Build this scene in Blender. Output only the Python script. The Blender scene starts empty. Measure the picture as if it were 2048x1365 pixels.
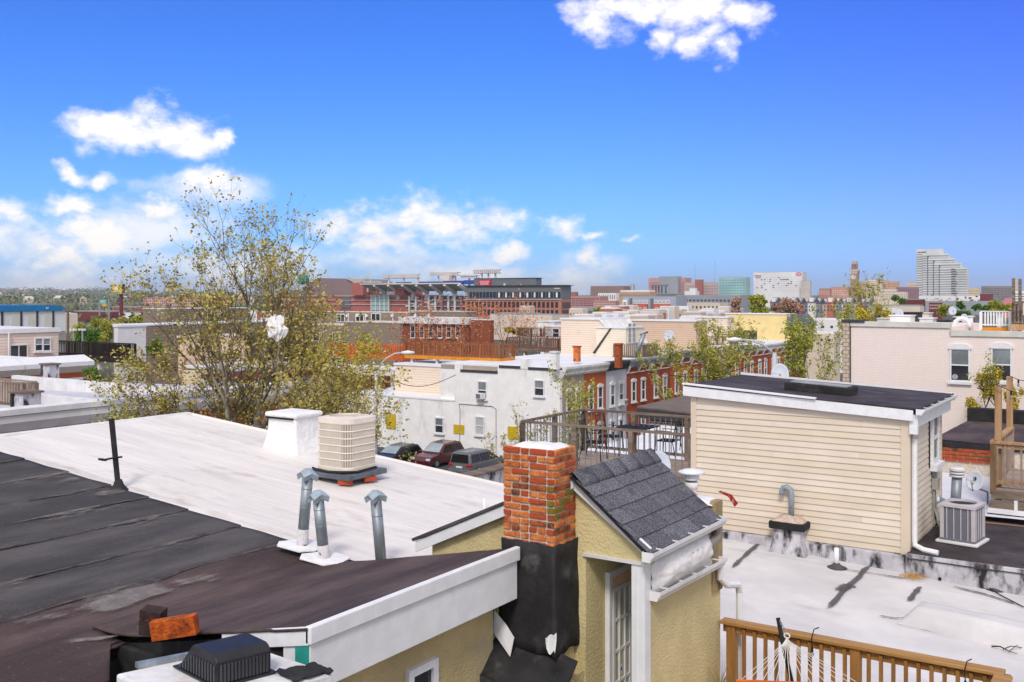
import bpy, bmesh, math, random
from mathutils import Vector, Matrix, noise as mnoise

sc = bpy.context.scene
R = math.radians
# ---------------------------------------------------------------- camera
# World axes follow the street grid: +X runs right and towards us, +Y runs away along the side streets.
CAMZ = 10.2
F = 2000.0                      # focal length in pixels of a 2048 px wide picture
YAW = math.atan(0.658)
S, C = math.sin(YAW), math.cos(YAW)
HY = 592.0                      # row of the horizon
GZ = -3.2                       # street level
cam_d = bpy.data.cameras.new('camera'); cam = bpy.data.objects.new('camera', cam_d)
sc.collection.objects.link(cam); sc.camera = cam
cam.location = (0, 0, CAMZ); cam.rotation_euler = (R(90), 0, YAW)
cam_d.sensor_width = 36.0; cam_d.lens = 36.0 * F / 2048.0
cam_d.shift_y = -(682.5 - HY) / 2048.0
cam_d.clip_start = 0.1; cam_d.clip_end = 30000

# ---------------------------------------------------------------- world: daylight sky with drifting cumulus
SUN_EL, SUN_ROT = R(45), R(156)   # sun_rotation measured from +Y clockwise
w = bpy.data.worlds.new('World'); sc.world = w; w.use_nodes = True
nt = w.node_tree; N = nt.nodes; L = nt.links
for n in list(N): N.remove(n)
def nd(tree, typ, **kw):
    n = tree.nodes.new(typ)
    for k, v in kw.items(): setattr(n, k, v)
    return n
def mth(tree, op, a, b=None, c=None, clamp=False):
    n = nd(tree, 'ShaderNodeMath', operation=op); n.use_clamp = clamp
    for i, x in enumerate((a, b, c)):
        if x is None: continue
        if isinstance(x, (int, float)): n.inputs[i].default_value = x
        else: tree.links.new(x, n.inputs[i])
    return n.outputs[0]
def mixc(tree, fac, a, b, blend='MIX'):
    n = nd(tree, 'ShaderNodeMix', data_type='RGBA', blend_type=blend)
    for sock, x in ((n.inputs[0], fac), (n.inputs[6], a), (n.inputs[7], b)):
        if isinstance(x, (int, float)): sock.default_value = x
        elif isinstance(x, (tuple, list)): sock.default_value = (*x[:3], 1)
        else: tree.links.new(x, sock)
    return n.outputs[2]
def ray(px, py):
    t = (px - 1024) / F
    return Vector((-S + C * t, C + S * t, (HY - py) / F))
def azel(px, py):
    d = ray(px, py).normalized()
    return math.atan2(d.x, d.y), math.asin(d.z)

sky = nd(nt, 'ShaderNodeTexSky', sky_type='NISHITA')
sky.sun_disc = False; sky.sun_elevation = SUN_EL; sky.sun_rotation = SUN_ROT
sky.air_density = 1.0; sky.dust_density = 0.2; sky.ozone_density = 4.0; sky.altitude = 50
tc = nd(nt, 'ShaderNodeTexCoord')
sep = nd(nt, 'ShaderNodeSeparateXYZ'); L.new(tc.outputs['Generated'], sep.inputs[0])
az = mth(nt, 'ARCTAN2', sep.outputs[0], sep.outputs[1]); el = mth(nt, 'ARCSINE', sep.outputs[2])
ns = nd(nt, 'ShaderNodeTexNoise'); ns.inputs['Scale'].default_value = 13; ns.inputs['Detail'].default_value = 10; ns.inputs['Roughness'].default_value = .62
flat = nd(nt, 'ShaderNodeVectorMath', operation='MULTIPLY'); L.new(tc.outputs['Generated'], flat.inputs[0]); flat.inputs[1].default_value = (1, 1, 1.7)
L.new(flat.outputs[0], ns.inputs['Vector'])
nb = nd(nt, 'ShaderNodeTexNoise'); nb.inputs['Scale'].default_value = 48; nb.inputs['Detail'].default_value = 8; nb.inputs['Roughness'].default_value = .66
L.new(flat.outputs[0], nb.inputs['Vector'])
nw = nd(nt, 'ShaderNodeTexNoise'); nw.inputs['Scale'].default_value = 24; nw.inputs['Detail'].default_value = 5; L.new(tc.outputs['Generated'], nw.inputs['Vector'])
sw = nd(nt, 'ShaderNodeSeparateColor'); L.new(nw.outputs['Color'], sw.inputs[0])
azw = mth(nt, 'ADD', az, mth(nt, 'MULTIPLY', mth(nt, 'SUBTRACT', sw.outputs[0], .5), .05)); elw = mth(nt, 'ADD', el, mth(nt, 'MULTIPLY', mth(nt, 'SUBTRACT', sw.outputs[1], .5), .05))
def cloud_field(blobs):
    best = None
    for (px, py, rx, ry) in blobs:
        a, e = azel(px, py); a2, _ = azel(px + rx, py); _, e2 = azel(px, py - ry)
        u = mth(nt, 'MULTIPLY', mth(nt, 'SUBTRACT', azw, a), 1 / abs(a2 - a))
        v = mth(nt, 'MULTIPLY', mth(nt, 'SUBTRACT', elw, e), 1 / abs(e2 - e))
        d = mth(nt, 'SUBTRACT', 1.0, mth(nt, 'SQRT', mth(nt, 'ADD', mth(nt, 'MULTIPLY', u, u), mth(nt, 'MULTIPLY', v, v))))
        d = mth(nt, 'MAXIMUM', d, -1.5)
        best = d if best is None else mth(nt, 'SMOOTH_MAX', best, d, 0.15)
    return best
crisp = [(70, 480, 130, 50), (20, 440, 90, 40), (190, 470, 110, 46), (110, 520, 160, 44), (300, 430, 90, 40), (255, 268, 140, 46), (340, 258, 100, 58), (385, 285, 66, 42), (175, 252, 60, 22), (455, 275, 26, 22), (132, 345, 44, 24), (200, 360, 42, 22), (150, 412, 62, 26), (400, 365, 105, 38),
         (745, 455, 80, 56), (830, 438, 120, 64), (905, 450, 110, 58), (985, 432, 85, 40), (660, 462, 90, 46), (770, 485, 170, 46), (1020, 492, 60, 30), (1130, 470, 52, 38), (1175, 520, 34, 36), (1190, 480, 40, 18), (1270, 488, 26, 12),
         (1200, 30, 80, 48), (1260, 5, 110, 40), (1390, 20, 90, 48), (1470, 45, 80, 50), (1440, 110, 42, 46), (1330, 70, 36, 34), (1400, 80, 60, 40),
         (-260, 300, 200, 60), (2500, 120, 220, 60), (3200, 380, 300, 50), (-1500, 250, 500, 90)]
soft = [(60, 490, 260, 85), (300, 455, 200, 75), (120, 560, 420, 60), (480, 540, 330, 60), (780, 520, 240, 48), (1160, 555, 140, 60), (900, 545, 260, 40), (400, 380, 170, 50), (-900, 500, 700, 90), (3000, 560, 900, 60)]
fc = cloud_field(crisp); fs = cloud_field(soft)
nsum = mth(nt, 'ADD', mth(nt, 'MULTIPLY', mth(nt, 'SUBTRACT', ns.outputs[0], .5), 2.2), mth(nt, 'MULTIPLY', mth(nt, 'SUBTRACT', nb.outputs[0], .5), 1.1))
def sstep(x, lo, hi):
    n = nd(nt, 'ShaderNodeMapRange', interpolation_type='SMOOTHSTEP'); L.new(x, n.inputs[0])
    n.inputs[1].default_value = lo; n.inputs[2].default_value = hi; return n.outputs[0]
mc = sstep(mth(nt, 'ADD', fc, nsum), -.08, .9)
ms = mth(nt, 'MULTIPLY', sstep(mth(nt, 'ADD', fs, mth(nt, 'MULTIPLY', nsum, .75)), -.1, 1.05), .8)
cov = mth(nt, 'MAXIMUM', mc, ms)
# the broken cloud cover carries on around and above, which is what softens the light
nl = nd(nt, 'ShaderNodeTexNoise'); nl.inputs['Scale'].default_value = 2.6; nl.inputs['Detail'].default_value = 7; nl.inputs['Roughness'].default_value = .55
L.new(tc.outputs['Generated'], nl.inputs['Vector'])
vd = nd(nt, 'ShaderNodeVectorMath', operation='DOT_PRODUCT'); L.new(tc.outputs['Generated'], vd.inputs[0]); vd.inputs[1].default_value = (-S * .985, C * .985, .17)
wide = mth(nt, 'MULTIPLY', sstep(nl.outputs[0], .32, .52), mth(nt, 'SUBTRACT', 1.0, sstep(vd.outputs['Value'], .60, .84)))
cov = mth(nt, 'MAXIMUM', cov, mth(nt, 'MULTIPLY', wide, .92))
hsv = nd(nt, 'ShaderNodeHueSaturation'); hsv.inputs['Hue'].default_value = .512; hsv.inputs['Saturation'].default_value = 1.22; hsv.inputs['Value'].default_value = 1.0
L.new(sky.outputs[0], hsv.inputs['Color'])
shade = sstep(mth(nt, 'ADD', mth(nt, 'MULTIPLY', mth(nt, 'SUBTRACT', nb.outputs[0], .5), .35), mth(nt, 'SUBTRACT', ns.outputs[0], .5)), -.22, .06)
SKYS = .15
CLOUD = [v / SKYS for v in (.90, .87, .84)]; CLSH = [v / SKYS for v in (.68, .71, .77)]
ccol = mixc(nt, shade, CLSH, CLOUD)
tintc = mixc(nt, sstep(az, azel(900, 592)[0], azel(2700, 592)[0]), (.28, .52, .90), (.30, .35, .86))
blue = mixc(nt, 1.0, hsv.outputs[0], tintc, 'MULTIPLY')
hor = mth(nt, 'POWER', 2.718, mth(nt, 'MULTIPLY', mth(nt, 'MAXIMUM', el, 0.0), -13.0))
blue = mixc(nt, mth(nt, 'MULTIPLY', hor, .72), blue, [v / SKYS for v in (.19, .385, .82)])
skyc = mixc(nt, cov, blue, ccol)
bg = nd(nt, 'ShaderNodeBackground'); bg.inputs[1].default_value = SKYS; L.new(skyc, bg.inputs[0])
wo = nd(nt, 'ShaderNodeOutputWorld'); L.new(bg.outputs[0], wo.inputs[0])

# ---------------------------------------------------------------- one soft sun, light veiled by thin cloud
sd = bpy.data.lights.new('sun', 'SUN'); sun = bpy.data.objects.new('sun', sd); sc.collection.objects.link(sun)
sd.energy = 1.8; sd.angle = R(12); sd.color = (1, .935, .84)
sdir = Vector((math.sin(SUN_ROT) * math.cos(SUN_EL), math.cos(SUN_ROT) * math.cos(SUN_EL), math.sin(SUN_EL)))
sun.rotation_euler = sdir.to_track_quat('Z', 'Y').to_euler(); sun.location = (0, -20, 60)
sc.view_settings.view_transform = 'Standard'; sc.view_settings.look = 'None'
sc.view_settings.exposure = 0.36; sc.view_settings.gamma = 1.0; sc.view_settings.use_curve_mapping = False
sc.cycles.max_bounces = 6; sc.cycles.diffuse_bounces = 3; sc.cycles.glossy_bounces = 2; sc.cycles.transmission_bounces = 2
w.cycles.sampling_method = 'MANUAL'; w.cycles.sample_map_resolution = 512
sc.cycles.volume_bounces = 0; sc.cycles.use_denoising = True

# ---------------------------------------------------------------- pixel-to-place helpers (used once, to survey the photograph)
CAM = Vector((0, 0, CAMZ))
def at(px, py, d): return CAM + ray(px, py) * d
def onX(px, py, X): r = ray(px, py); return CAM + r * (X / r.x)
def onY(px, py, Y): r = ray(px, py); return CAM + r * (Y / r.y)
def onZ(px, py, Z): r = ray(px, py); return CAM + r * ((Z - CAMZ) / r.z)
def XatY(px, Y): r = ray(px, HY); return r.x / r.y * Y
def YatX(px, X): r = ray(px, HY); return r.y / r.x * X
def zY(px, py, Y): return onY(px, py, Y).z
def zX(px, py, X): return onX(px, py, X).z

# ---------------------------------------------------------------- materials
def srgb(*c):
    return tuple(((x / 255) / 12.92 if x / 255 <= .04045 else ((x / 255 + .055) / 1.055) ** 2.4) for x in c)
MATS = {}
def mat(name, col, rough=.8, var=.18, scale=2.0, col2=None, lo=.35, hi=.7, bump=0, bscale=60, stretch=(1, 1, 1), spec=.3, metal=0, detail=5, col3=None, s3=1, lo3=.55, hi3=.75, st3=(1, 1, 1), bst=(1, 1, 1), coat=0, bdist=.02):
    if name in MATS: return MATS[name]
    m = bpy.data.materials.new(name); m.use_nodes = True; t = m.node_tree; b = t.nodes['Principled BSDF']
    b.inputs['Roughness'].default_value = rough; b.inputs['Specular IOR Level'].default_value = spec; b.inputs['Metallic'].default_value = metal
    if coat: b.inputs['Coat Weight'].default_value = coat
    g = nd(t, 'ShaderNodeNewGeometry')
    def pos(st):
        if st == (1, 1, 1): return g.outputs['Position']
        v = nd(t, 'ShaderNodeVectorMath', operation='MULTIPLY'); t.links.new(g.outputs['Position'], v.inputs[0]); v.inputs[1].default_value = st; return v.outputs[0]
    def noi(sc_, st, det=detail):
        n = nd(t, 'ShaderNodeTexNoise'); n.inputs['Scale'].default_value = sc_; n.inputs['Detail'].default_value = det; n.inputs['Roughness'].default_value = .6
        t.links.new(pos(st), n.inputs['Vector']); return n.outputs[0]
    def mr(x, a, b_):
        n = nd(t, 'ShaderNodeMapRange', interpolation_type='SMOOTHSTEP'); t.links.new(x, n.inputs[0]); n.inputs[1].default_value = a; n.inputs[2].default_value = b_; return n.outputs[0]
    c1 = tuple(max(0, x * (1 - var)) for x in col); c2 = col2 or tuple(min(1, x * (1 + var)) for x in col)
    out = mixc(t, mr(noi(scale, stretch), lo, hi), c1, c2)
    if col3: out = mixc(t, mr(noi(s3, st3), lo3, hi3), out, col3)
    t.links.new(out, b.inputs['Base Color'])
    if bump:
        bn = nd(t, 'ShaderNodeBump'); bn.inputs['Strength'].default_value = bump; bn.inputs['Distance'].default_value = bdist
        t.links.new(noi(bscale, bst, 4), bn.inputs['Height']); t.links.new(bn.outputs[0], b.inputs['Normal'])
    MATS[name] = m; return m
def patmat(name, kind, c1, c2, cm, bw=.21, bh=.075, mort=.012, rough=.85, dirt=None, dscale=1.2, bump=.5):
    """far walls: brick courses or lap siding too small to pick apart"""
    if name in MATS: return MATS[name]
    m = bpy.data.materials.new(name); m.use_nodes = True; t = m.node_tree; b = t.nodes['Principled BSDF']
    b.inputs['Roughness'].default_value = rough; b.inputs['Specular IOR Level'].default_value = .25
    g = nd(t, 'ShaderNodeNewGeometry'); sp = nd(t, 'ShaderNodeSeparateXYZ'); t.links.new(g.outputs['Position'], sp.inputs[0])
    along = mth(t, 'ADD', sp.outputs[0], sp.outputs[1])
    nz = nd(t, 'ShaderNodeTexNoise'); nz.inputs['Scale'].default_value = dscale; nz.inputs['Detail'].default_value = 6; t.links.new(g.outputs['Position'], nz.inputs['Vector'])
    if kind == 'brick':
        cb = nd(t, 'ShaderNodeCombineXYZ'); t.links.new(along, cb.inputs[0]); t.links.new(sp.outputs[2], cb.inputs[1])
        br = nd(t, 'ShaderNodeTexBrick'); t.links.new(cb.outputs[0], br.inputs['Vector']); br.inputs['Scale'].default_value = 1
        br.inputs['Brick Width'].default_value = bw; br.inputs['Row Height'].default_value = bh; br.inputs['Mortar Size'].default_value = mort
        br.inputs['Color1'].default_value = (*c1, 1); br.inputs['Color2'].default_value = (*c2, 1); br.inputs['Mortar'].default_value = (*cm, 1)
        col = br.outputs[0]; h = mth(t, 'SUBTRACT', 1.0, br.outputs[1])
    else:
        fr = mth(t, 'FRACT', mth(t, 'DIVIDE', sp.outputs[2], bh))
        edge = mth(t, 'GREATER_THAN', fr, 1 - mort)
        col = mixc(t, edge, mixc(t, nz.outputs[0], c1, c2), cm); h = mth(t, 'SUBTRACT', 1.0, fr)
    d = dirt or tuple(x * .75 for x in c1)
    f = nd(t, 'ShaderNodeMapRange', interpolation_type='SMOOTHSTEP'); t.links.new(nz.outputs[0], f.inputs[0]); f.inputs[1].default_value = .5; f.inputs[2].default_value = .8
    col = mixc(t, mth(t, 'MULTIPLY', f.outputs[0], .55), col, d)
    t.links.new(col, b.inputs['Base Color'])
    bn = nd(t, 'ShaderNodeBump'); bn.inputs['Strength'].default_value = bump; bn.inputs['Distance'].default_value = .015
    t.links.new(h, bn.inputs['Height']); t.links.new(bn.outputs[0], b.inputs['Normal'])
    MATS[name] = m; return m
def P(r, g, b, k=1.0): return tuple(min(.9, x * k) for x in srgb(r, g, b))
WHITE = mat('white_paint', (.74, .745, .76), .5, .05, 6)
WHITE2 = mat('weathered_white', (.70, .69, .69), .7, .12, 1.2, col3=(.42, .40, .38), s3=3, lo3=.6, hi3=.85)
GLASS = mat('window_glass', (.035, .04, .05), .08, .4, .8, spec=.6)
GLASSL = mat('window_glass_pale', (.22, .25, .27), .12, .3, .6, spec=.6)
BLIND = mat('window_blind', (.45, .47, .48), .4, .1, .6)
BLACKM = mat('black_metal', (.015, .015, .016), .65, .2, 8, spec=.2)
STEEL = mat('galvanised_steel', (.30, .34, .37), .5, .2, 9, metal=.55, stretch=(1, 1, .3), spec=.5)
TAR = mat('roof_tar', (.022, .021, .022), .8, .3, 4, col3=(.15, .145, .145), s3=2.2, lo3=.56, hi3=.85, bump=.4, bscale=18)

def fademat(name, col, scale=8, stretch=(1, 1, 1), rough=.9, amt=1.0, contrast=.22, **k):
    """scuffs, dust and smears whose edge dissolves: mesh attribute 'fade' times noise"""
    if name in MATS: return MATS[name]
    m = mat(name, col, rough, .2, scale, **k); t = m.node_tree; b = t.nodes['Principled BSDF']
    at_ = nd(t, 'ShaderNodeAttribute', attribute_name='fade'); g = nd(t, 'ShaderNodeNewGeometry'); v = nd(t, 'ShaderNodeVectorMath', operation='MULTIPLY'); t.links.new(g.outputs['Position'], v.inputs[0]); v.inputs[1].default_value = stretch
    n = nd(t, 'ShaderNodeTexNoise'); n.inputs['Scale'].default_value = scale; n.inputs['Detail'].default_value = 7; n.inputs['Roughness'].default_value = .65; t.links.new(v.outputs[0], n.inputs['Vector'])
    a = mth(t, 'ADD', at_.outputs['Fac'], mth(t, 'MULTIPLY', mth(t, 'SUBTRACT', n.outputs[0], .5), 1.7)); r = nd(t, 'ShaderNodeMapRange', interpolation_type='SMOOTHSTEP'); t.links.new(a, r.inputs[0]); r.inputs[1].default_value = .5 - contrast; r.inputs[2].default_value = .5 + contrast; r.inputs[4].default_value = amt
    t.links.new(r.outputs[0], b.inputs['Alpha']); return m
def setfade(o, vals):
    a = o.data.attributes.new('fade', 'FLOAT', 'POINT'); a.data.foreach_set('value', vals)
# ---------------------------------------------------------------- mesh helpers
ORG = {}                                       # object name -> world position of its local zero
def link(o): sc.collection.objects.link(o); return o
def orgof(p): return ORG.get(p.name, Vector((0, 0, 0))) if p else Vector((0, 0, 0))
class MB:
    def __init__(s): s.v = []; s.f = []
    def add(s, vs, fs):
        b = len(s.v); s.v += [tuple(x) for x in vs]; s.f += [tuple(b + i for i in f) for f in fs]; return s
    def box(s, x0, x1, y0, y1, z0, z1):
        x0, x1 = sorted((x0, x1)); y0, y1 = sorted((y0, y1)); z0, z1 = sorted((z0, z1))
        return s.add([(x0, y0, z0), (x1, y0, z0), (x1, y1, z0), (x0, y1, z0), (x0, y0, z1), (x1, y0, z1), (x1, y1, z1), (x0, y1, z1)],
                     [(0, 3, 2, 1), (4, 5, 6, 7), (0, 1, 5, 4), (1, 2, 6, 5), (2, 3, 7, 6), (3, 0, 4, 7)])
    def prism(s, pts, vec):
        n = len(pts); vec = Vector(vec); a = [Vector(p) for p in pts]; b = [p + vec for p in a]
        nrm = Vector((0, 0, 0))
        for i in range(n): nrm += a[i].cross(a[(i + 1) % n])
        if nrm.dot(vec) > 0: a.reverse(); b.reverse()
        return s.add(a + b, [tuple(range(n)), tuple(range(2 * n - 1, n - 1, -1))] + [(i, i + n, (i + 1) % n + n, (i + 1) % n) for i in range(n)])
    def tube(s, path, r, n=8, cap=True):
        path = [Vector(p) for p in path]; rs = r if isinstance(r, (list, tuple)) else [r] * len(path)
        base = len(s.v); ref = None
        for i, p in enumerate(path):
            d = (path[min(i + 1, len(path) - 1)] - path[max(i - 1, 0)]).normalized()
            if ref is None: ref = Vector((0, 0, 1)) if abs(d.z) < .9 else Vector((1, 0, 0))
            u = d.cross(ref);
            if u.length < 1e-4: u = d.cross(Vector((.3, 1, .2)))
            u.normalize(); vv = d.cross(u); ref = u.cross(d)
            for k in range(n):
                a = 2 * math.pi * k / n; s.v.append(tuple(p + (u * math.cos(a) + vv * math.sin(a)) * rs[i]))
        for i in range(len(path) - 1):
            for k in range(n):
                a = base + i * n + k; b = base + i * n + (k + 1) % n; s.f.append((a, b, b + n, a + n))
        if cap:
            s.f.append(tuple(base + n - 1 - k for k in range(n))); e = base + (len(path) - 1) * n; s.f.append(tuple(e + k for k in range(n)))
        return s
    def cyl(s, p0, p1, r0, r1=None, n=14): return s.tube([p0, p1], [r0, r0 if r1 is None else r1], n)
    def lathe(s, c, prof, n=20, axis=None):
        c = Vector(c); base = len(s.v)
        for (r, z) in prof:
            for k in range(n):
                a = 2 * math.pi * k / n; s.v.append((c.x + r * math.cos(a), c.y + r * math.sin(a), c.z + z))
        for i in range(len(prof) - 1):
            for k in range(n):
                a = base + i * n + k; b = base + i * n + (k + 1) % n; s.f.append((a, b, b + n, a + n))
        s.f.append(tuple(base + n - 1 - k for k in range(n))); e = base + (len(prof) - 1) * n; s.f.append(tuple(e + k for k in range(n)))
        return s
    def grid(s, fn, nu, nv, thick=None):
        base = len(s.v)
        for j in range(nv + 1):
            for i in range(nu + 1): s.v.append(tuple(fn(i / nu, j / nv)))
        for j in range(nv):
            for i in range(nu):
                a = base + j * (nu + 1) + i; s.f.append((a, a + 1, a + nu + 2, a + nu + 1))
        return s
    def mesh(s, name, org=(0, 0, 0), smooth=False):
        me = bpy.data.meshes.new(name); o = Vector(org)
        me.from_pydata([(x - o.x, y - o.y, z - o.z) for x, y, z in s.v], [], s.f); me.update()
        if smooth: me.polygons.foreach_set('use_smooth', [True] * len(me.polygons))
        return me
    def build(s, name, m, parent=None, smooth=False, bevel=0, solid=0, kind=None):
        og = orgof(parent); me = s.mesh(name, og, smooth); me.materials.append(m)
        o = link(bpy.data.objects.new(name, me)); ORG[o.name] = og
        if parent: o.parent = parent
        if solid: md = o.modifiers.new('s', 'SOLIDIFY'); md.thickness = solid; md.offset = -1
        if bevel: md = o.modifiers.new('b', 'BEVEL'); md.width = bevel; md.segments = 2; md.limit_method = 'ANGLE'
        if kind: o['kind'] = kind
        return o
def tag(o, label, cat, group=None):
    o['label'] = label; o['category'] = cat
    if group: o['group'] = group
    return o
def thing(name, label, cat, loc, group=None):
    o = link(bpy.data.objects.new(name, None)); o.location = loc; o.empty_display_size = .2; ORG[o.name] = Vector(loc); return tag(o, label, cat, group)
def struct(name, mb, m, **k): o = mb.build(name, m, **k); o['kind'] = 'structure'; return o
def inst(name, me, loc, parent=None, rot=(0, 0, 0), scale=(1, 1, 1), m=None):
    o = link(bpy.data.objects.new(name, me)); o.location = Vector(loc) - orgof(parent); o.rotation_euler = rot; o.scale = scale
    if parent: o.parent = parent
    if m and not me.materials: me.materials.append(m)
    return o
def child(name, me, parent):                   # a sub-part that shares its parent's local axes
    o = link(bpy.data.objects.new(name, me)); o.parent = parent; return o
MC = {}
def cached(key, fn, m):
    if key not in MC:
        me = fn().mesh('_'.join(str(k) for k in key[:1])); me.materials.append(m); MC[key] = me
    return MC[key]
def text_mesh(txt, size, m, depth=.01):
    cu = bpy.data.curves.new('lettering', 'FONT'); cu.body = txt; cu.size = size; cu.extrude = depth; cu.align_x = 'CENTER'; cu.align_y = 'CENTER'
    o = bpy.data.objects.new('lettering_tmp', cu); link(o); dg = bpy.context.evaluated_depsgraph_get()
    me = bpy.data.meshes.new_from_object(o.evaluated_get(dg)); bpy.data.objects.remove(o); me.materials.clear(); me.materials.append(m); return me
def shear(fr): return fr - math.floor(fr)
def rn(a, b): return random.uniform(a, b)

# ---------------------------------------------------------------- windows (local: x along the wall, z up, facing -y)
def window(parent, face, c, a, z, wd, h, frame=None, glass=None, style='dh', sill=True, sillm=None, lower=None, arch=False, proud=.05, name='window', bar=.07):
    frame = frame or WHITE; glass = glass or GLASS
    def fr():
        m = MB(); t = bar
        m.box(-wd / 2, -wd / 2 + t, -proud, .03, 0, h).box(wd / 2 - t, wd / 2, -proud, .03, 0, h)
        m.box(-wd / 2 + t, wd / 2 - t, -proud, .03, 0, t).box(-wd / 2 + t, wd / 2 - t, -proud, .03, h - t, h)
        if style in ('dh', 'dh2'): m.box(-wd / 2 + t, wd / 2 - t, -proud * .8, .03, h * .5 - t * .4, h * .5 + t * .4)
        if style in ('slider', 'dh2'): m.box(-t * .4, t * .4, -proud * .8, .03, t, h - t)
        if style == 'grid':
            for k in (1, 2): m.box(-wd / 2 + wd * k / 3 - .02, -wd / 2 + wd * k / 3 + .02, -proud * .8, .03, t, h - t)
            for k in (1, 2, 3): m.box(-wd / 2 + t, wd / 2 - t, -proud * .7, .03, h * k / 4 - .02, h * k / 4 + .02)
        return m
    me = cached(('window', round(wd, 2), round(h, 2), style, frame.name, proud, bar), fr, frame)
    loc, rz = ((a, c, z), 0) if face == 'Y' else ((c, a, z), math.pi / 2)
    o = inst(name, me, loc, parent, (0, 0, rz))
    if style in ('dh', 'dh2') and lower:
        child('pane', cached(('pane', wd, h, 1, glass.name, proud), lambda: MB().box(-wd / 2 + .03, wd / 2 - .03, -proud * .35, .02, h * .5, h - .03), glass), o)
        child('pane', cached(('pane', wd, h, 0, lower.name, proud), lambda: MB().box(-wd / 2 + .03, wd / 2 - .03, -proud * .35, .02, .03, h * .5), lower), o)
    else:
        child('pane', cached(('pane', wd, h, 2, glass.name, proud), lambda: MB().box(-wd / 2 + .03, wd / 2 - .03, -proud * .35, .02, .03, h - .03), glass), o)
    if sill:
        child('sill', cached(('sill', round(wd, 2), (sillm or frame).name, proud), lambda: MB().box(-wd / 2 - .08, wd / 2 + .08, -proud - .08, .02, -.12, -.005), sillm or frame), o)
    if arch:
        def ar():
            m = MB(); n = 8; pts = [(-wd / 2 - .06, -proud - .03, h - .04)] + [(-(wd / 2 + .06) * math.cos(math.pi * k / n), -proud - .03, h + .02 + .22 * math.sin(math.pi * k / n)) for k in range(n + 1)] + [(wd / 2 + .06, -proud - .03, h - .04)]
            return m.prism(pts, (0, proud + .05, 0))
        child('lintel', cached(('lintel', round(wd, 2), h, (sillm or frame).name, proud), ar, sillm or frame), o)
    return o
def railing(root, p0, p1, z, h, mp, mb_, post=1.8, bal=.13, ps=.1, bs=.035, rail=.05, balname='baluster', round_bal=False, skip_end=False, flat_cap=False, toprail=None):
    p0 = Vector((*p0, z)); p1 = Vector((*p1, z)); d = p1 - p0; Ln = d.length; d.normalize(); ang = math.atan2(d.y, d.x)
    tr = toprail or mp
    def hb(hw, z0, z1, mm, nm):
        me = MB().box(0, Ln, -hw, hw, z0, z1).mesh(nm); me.materials.append(mm); return inst(nm, me, p0, root, (0, 0, ang))
    hb(.07 if flat_cap else .045, h, h + rail, tr, 'top_rail')
    hb(.02, h - .1, h - .005, mp, 'upper_rail') if flat_cap else None
    hb(.02, .08, .15, mp, 'bottom_rail')
    n = max(1, round(Ln / post)); pm = cached(('post', ps, h, mp.name), lambda: MB().box(-ps / 2, ps / 2, -ps / 2, ps / 2, -.15, h - .002), mp)
    for k in range(n + (0 if skip_end else 1)): inst('post', pm, p0 + d * (Ln * k / n), root, (0, 0, ang))
    nb_ = int(Ln / bal)
    if round_bal: bm = cached(('bal_r', bs, h, mb_.name), lambda: MB().cyl((0, 0, .1), (0, 0, h - .003), bs / 2, n=6), mb_)
    else: bm = cached(('bal', bs, h, mb_.name), lambda: MB().box(-bs / 2, bs / 2, -bs / 2 - .022, bs / 2 - .022, .05, h - .02), mb_)
    for k in range(nb_):
        q = (k + .5) / nb_ * Ln
        if min(abs(q - Ln * j / n) for j in range(n + 1)) < ps * .6: continue
        inst(balname, bm, p0 + d * q, root, (0, 0, ang))
# ================================================================ SETTING
random.seed(7)
GROUND = mat('ground', (.09, .09, .08), .95, .25, .05, col2=(.11, .13, .06), col3=(.16, .15, .14), s3=.02)
struct('ground', MB().box(-9000, 6500, -400, 9000, GZ - 1, GZ), GROUND)
ASPH = mat('asphalt', (.06, .06, .063), .9, .2, .6, bump=.2, bscale=20)
struct('road', MB().box(-27.6, -19.6, -40, 140, GZ, GZ + .004), ASPH)
struct('parking_lot', MB().box(-75, -38.5, 45, 67.9, GZ, GZ + .004), ASPH)
CONC = mat('concrete', (.34, .33, .31), .9, .15, .8, bump=.2, bscale=30)
struct('pavement', MB().box(-19.6, -16.3, -40, 140, GZ, GZ + .13), CONC)
struct('pavement', MB().box(-30.4, -27.6, -40, 140, GZ, GZ + .13), CONC)

# ================================================================ NEIGHBOUR HOUSE WITH THE WHITE ROOF
STUCCO = mat('tan_stucco', P(208, 192, 144), .95, .12, 1.1, col3=P(164, 146, 88), s3=.9, lo3=.5, hi3=.8, st3=(1, 1, .35), bump=.6, bscale=34, bdist=.03, detail=8)
STUCCO2 = mat('grey_tan_stucco', P(196, 176, 130), .95, .12, 1.3, col3=P(176, 164, 146), s3=1.1, lo3=.5, hi3=.8, bump=.8, bscale=38, bdist=.03)
MEMB = mat('white_roof_coating', (.72, .68, .645), .6, .05, .7, col2=(.76, .72, .685), stretch=(.35, 2.2, 1), col3=(.55, .495, .45), s3=.8, lo3=.52, hi3=.95, st3=(.35, 3.0, 1), bump=.35, bscale=2.2, bst=(.6, 3.5, 1), bdist=.05)
def zr(x): return 7.89 - .0855 * (x + 16)
YB, YE = 8.5, 12.93
h1 = thing('rowhouse', 'rowhouse with a broad white coated flat roof carrying a cream condenser', 'house', (-10, 10.7, GZ))
def wroof(u, v):
    x = -16.1 + u * 9.3; y = YB + v * (YE - YB)
    return (x, y, zr(x) + .018 * mnoise.noise((x * .7, y * 2.2, 1)) + .006 * mnoise.noise((x * 2, y * 6, 4)) - .05 * max(0, (v - .97) / .03))
m = MB().grid(wroof, 110, 60)
m.build('roof_membrane', MEMB, h1, smooth=True)
BRICKW = patmat('red_brick_wall', 'brick', P(150, 66, 44), P(124, 52, 38), P(170, 150, 135))
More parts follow.
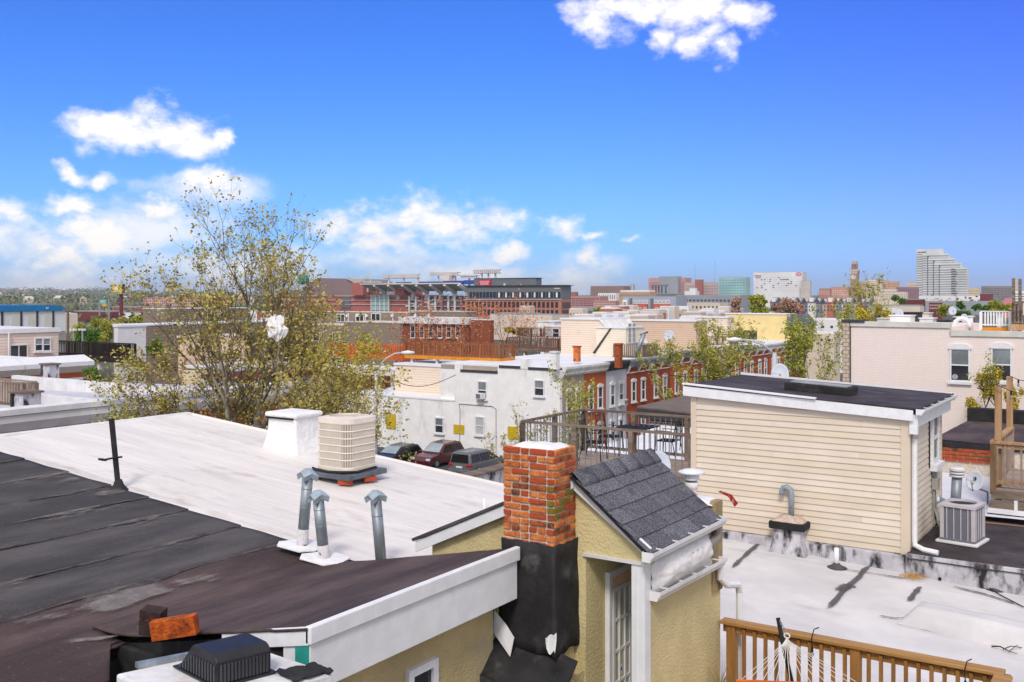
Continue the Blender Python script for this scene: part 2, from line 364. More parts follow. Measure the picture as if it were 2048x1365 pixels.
MB().prism([(-16.1, YB + .01, GZ), (-6.84, YB + .01, GZ), (-6.84, YB + .01, zr(-6.84) - .05), (-16.1, YB + .01, zr(-16.1) - .05)], (0, YE - YB - .03, 0)).build('wall', BRICKW, h1)
MB().prism([(-16.16, YB, zr(-16.1) - .35), (-16.02, YB, zr(-16.1) - .35), (-16.02, YB, zr(-16.1) + .02), (-16.16, YB, zr(-16.1) + .02)], (0, YE - YB, 0)).build('roof_edge', WHITE2, h1, bevel=.02)
MB().prism([(-16.1, YE - .02, zr(-16.1) - .2), (-16.1, YE - .02, zr(-16.1) + .004), (-6.8, YE - .02, zr(-6.8) + .004), (-6.8, YE - .02, zr(-6.8) - .2)], (0, .08, 0)).build('roof_edge', MEMB, h1, bevel=.02)
def roof_pt(px, py):                                   # survey a point on the main sloping roofs
    r = ray(px, py); d = (zr(0) - CAMZ) / (r.z + .0855 * r.x); return CAM + r * d

GRIME = fademat('roof_grime', P(196, 182, 170), 3.0, (.7, 2.4, 1), amt=.26, contrast=.3)
def grime(x0, x1, y, wd, k, seed, m_=None, nm='grime_streak'):
    vals = []; m = MB()
    def f(u, v):
        x = x0 + (x1 - x0) * v; yy = y + .05 * mnoise.noise((x * .8, seed, 0)) + (u - .5) * wd; vals.append(k * math.sin(math.pi * u) * min(1, 5 * v, 5 * (1 - v)))
        vv = (yy - YB) / (YE - YB); return (x, yy, zr(x) + .018 * mnoise.noise((x * .7, yy * 2.2, 1)) + .006 * mnoise.noise((x * 2, yy * 6, 4)) + .012)
    m.grid(f, 6, 60); setfade(m.build(nm, m_ or GRIME, h1, smooth=True), vals)
for k, y_ in enumerate((9.4, 10.35, 11.3, 12.25)): grime(-16, -6.9, y_, .22, .42, k)
for k, (xa_, xb_, y_) in enumerate(((-13.5, -10.2, 9.0), (-9.8, -7.6, 9.8), (-15.2, -12.0, 11.9), (-11.4, -9.4, 12.0), (-9.3, -7.2, 11.6), (-12.6, -11.2, 10.1))): grime(xa_, xb_, y_, .8, .40, 20 + k)
grime(-15.9, -7.2, 8.62, .3, .55, 40)
# white coated chimney stub
q = roof_pt(588, 898)
ch = thing('chimney', 'stubby chimney coated white, standing at the far edge of the white roof', 'chimney', q)
MASONW = mat('white_coated_masonry', (.80, .79, .79), .6, .05, 2, col3=(.55, .53, .52), s3=4, lo3=.62, hi3=.8, bump=.8, bscale=7, bdist=.05)
qz = q.z; hw = .38
def stub(mb, x, y, z0, z1, w0, w1, n=6):
    def f(k):
        return w0 + (w1 - w0) * (1 - (1 - k) ** 2.2)
    b = len(mb.v)
    for i in range(n + 1):
        k = i / n; wv = f(k); z = z0 + (z1 - z0) * k
        for (sx, sy) in ((-1, -1), (1, -1), (1, 1), (-1, 1)): mb.v.append((x + sx * wv + .01 * mnoise.noise((i, sx, sy)), y + sy * wv * .85, z))
    for i in range(n):
        for k in range(4): mb.f.append((b + i * 4 + k, b + i * 4 + (k + 1) % 4, b + i * 4 + 4 + (k + 1) % 4, b + i * 4 + 4 + k))
    mb.f.append(tuple(b + n * 4 + k for k in range(4)))
    return mb
stub(MB(), q.x, q.y, qz - .08, qz + .58, hw + .07, hw - .05).build('shaft', MASONW, ch, bevel=.03)
MB().box(q.x - .375, q.x + .375, q.y - .325, q.y + .325, qz + .56, qz + .645).build('cap', MASONW, ch, bevel=.035)
MB().box(q.x - .345, q.x + .28, q.y - .318, q.y - .285, qz + .535, qz + .562).build('crack', BLACKM, ch)

# cream condenser
q = roof_pt(694, 958)
CREAM = mat('cream_enamel', P(222, 212, 198), .45, .04, 5)
CREAMD = mat('coil_taupe', P(120, 112, 104), .7, .1, 8)  # coil body in a darker warm grey than the casing
ac = thing('air_conditioner', 'tall cream condenser with rounded corners on the white roof', 'air conditioner', q)
def rsq(h, r=.14, n=5):
    pts = []
    for cx, cy, a0 in ((h - r, h - r, 0), (-h + r, h - r, 90), (-h + r, -h + r, 180), (h - r, -h + r, 270)):
        for k in range(n + 1): a = R(a0 + 90 * k / n); pts.append((cx + r * math.cos(a), cy + r * math.sin(a)))
    return pts
AW, AZ, AH = .345, q.z + .15, .80
def ring_prism(mb, pts, z0, z1): return mb.prism([(q.x + a, q.y + b, z0) for a, b in pts], (0, 0, z1 - z0))
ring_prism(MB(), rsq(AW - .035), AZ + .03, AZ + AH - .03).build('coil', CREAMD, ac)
ring_prism(MB(), rsq(AW), AZ, AZ + .085).build('base_pan', CREAM, ac, bevel=.008)
# top with round fan opening
pts = rsq(AW + .005); mt = MB(); n = len(pts); zt = AZ + AH
ring = [(.27 * math.cos(2 * math.pi * k / n + R(7)), .27 * math.sin(2 * math.pi * k / n + R(7))) for k in range(n)]
vs = [(q.x + a, q.y + b, zt - .07) for a, b in pts] + [(q.x + a, q.y + b, zt) for a, b in pts] + [(q.x + a, q.y + b, zt + .02) for a, b in ring] + [(q.x + a * .96, q.y + b * .96, zt - .1) for a, b in ring]
fs = []
for k in range(n):
    j = (k + 1) % n
    for l in range(3): fs.append((l * n + k, l * n + j, (l + 1) * n + j, (l + 1) * n + k))
mt.add(vs, fs).build('fan_top', CREAM, ac)
MB().cyl((q.x, q.y, zt - .13), (q.x, q.y, zt - .105), .265, n=24).build('fan_well', mat('fan_well', P(150, 146, 138), .6, .1, 8), ac)
mf = MB()
for k in range(3):
    a = R(20 + 120 * k); mf.prism([(q.x + .03 * math.cos(a - .5), q.y + .03 * math.sin(a - .5), zt - .075), (q.x + .24 * math.cos(a - .35), q.y + .24 * math.sin(a - .35), zt - .085), (q.x + .24 * math.cos(a + .3), q.y + .24 * math.sin(a + .3), zt - .06), (q.x + .03 * math.cos(a + .5), q.y + .03 * math.sin(a + .5), zt - .07)], (0, 0, .006))
mf.cyl((q.x, q.y, zt - .1), (q.x, q.y, zt - .03), .05, n=12); mf.build('fan', BLACKM, ac)
gm = MB()
for r_ in (.08, .13, .18, .23): gm.tube([(q.x + r_ * math.cos(2 * math.pi * k / 24), q.y + r_ * math.sin(2 * math.pi * k / 24), zt + .012) for k in range(25)], .004, 4, False)
gm.build('fan_guard', CREAM, ac)
def ring_path(h, z): return [(q.x + a, q.y + b, z) for a, b in rsq(h)] + [(q.x + rsq(h)[0][0], q.y + rsq(h)[0][1], z)]
for k in range(6):
    z = AZ + .085 + (AH - .155) * (k + .5) / 6 + .05
    MB().tube(ring_path(AW - .004, z), .011, 4, False).build('louvre_band', CREAM, ac)
lm = MB(); pp = rsq(AW - .008, n=9)
for i in range(len(pp)):
    a, b = Vector(pp[i]), Vector(pp[(i + 1) % len(pp)]); cnt = max(1, int((b - a).length / .019))
    for k in range(cnt):
        c_ = a + (b - a) * (k / cnt); lm.box(q.x + c_.x - .005, q.x + c_.x + .005, q.y + c_.y - .005, q.y + c_.y + .005, AZ + .08, AZ + AH - .06)
lm.build('louvre_slats', CREAM, ac, kind='stuff')
pad = mat('condenser_pad', P(92, 98, 108), .85, .2, 4, bump=.3, bscale=20)
MB().box(q.x - .44, q.x + .44, q.y - .44, q.y + .42, q.z + .07, q.z + .145).build('pad', pad, ac, bevel=.012)
BRICKO = mat('old_brick', P(212, 116, 58), .9, .2, 14, col2=P(222, 140, 80), col3=P(120, 50, 34), s3=3, lo3=.5, hi3=.7, bump=.7, bscale=60)
BRICKR = mat('old_brick_red', P(192, 88, 50), .9, .2, 14, col2=P(180, 76, 46), col3=P(96, 52, 40), s3=4, lo3=.55, hi3=.75, bump=.7, bscale=60)
BRICKD = mat('old_brick_dark', P(160, 80, 46), .9, .3, 12, col2=P(184, 100, 54), col3=P(70, 56, 44), s3=5, lo3=.5, hi3=.7, bump=.7, bscale=60)
bk = MB().box(-.1, .1, -.05, .05, -.032, .032).mesh('brick'); bk.materials.append(BRICKR)
for (dx, dy, a) in ((.30, -.36, 20), (.40, .05, 70), (-.36, -.3, 10), (-.3, .34, 0)): inst('supporting_brick', bk, (q.x + dx, q.y + dy, q.z + .035), ac, (0, 0, R(a)))
MB().tube([(q.x - .42, q.y - .3, q.z + .17), (q.x - .3, q.y - .39, q.z + .18), (q.x, q.y - .40, q.z + .165), (q.x + .25, q.y - .39, q.z + .18), (q.x + .39, q.y - .2, q.z + .17), (q.x + .41, q.y + .2, q.z + .19)], .02, 6).build('line_set', mat('rubber', (.02, .02, .02), .7), ac, smooth=True)

# black leaning post at the seam of the two roofs
q = roof_pt(237, 980)
po = thing('roof_post', 'black tarred post leaning at the seam of the black and white roofs', 'post', q)
top = at(223, 838, (q - CAM).dot(Vector((-S, C, 0))) + .1)
MB().tube([q + Vector((0, 0, -.02)), q + (top - q) * .12, top], [.045, .04, .042], 6).build('post', TAR, po)
MB().lathe(q + Vector((0, 0, -.03)), [(.17, 0), (.12, .04), (.07, .10), (.045, .17)], 12).build('flashing', TAR, po, smooth=True)
c_ = q + (top - q) * .45
MB().tube([c_ + Vector((-.13, -.12, -.03)), c_ + Vector((.0, -.05, .0)), c_ + Vector((.12, .02, .02))], .014, 5).build('strap', TAR, po)
MB().box(c_.x - .2, c_.x - .05, c_.y - .13, c_.y - .09, c_.z - .035, c_.z - .01).build('strap_tail', TAR, po)

# three galvanised vents
STEELC = mat('dull_zinc', P(150, 164, 174), .5, .15, 12, spec=.5)
def vent(px, py, ptx, pty, r, label, coat=True, flash=True):
    q = roof_pt(px, py); d = (q - CAM).dot(Vector((-S, C, 0))); top = at(ptx, pty, d - .02)
    v = thing('vent_pipe', label, 'vent pipe', q, 'galvanised vent pipes on the dark roof')
    ax = top - q; k = .33 if coat else 0
    if coat: MB().tube([q - ax * .03, q + ax * k], r * 1.05, 16).build('coated_base', mat('flaking_white_coat', (.62, .60, .61), .8, .1, 20, col3=(.06, .06, .065), s3=14, lo3=.56, hi3=.62, bump=.5, bscale=40), v, smooth=True)
    MB().tube([q + ax * (k - .02), q + ax], r, 18).build('pipe', STEEL, v, smooth=True)
    for kk in (.62, .88) if coat else (.8,): MB().tube([q + ax * kk, q + ax * (kk + .012)], r * 1.04, 18).build('joint_ring', STEEL, v, smooth=True)
    # star-like four-fin cap
    u = ax.normalized(); e1 = u.cross(Vector((.3, .9, 0))).normalized(); e2 = u.cross(e1)
    cm = MB(); hb = top + u * .0; apex = top + u * .105
    n8 = 8; r1 = [top + (e1 * math.cos(R(45 * j)) + e2 * math.sin(R(45 * j))) * r * .6 + u * .128 for j in range(n8)]
    r2 = [top + (e1 * math.cos(R(45 * j)) + e2 * math.sin(R(45 * j))) * r * (2.15 if j % 2 else 1.45) + u * (.05 if j % 2 else .09) for j in range(n8)]
    r3 = [top + (e1 * math.cos(R(45 * j)) + e2 * math.sin(R(45 * j))) * r * (1.85 if j % 2 else 1.1) + u * (-.012 if j % 2 else .035) for j in range(n8)]
    cm.add(r1 + r2 + r3, [tuple(range(n8))] + [(l * n8 + j, (l + 1) * n8 + j, (l + 1) * n8 + (j + 1) % n8, l * n8 + (j + 1) % n8) for l in range(2) for j in range(n8)])
    for kk in range(0):
        a = R(45 + 90 * kk); dv = e1 * math.cos(a) + e2 * math.sin(a); sv = e1 * -math.sin(a) + e2 * math.cos(a)
        o1 = hb + dv * r * 1.72 + u * .035
        cm.prism([apex + dv * r * .35 + sv * r * .5, apex + dv * r * .35 - sv * r * .5, o1 - sv * r * .78, o1 - sv * r * .6 - u * .034, o1 + sv * r * .6 - u * .034, o1 + sv * r * .78], -u * .005)
    cm.tube([top - u * .03, top + u * .05, top + u * .09], [r * .99, r * .97, r * .5], 14); cm.build('cap', STEELC, v)
    if flash:
        pl = [(-.26, -.10), (-.16, -.23), (.17, -.21), (.27, -.04), (.2, .2), (-.12, .22)]
        MB().prism([(q.x + a, q.y + b, zr(q.x + a) + (.085 if q.x > -8.45 else .04)) for a, b in pl], (0, 0, .012)).build('flashing', MASONW, v)
        MB().lathe(q + Vector((0, 0, .0)), [(r * 1.55, 0), (r * 1.5, .02), (r * 1.1, .05)], 16).build('collar', TAR, v, smooth=True)
    return v
vent(603, 1106, 615, 960, .062, 'leaning steel vent pipe standing farthest left of the three on the dark roof')
vent(650, 1132, 637, 1004, .062, 'steel vent pipe, middle one of three, tar-blotched white at its foot')
vent(764, 1142, 752, 1004, .062, 'steel vent pipe rising alone from behind the brown roof edge', False, False)
q = roof_pt(969, 1036)
o = thing('vent_stack', 'thin white plastic stack on the white roof near the brick chimney', 'vent pipe', q)
MB().cyl(q - Vector((0, 0, .05)), q + Vector((0, 0, .27)), .022, n=10).build('pipe', WHITE, o, smooth=True); MB().lathe(q, [(.05, -.02), (.045, .01), (.024, .03)], 12).build('collar', MASONW, o)

# ================================================================ BLACK ROLL-ROOFED HOUSE
h2 = thing('rowhouse', 'rowhouse under black roll roofing in the near left corner', 'house', (-9, 7, GZ))
def rollmat(name, c, c2, seam):
    if name in MATS: return MATS[name]
    m = mat(name, c, .82, .2, 1.1, col2=c2, stretch=(1.6, .5, 1), bump=.25, bscale=7, bst=(2.2, .5, 1), bdist=.04, col3=tuple(x * 2.1 for x in c2), s3=38, lo3=.58, hi3=.80); return m
ROLLG = rollmat('black_roll_roofing', P(68, 64, 64), P(86, 82, 81), 1)
ROLLB = rollmat('brown_roll_roofing', P(70, 56, 54), P(92, 77, 74), 1)
SCUFF = mat('scuffed_seam', P(96, 92, 96), .9, .3, 5, col2=P(62, 58, 62), lo=.45, hi=.6)
DUSTM = fademat('pale_dust', P(150, 143, 141), 9, (1.8, .5, 1), amt=.5, contrast=.3)
XFW = -5.95
def nearpiece(u, v):
    y = 3.2 + v * 2.15; xr_ = min(-6.98, -7.58 + max(0, 5.26 - y) * 1.43) + .02 * mnoise.noise((y * 3, 1, 1)); x = -7.62 + u * (xr_ + 7.62); return (x, y, zr(x) + .05 + .01 * mnoise.noise((x * 3, y * 2, 5)))
MB().grid(nearpiece, 8, 26).build('roofing_strip', ROLLB, h2, smooth=True, solid=.05)
MB().grid(lambda u, v: (-7.99 + u * .45, 3.2 + v * 2.2, zr(-7.99 + u * .45) + .034 + .012 * mnoise.noise((u * 2, v * 3, 5))), 6, 20).build('roofing_strip', ROLLB, h2, smooth=True, solid=.02)
edges = [-16.15, -15.3, -14.3, -13.2, -12.2, -11.4, -10.6, -9.6, -8.75, -7.95]
for i in range(len(edges) - 1):
    x0, x1 = edges[i], edges[i + 1]; m = MB(); ny = 40; y0 = 3.2
    sd_ = i * 3.7
    def strip(u, v, x0=x0, x1=x1, y0=y0, sd_=sd_):
        y = y0 + v * (YB - y0 - .01); e0 = .03 * mnoise.noise((y * 1.1, sd_, 0)); e1 = .03 * mnoise.noise((y * 1.1, sd_ + 3.7, 0))
        xa = x0 - .05 + e0; xb = x1 + e1; x = xa + u * (xb - xa)
        return (x, y, zr(x) + .010 + .016 * u + .012 * mnoise.noise((x * 2, y * 1.3, sd_)) + .03 * max(0, 1 - abs(v - 1) * 30) * 0)
    m.grid(strip, 8, ny); m.build('roofing_strip', ROLLG if i < 8 else ROLLB, h2, smooth=True, solid=.012)
    # pale scuffed lap along the seam
    if i < len(edges) - 2:
        m = MB()
        def lap(u, v, x1=x1, y0=y0, sd_=sd_):
            y = y0 + v * (YB - y0 - .05); e1 = .03 * mnoise.noise((y * 1.1, sd_ + 3.7, 0)); wv = .012 + .2 * max(0, mnoise.noise((y * 1.3, sd_, 9)) + .02) ** 1.3
            x = x1 + e1 + .004 + (u - .15) * wv; return (x, y, zr(x) + .031 - .012 * u + .012 * mnoise.noise((x * 2, y * 1.3, sd_)))
        m.grid(lap, 2, 60); m.build('seam', SCUFF, h2, smooth=True)
        m = MB(); vals = []
        def scuff(u, v, x1=x1, y0=y0, sd_=sd_):
            y = y0 + v * (YB - y0 - .03); e1 = .03 * mnoise.noise((y * 1.1, sd_ + 3.7, 0)); x = x1 + e1 + .006 + u * .42
            vals.append((1 - u) ** 1.2 * (.42 + .75 * mnoise.noise((y * .9, sd_ + x * .4, 9)))); return (x, y, zr(x) + .036 + .012 * mnoise.noise((x * 2, y * 1.3, sd_)))
        m.grid(scuff, 6, 70); o = m.build('scuff', DUSTM, h2, smooth=True); setfade(o, vals)
def dustpatch(px0, py0, px1, py1, wd, k, dz=.05):
    m = MB(); vals = []; a, b_ = roof_pt(px0, py0), roof_pt(px1, py1); d = (b_ - a); n_ = Vector((d.y, -d.x, 0)).normalized()
    def f(u, v):
        p_ = a + d * v + n_ * ((u - .5) * wd); vals.append(k * math.sin(math.pi * u) * min(1, 4 * v, 4 * (1 - v))); zs = ZF_ - .222 * (-5.37 - p_.x); return (p_.x, p_.y, max(zr(p_.x) + dz, zs + .03 if p_.x > -7.7 else -9))
    m.grid(f, 10, 30); o = m.build('dust_patch', DUSTM, h2, smooth=True); setfade(o, vals)
ZF_ = 7.72
dustpatch(150, 1238, 345, 1176, .5, .95); dustpatch(330, 1178, 450, 1160, .3, .6); dustpatch(0, 1262, 150, 1236, .25, .5); dustpatch(180, 1000, 260, 985, .4, .55); dustpatch(110, 975, 160, 960, .3, .5); dustpatch(120, 1296, 330, 1276, .12, .9)
MB().prism([(-16.1, 5.4, GZ), (-5.65, 5.4, GZ), (-5.65, 5.4, zr(-5.65) - .12), (-16.1, 5.4, zr(-16.1) - .12)], (0, YB - 5.42, 0)).build('wall', STUCCO2, h2)
MB().prism([(-16.1, 3.2, GZ), (-7.56, 3.2, GZ), (-7.56, 3.2, zr(-7.56) - .1), (-16.1, 3.2, zr(-16.1) - .1)], (0, 2.19, 0)).build('wall', TAR, h2)
MB().prism([(-8.8, 5.33, 6.2), (XFW, 5.33, 6.2), (XFW, 5.33, zr(-7.6) - .0), (-7.9, 5.33, zr(-7.9) - .01), (-8.8, 5.33, zr(-8.8) - .02)], (0, .06, 0)).build('tarred_parapet', TAR, h2)
# brown shed roof rising to the white fascia
XF, YF0, YF1, ZF = -5.37, 5.41, 8.25, 7.72
def shed(u, v):
    x = -8.0 + u * (XF + .0 + 8.0); y = YF0 - .03 + v * (YF1 - YF0 + .03)
    zs = ZF - .222 * (XF - x); zm = zr(x) + .03; k = .05
    z = max(zs, zm); dd = zs - zm; z = .5 * (zs + zm + math.sqrt(dd * dd + .012)) if abs(dd) < .6 else z
    wr = .018 * mnoise.noise((x * 1.2 + y * .8, y * 4.0, 2)) * min(1, max(0, (x + 8.2))) 
    return (x, y, z + wr * min(1, 6 * (1 - u)) + .004)
MB().grid(shed, 60, 46).build('shed_roof', ROLLB, h2, smooth=True, solid=.02)
MB().prism([(XF - 2.3, YF0 + .03, zr(-7.6) - .3), (XF - .25, YF0 + .03, 6.9), (XF - .25, YF0 + .03, ZF - .12), (XF - 2.3, YF0 + .03, zr(-7.6) - .02)], (0, YF1 - YF0 - .06, 0)).build('shed_wall', TAR, h2)
MB().box(XF - .28, XF + .004, YF0, YF1, ZF - .5, ZF - .1).build('fascia', WHITE, h2, bevel=.006)
MB().box(XF - .03, XF + .03, YF0 - .02, YF1 + .02, ZF - .125, ZF + .012).build('drip_edge', WHITE, h2, bevel=.012)
# near eave board falling to the left
MB().prism([(XF + .005, YF0 - .02, ZF + .01), (XF + .005, YF0 - .02, ZF - .13), (XF - .95, YF0 - .02, ZF - .34), (XF - .95, YF0 - .02, ZF - .2)], (0, .03, 0)).build('eave_board', WHITE, h2, bevel=.005)
MB().box(XF - .75, XF - .23, YF0 + .1, YF1 - .08, GZ, ZF - .3).build('stucco_wall', STUCCO2, h2)
TEAL = mat('teal_board', P(40, 150, 140), .7, .15, 6, col3=P(30, 90, 84), s3=8, lo3=.6, hi3=.75)
MB().box(XF - .14, XF - .005, YF0 - .012, YF0 + .02, ZF - .75, ZF - .12).build('teal_board', TEAL, h2)
p = onX(840, 1338, XF - .23); window(h2, 'X', XF - .23, p.y, p.z - .9, .42, .95, style='dh', sill=False, name='window')

# pair of loose bricks on the roof edge
r_ = ray(330, 1284); q = CAM + r_ * ((ZF - .222 * XF - CAMZ) / (r_.z - .222 * r_.x)); q.z += .02
lb = thing('brick', 'rust orange brick lying on its edge at the near end of the black roof', 'brick', q)
RUST = mat('rusty_brick', P(184, 78, 28), .9, .25, 14, col2=P(206, 104, 36), col3=P(78, 42, 28), s3=13, lo3=.46, hi3=.78, bump=.9, bscale=50)
b1 = MB().box(-.18, .18, -.05, .05, -.075, .075).mesh('brick'); b1.materials.append(RUST)
inst('block', b1, q + Vector((.12, -.0, .12)), lb, (0, R(-9), R(32)))
q2 = q + Vector((-.1, .0, 0))
lb2 = thing('brick', 'tar-blackened brick leaning against the orange brick on the black roof', 'brick', q2)
b2 = MB().box(-.09, .09, -.06, .06, -.105, .105).mesh('brick'); b2.materials.append(mat('tarred_brick', P(58, 44, 42), .85, .3, 10, col3=P(150, 70, 48), s3=12, lo3=.6, hi3=.7, bump=.6, bscale=50))
inst('block', b2, q2 + Vector((-.05, -.0, .12)), lb2, (R(6), R(6), R(25)))

# curb with the black hooded roof vent
hv = thing('roof_vent', 'black hooded plastic roof vent with slotted sides in the bottom left', 'roof vent', at(430, 1345, 7.0))
VB = onY(433, 1372, 4.55); vz = VB.z                      # lowest front corner of the hood
HOODM = mat('black_plastic', (.022, .023, .027), .42, .15, 12)
e1 = Vector((-1, .18, 0)).normalized(); e2 = Vector((.30, 1, 0)).normalized()   # hood axes: left, and away to the right
prof = [(0, 0), (0, .15), (.025, .185), (.06, .20), (.30, .205), (.33, .19), (.52, 0)]
base = VB
MB().prism([base + e1 * a + Vector((0, 0, b)) for a, b in prof], e2 * .40).build('hood', HOODM, hv, bevel=.008)
MB().prism([base + e1 * (-.02) - e2 * .02, base + e1 * .56 - e2 * .02, base + e1 * .56 + e2 * .43, base - e1 * .02 + e2 * .43], (0, 0, -.012)).build('flange', HOODM, hv)
slm = MB().box(-.006, .006, -.006, .004, 0, 1).mesh('slat'); slm.materials.append(mat('black_plastic_edge', (.06, .062, .07), .4))
for k in range(13):
    a = .02 + .46 * k / 12; hh = .125 if a < .31 else .125 * max(.12, (.52 - a) / .21)
    inst('slat', slm, base + e1 * a - e2 * .004 + Vector((0, 0, .008)), hv, scale=(1, 1, hh))
for k in range(14): inst('slat', slm, base + e2 * (.03 + .34 * k / 13) - e1 * .004 + Vector((0, 0, .008)), hv, rot=(0, 0, R(90)), scale=(1, 1, .125))
cb = thing('roof_curb', 'peeling white coated curb under the black hooded vent', 'roof curb', VB)
PEEL = mat('peeling_white', (.66, .65, .66), .75, .12, 3, col3=P(200, 172, 158), s3=2.2, lo3=.5, hi3=.7, bump=.6, bscale=14)
c0 = VB + Vector((0, 0, -.02))
MB().prism([c0 - e1 * .22 - e2 * .35, c0 + e1 * .72 - e2 * .35, c0 + e1 * .66 + e2 * .62, c0 - e1 * .26 + e2 * .72], (0, 0, -.16)).build('top', PEEL, cb, bevel=.02)
MB().prism([c0 - e1 * .15 - e2 * .3 - Vector((0, 0, .17)), c0 + e1 * .68 - e2 * .3 - Vector((0, 0, .17)), c0 + e1 * .6 + e2 * .55 - Vector((0, 0, .17)), c0 - e1 * .2 + e2 * .62 - Vector((0, 0, .17))], (0, 0, -9.5)).build('shaft', TAR, cb)
MB().prism([c0 + e1 * .70 - e2 * .2, c0 + e1 * .75 - e2 * .2, c0 + e1 * .66 + e2 * .5, c0 + e1 * .61 + e2 * .5], (0, 0, .04)).build('flashing_strip', STEEL, cb)
def torn(u, v): 
    p_ = c0 - e1 * (.02 + .24 * u) + e2 * (.42 + .3 * v); k = mnoise.noise((u * 5, v * 5, 3)); return p_ + Vector((0, 0, .02 + .035 * k)) + e1 * (.03 * k)
MB().grid(torn, 8, 8).build('torn_membrane', TAR, cb, solid=.008)

# ================================================================ BRICK CHIMNEY
CX0, CX1, CY0, CY1 = -5.59, -4.99, 8.33, 8.75
ZC0, ZC1 = 7.72, 8.70
bc = thing('chimney', 'weathered orange brick chimney with a rough mortar cap beside the shingled stair house', 'chimney', ((CX0 + CX1) / 2, (CY0 + CY1) / 2, 6.3))
MORT = mat('pale_mortar', P(206, 194, 178), .95, .15, 20, col3=P(120, 112, 96), s3=6, lo3=.55, hi3=.8, bump=.6, bscale=70)
MB().box(CX0 + .014, CX1 - .014, CY0 + .014, CY1 - .014, ZC0 - .1, ZC1 - .01).build('core', MORT, bc)
MB().box(CX0 + .012, CX1 - .012, CY0 + .012, CY1 - .012, 6.2, ZC0 - .102).build('stucco_shaft', STUCCO2, bc)
rows = 14; rh = (ZC1 - ZC0) / rows; cols = (BRICKO, BRICKR, BRICKD); bcache = {}
MOSS = mat('mossy_brick', P(140, 112, 40), .95, .2, 10, col2=P(120, 118, 40), col3=P(150, 80, 40), s3=6, lo3=.5, hi3=.6, bump=.7, bscale=60)
def bmesh_of(wd, dp, m, k):
    key = (round(wd, 3), round(dp, 3), m.name, k)
    if key not in bcache:
        bm = bmesh.new(); rr = random.Random(hash(key) & 0xffff); bmesh.ops.create_cube(bm, size=1)
        for v in bm.verts: v.co = Vector((v.co.x * wd, v.co.y * dp, v.co.z * (rh - .017))) + Vector((rr.uniform(-.004, .004), rr.uniform(-.004, .004), rr.uniform(-.003, .003)))
        bmesh.ops.bevel(bm, geom=bm.edges[:], offset=.006, segments=1, affect='EDGES')
        me = bpy.data.meshes.new('brick'); bm.to_mesh(me); bm.free(); me.materials.append(m); bcache[key] = me
    return bcache[key]
random.seed(11)
for r_ in range(rows):
    z = ZC0 + (r_ + .5) * rh; off = r_ % 2
    def lay(a0, a1, pat, put):
        x = a0
        for wd in pat:
            wd2 = min(wd, a1 - x)
            if wd2 < .03: break
            put(x + wd2 / 2, wd2 - .017); x += wd2
    pf = ([.205, .1, .205, .09] if off else [.1, .205, .205, .09]) if r_ % 5 != 2 else [.1, .1, .1, .1, .1, .1]
    ps = [.21, .21] if off else [.105, .21, .105]
    def pick(u): 
        x = random.random()
        if u > .8 and 3 < r_ < 9 and x < .55: return MOSS
        return BRICKO if x < .5 else (BRICKR if x < .8 else BRICKD)
    for yy, sgn in ((CY0 + .02, -1), (CY1 - .02, 1)):
        lay(CX0, CX1, pf, lambda xc, wd: inst('brick', bmesh_of(wd, .05, pick((xc - CX0) / .6), random.randrange(4)), (xc, yy + rn(-.004, .004), z), bc))
    for xx in (CX0 + .021, CX1 - .021):
        lay(CY0 + .004, CY1 - .004, ps, lambda yc, wd: inst('brick', bmesh_of(wd, .05, pick(.9 if random.random() < .3 else 0), random.randrange(4)), (xx + rn(-.003, .003), yc, z), bc, (0, 0, R(90))))
def capf(u, v):
    x = CX0 + .03 + u * (CX1 - CX0 - .06); y = CY0 + .03 + v * (CY1 - CY0 - .06); e = min(u, 1 - u, v, 1 - v)
    return (x, y, ZC1 - .02 + .042 * min(1, e * 6) + .02 * mnoise.noise((x * 6, y * 6, 0)))
MB().grid(capf, 12, 10).build('mortar_cap', MASONW, bc, smooth=True)
# black membrane skirt
def skirt(mb, z0, z1, e0, e1_):
    n = 10; b = len(mb.v); seg = 14
    for i in range(n + 1):
        k = i / n; z = z0 + (z1 - z0) * k; e = e0 + (e1_ - e0) * k
        loop = []
        for (ax_, ay, bx, by) in ((CX0 - e, CY0 - e, CX1 + e, CY0 - e), (CX1 + e, CY0 - e, CX1 + e, CY1 + .02)):
            for j in range(seg + 1): loop.append((ax_ + (bx - ax_) * j / seg, ay + (by - ay) * j / seg))
        for (x, y) in loop:
            wv = .014 * mnoise.noise((x * 6, y * 6, z * 4)); zz = z + (.03 * mnoise.noise((x * 7, y * 7, 5)) if i == n else 0) + (.05 * mnoise.noise((x * 6, y * 5, 8)) if i == 0 else 0)
            mb.v.append((x + wv, y + wv, zz))
    w_ = 2 * (seg + 1)
    for i in range(n):
        for j in range(w_ - 1): a = b + i * w_ + j; mb.f.append((a, a + 1, a + w_ + 1, a + w_))
    return mb
skirt(MB(), 6.70, ZC0 + .05, .04, .016).build('membrane_skirt', TAR, bc, smooth=True, solid=.012)
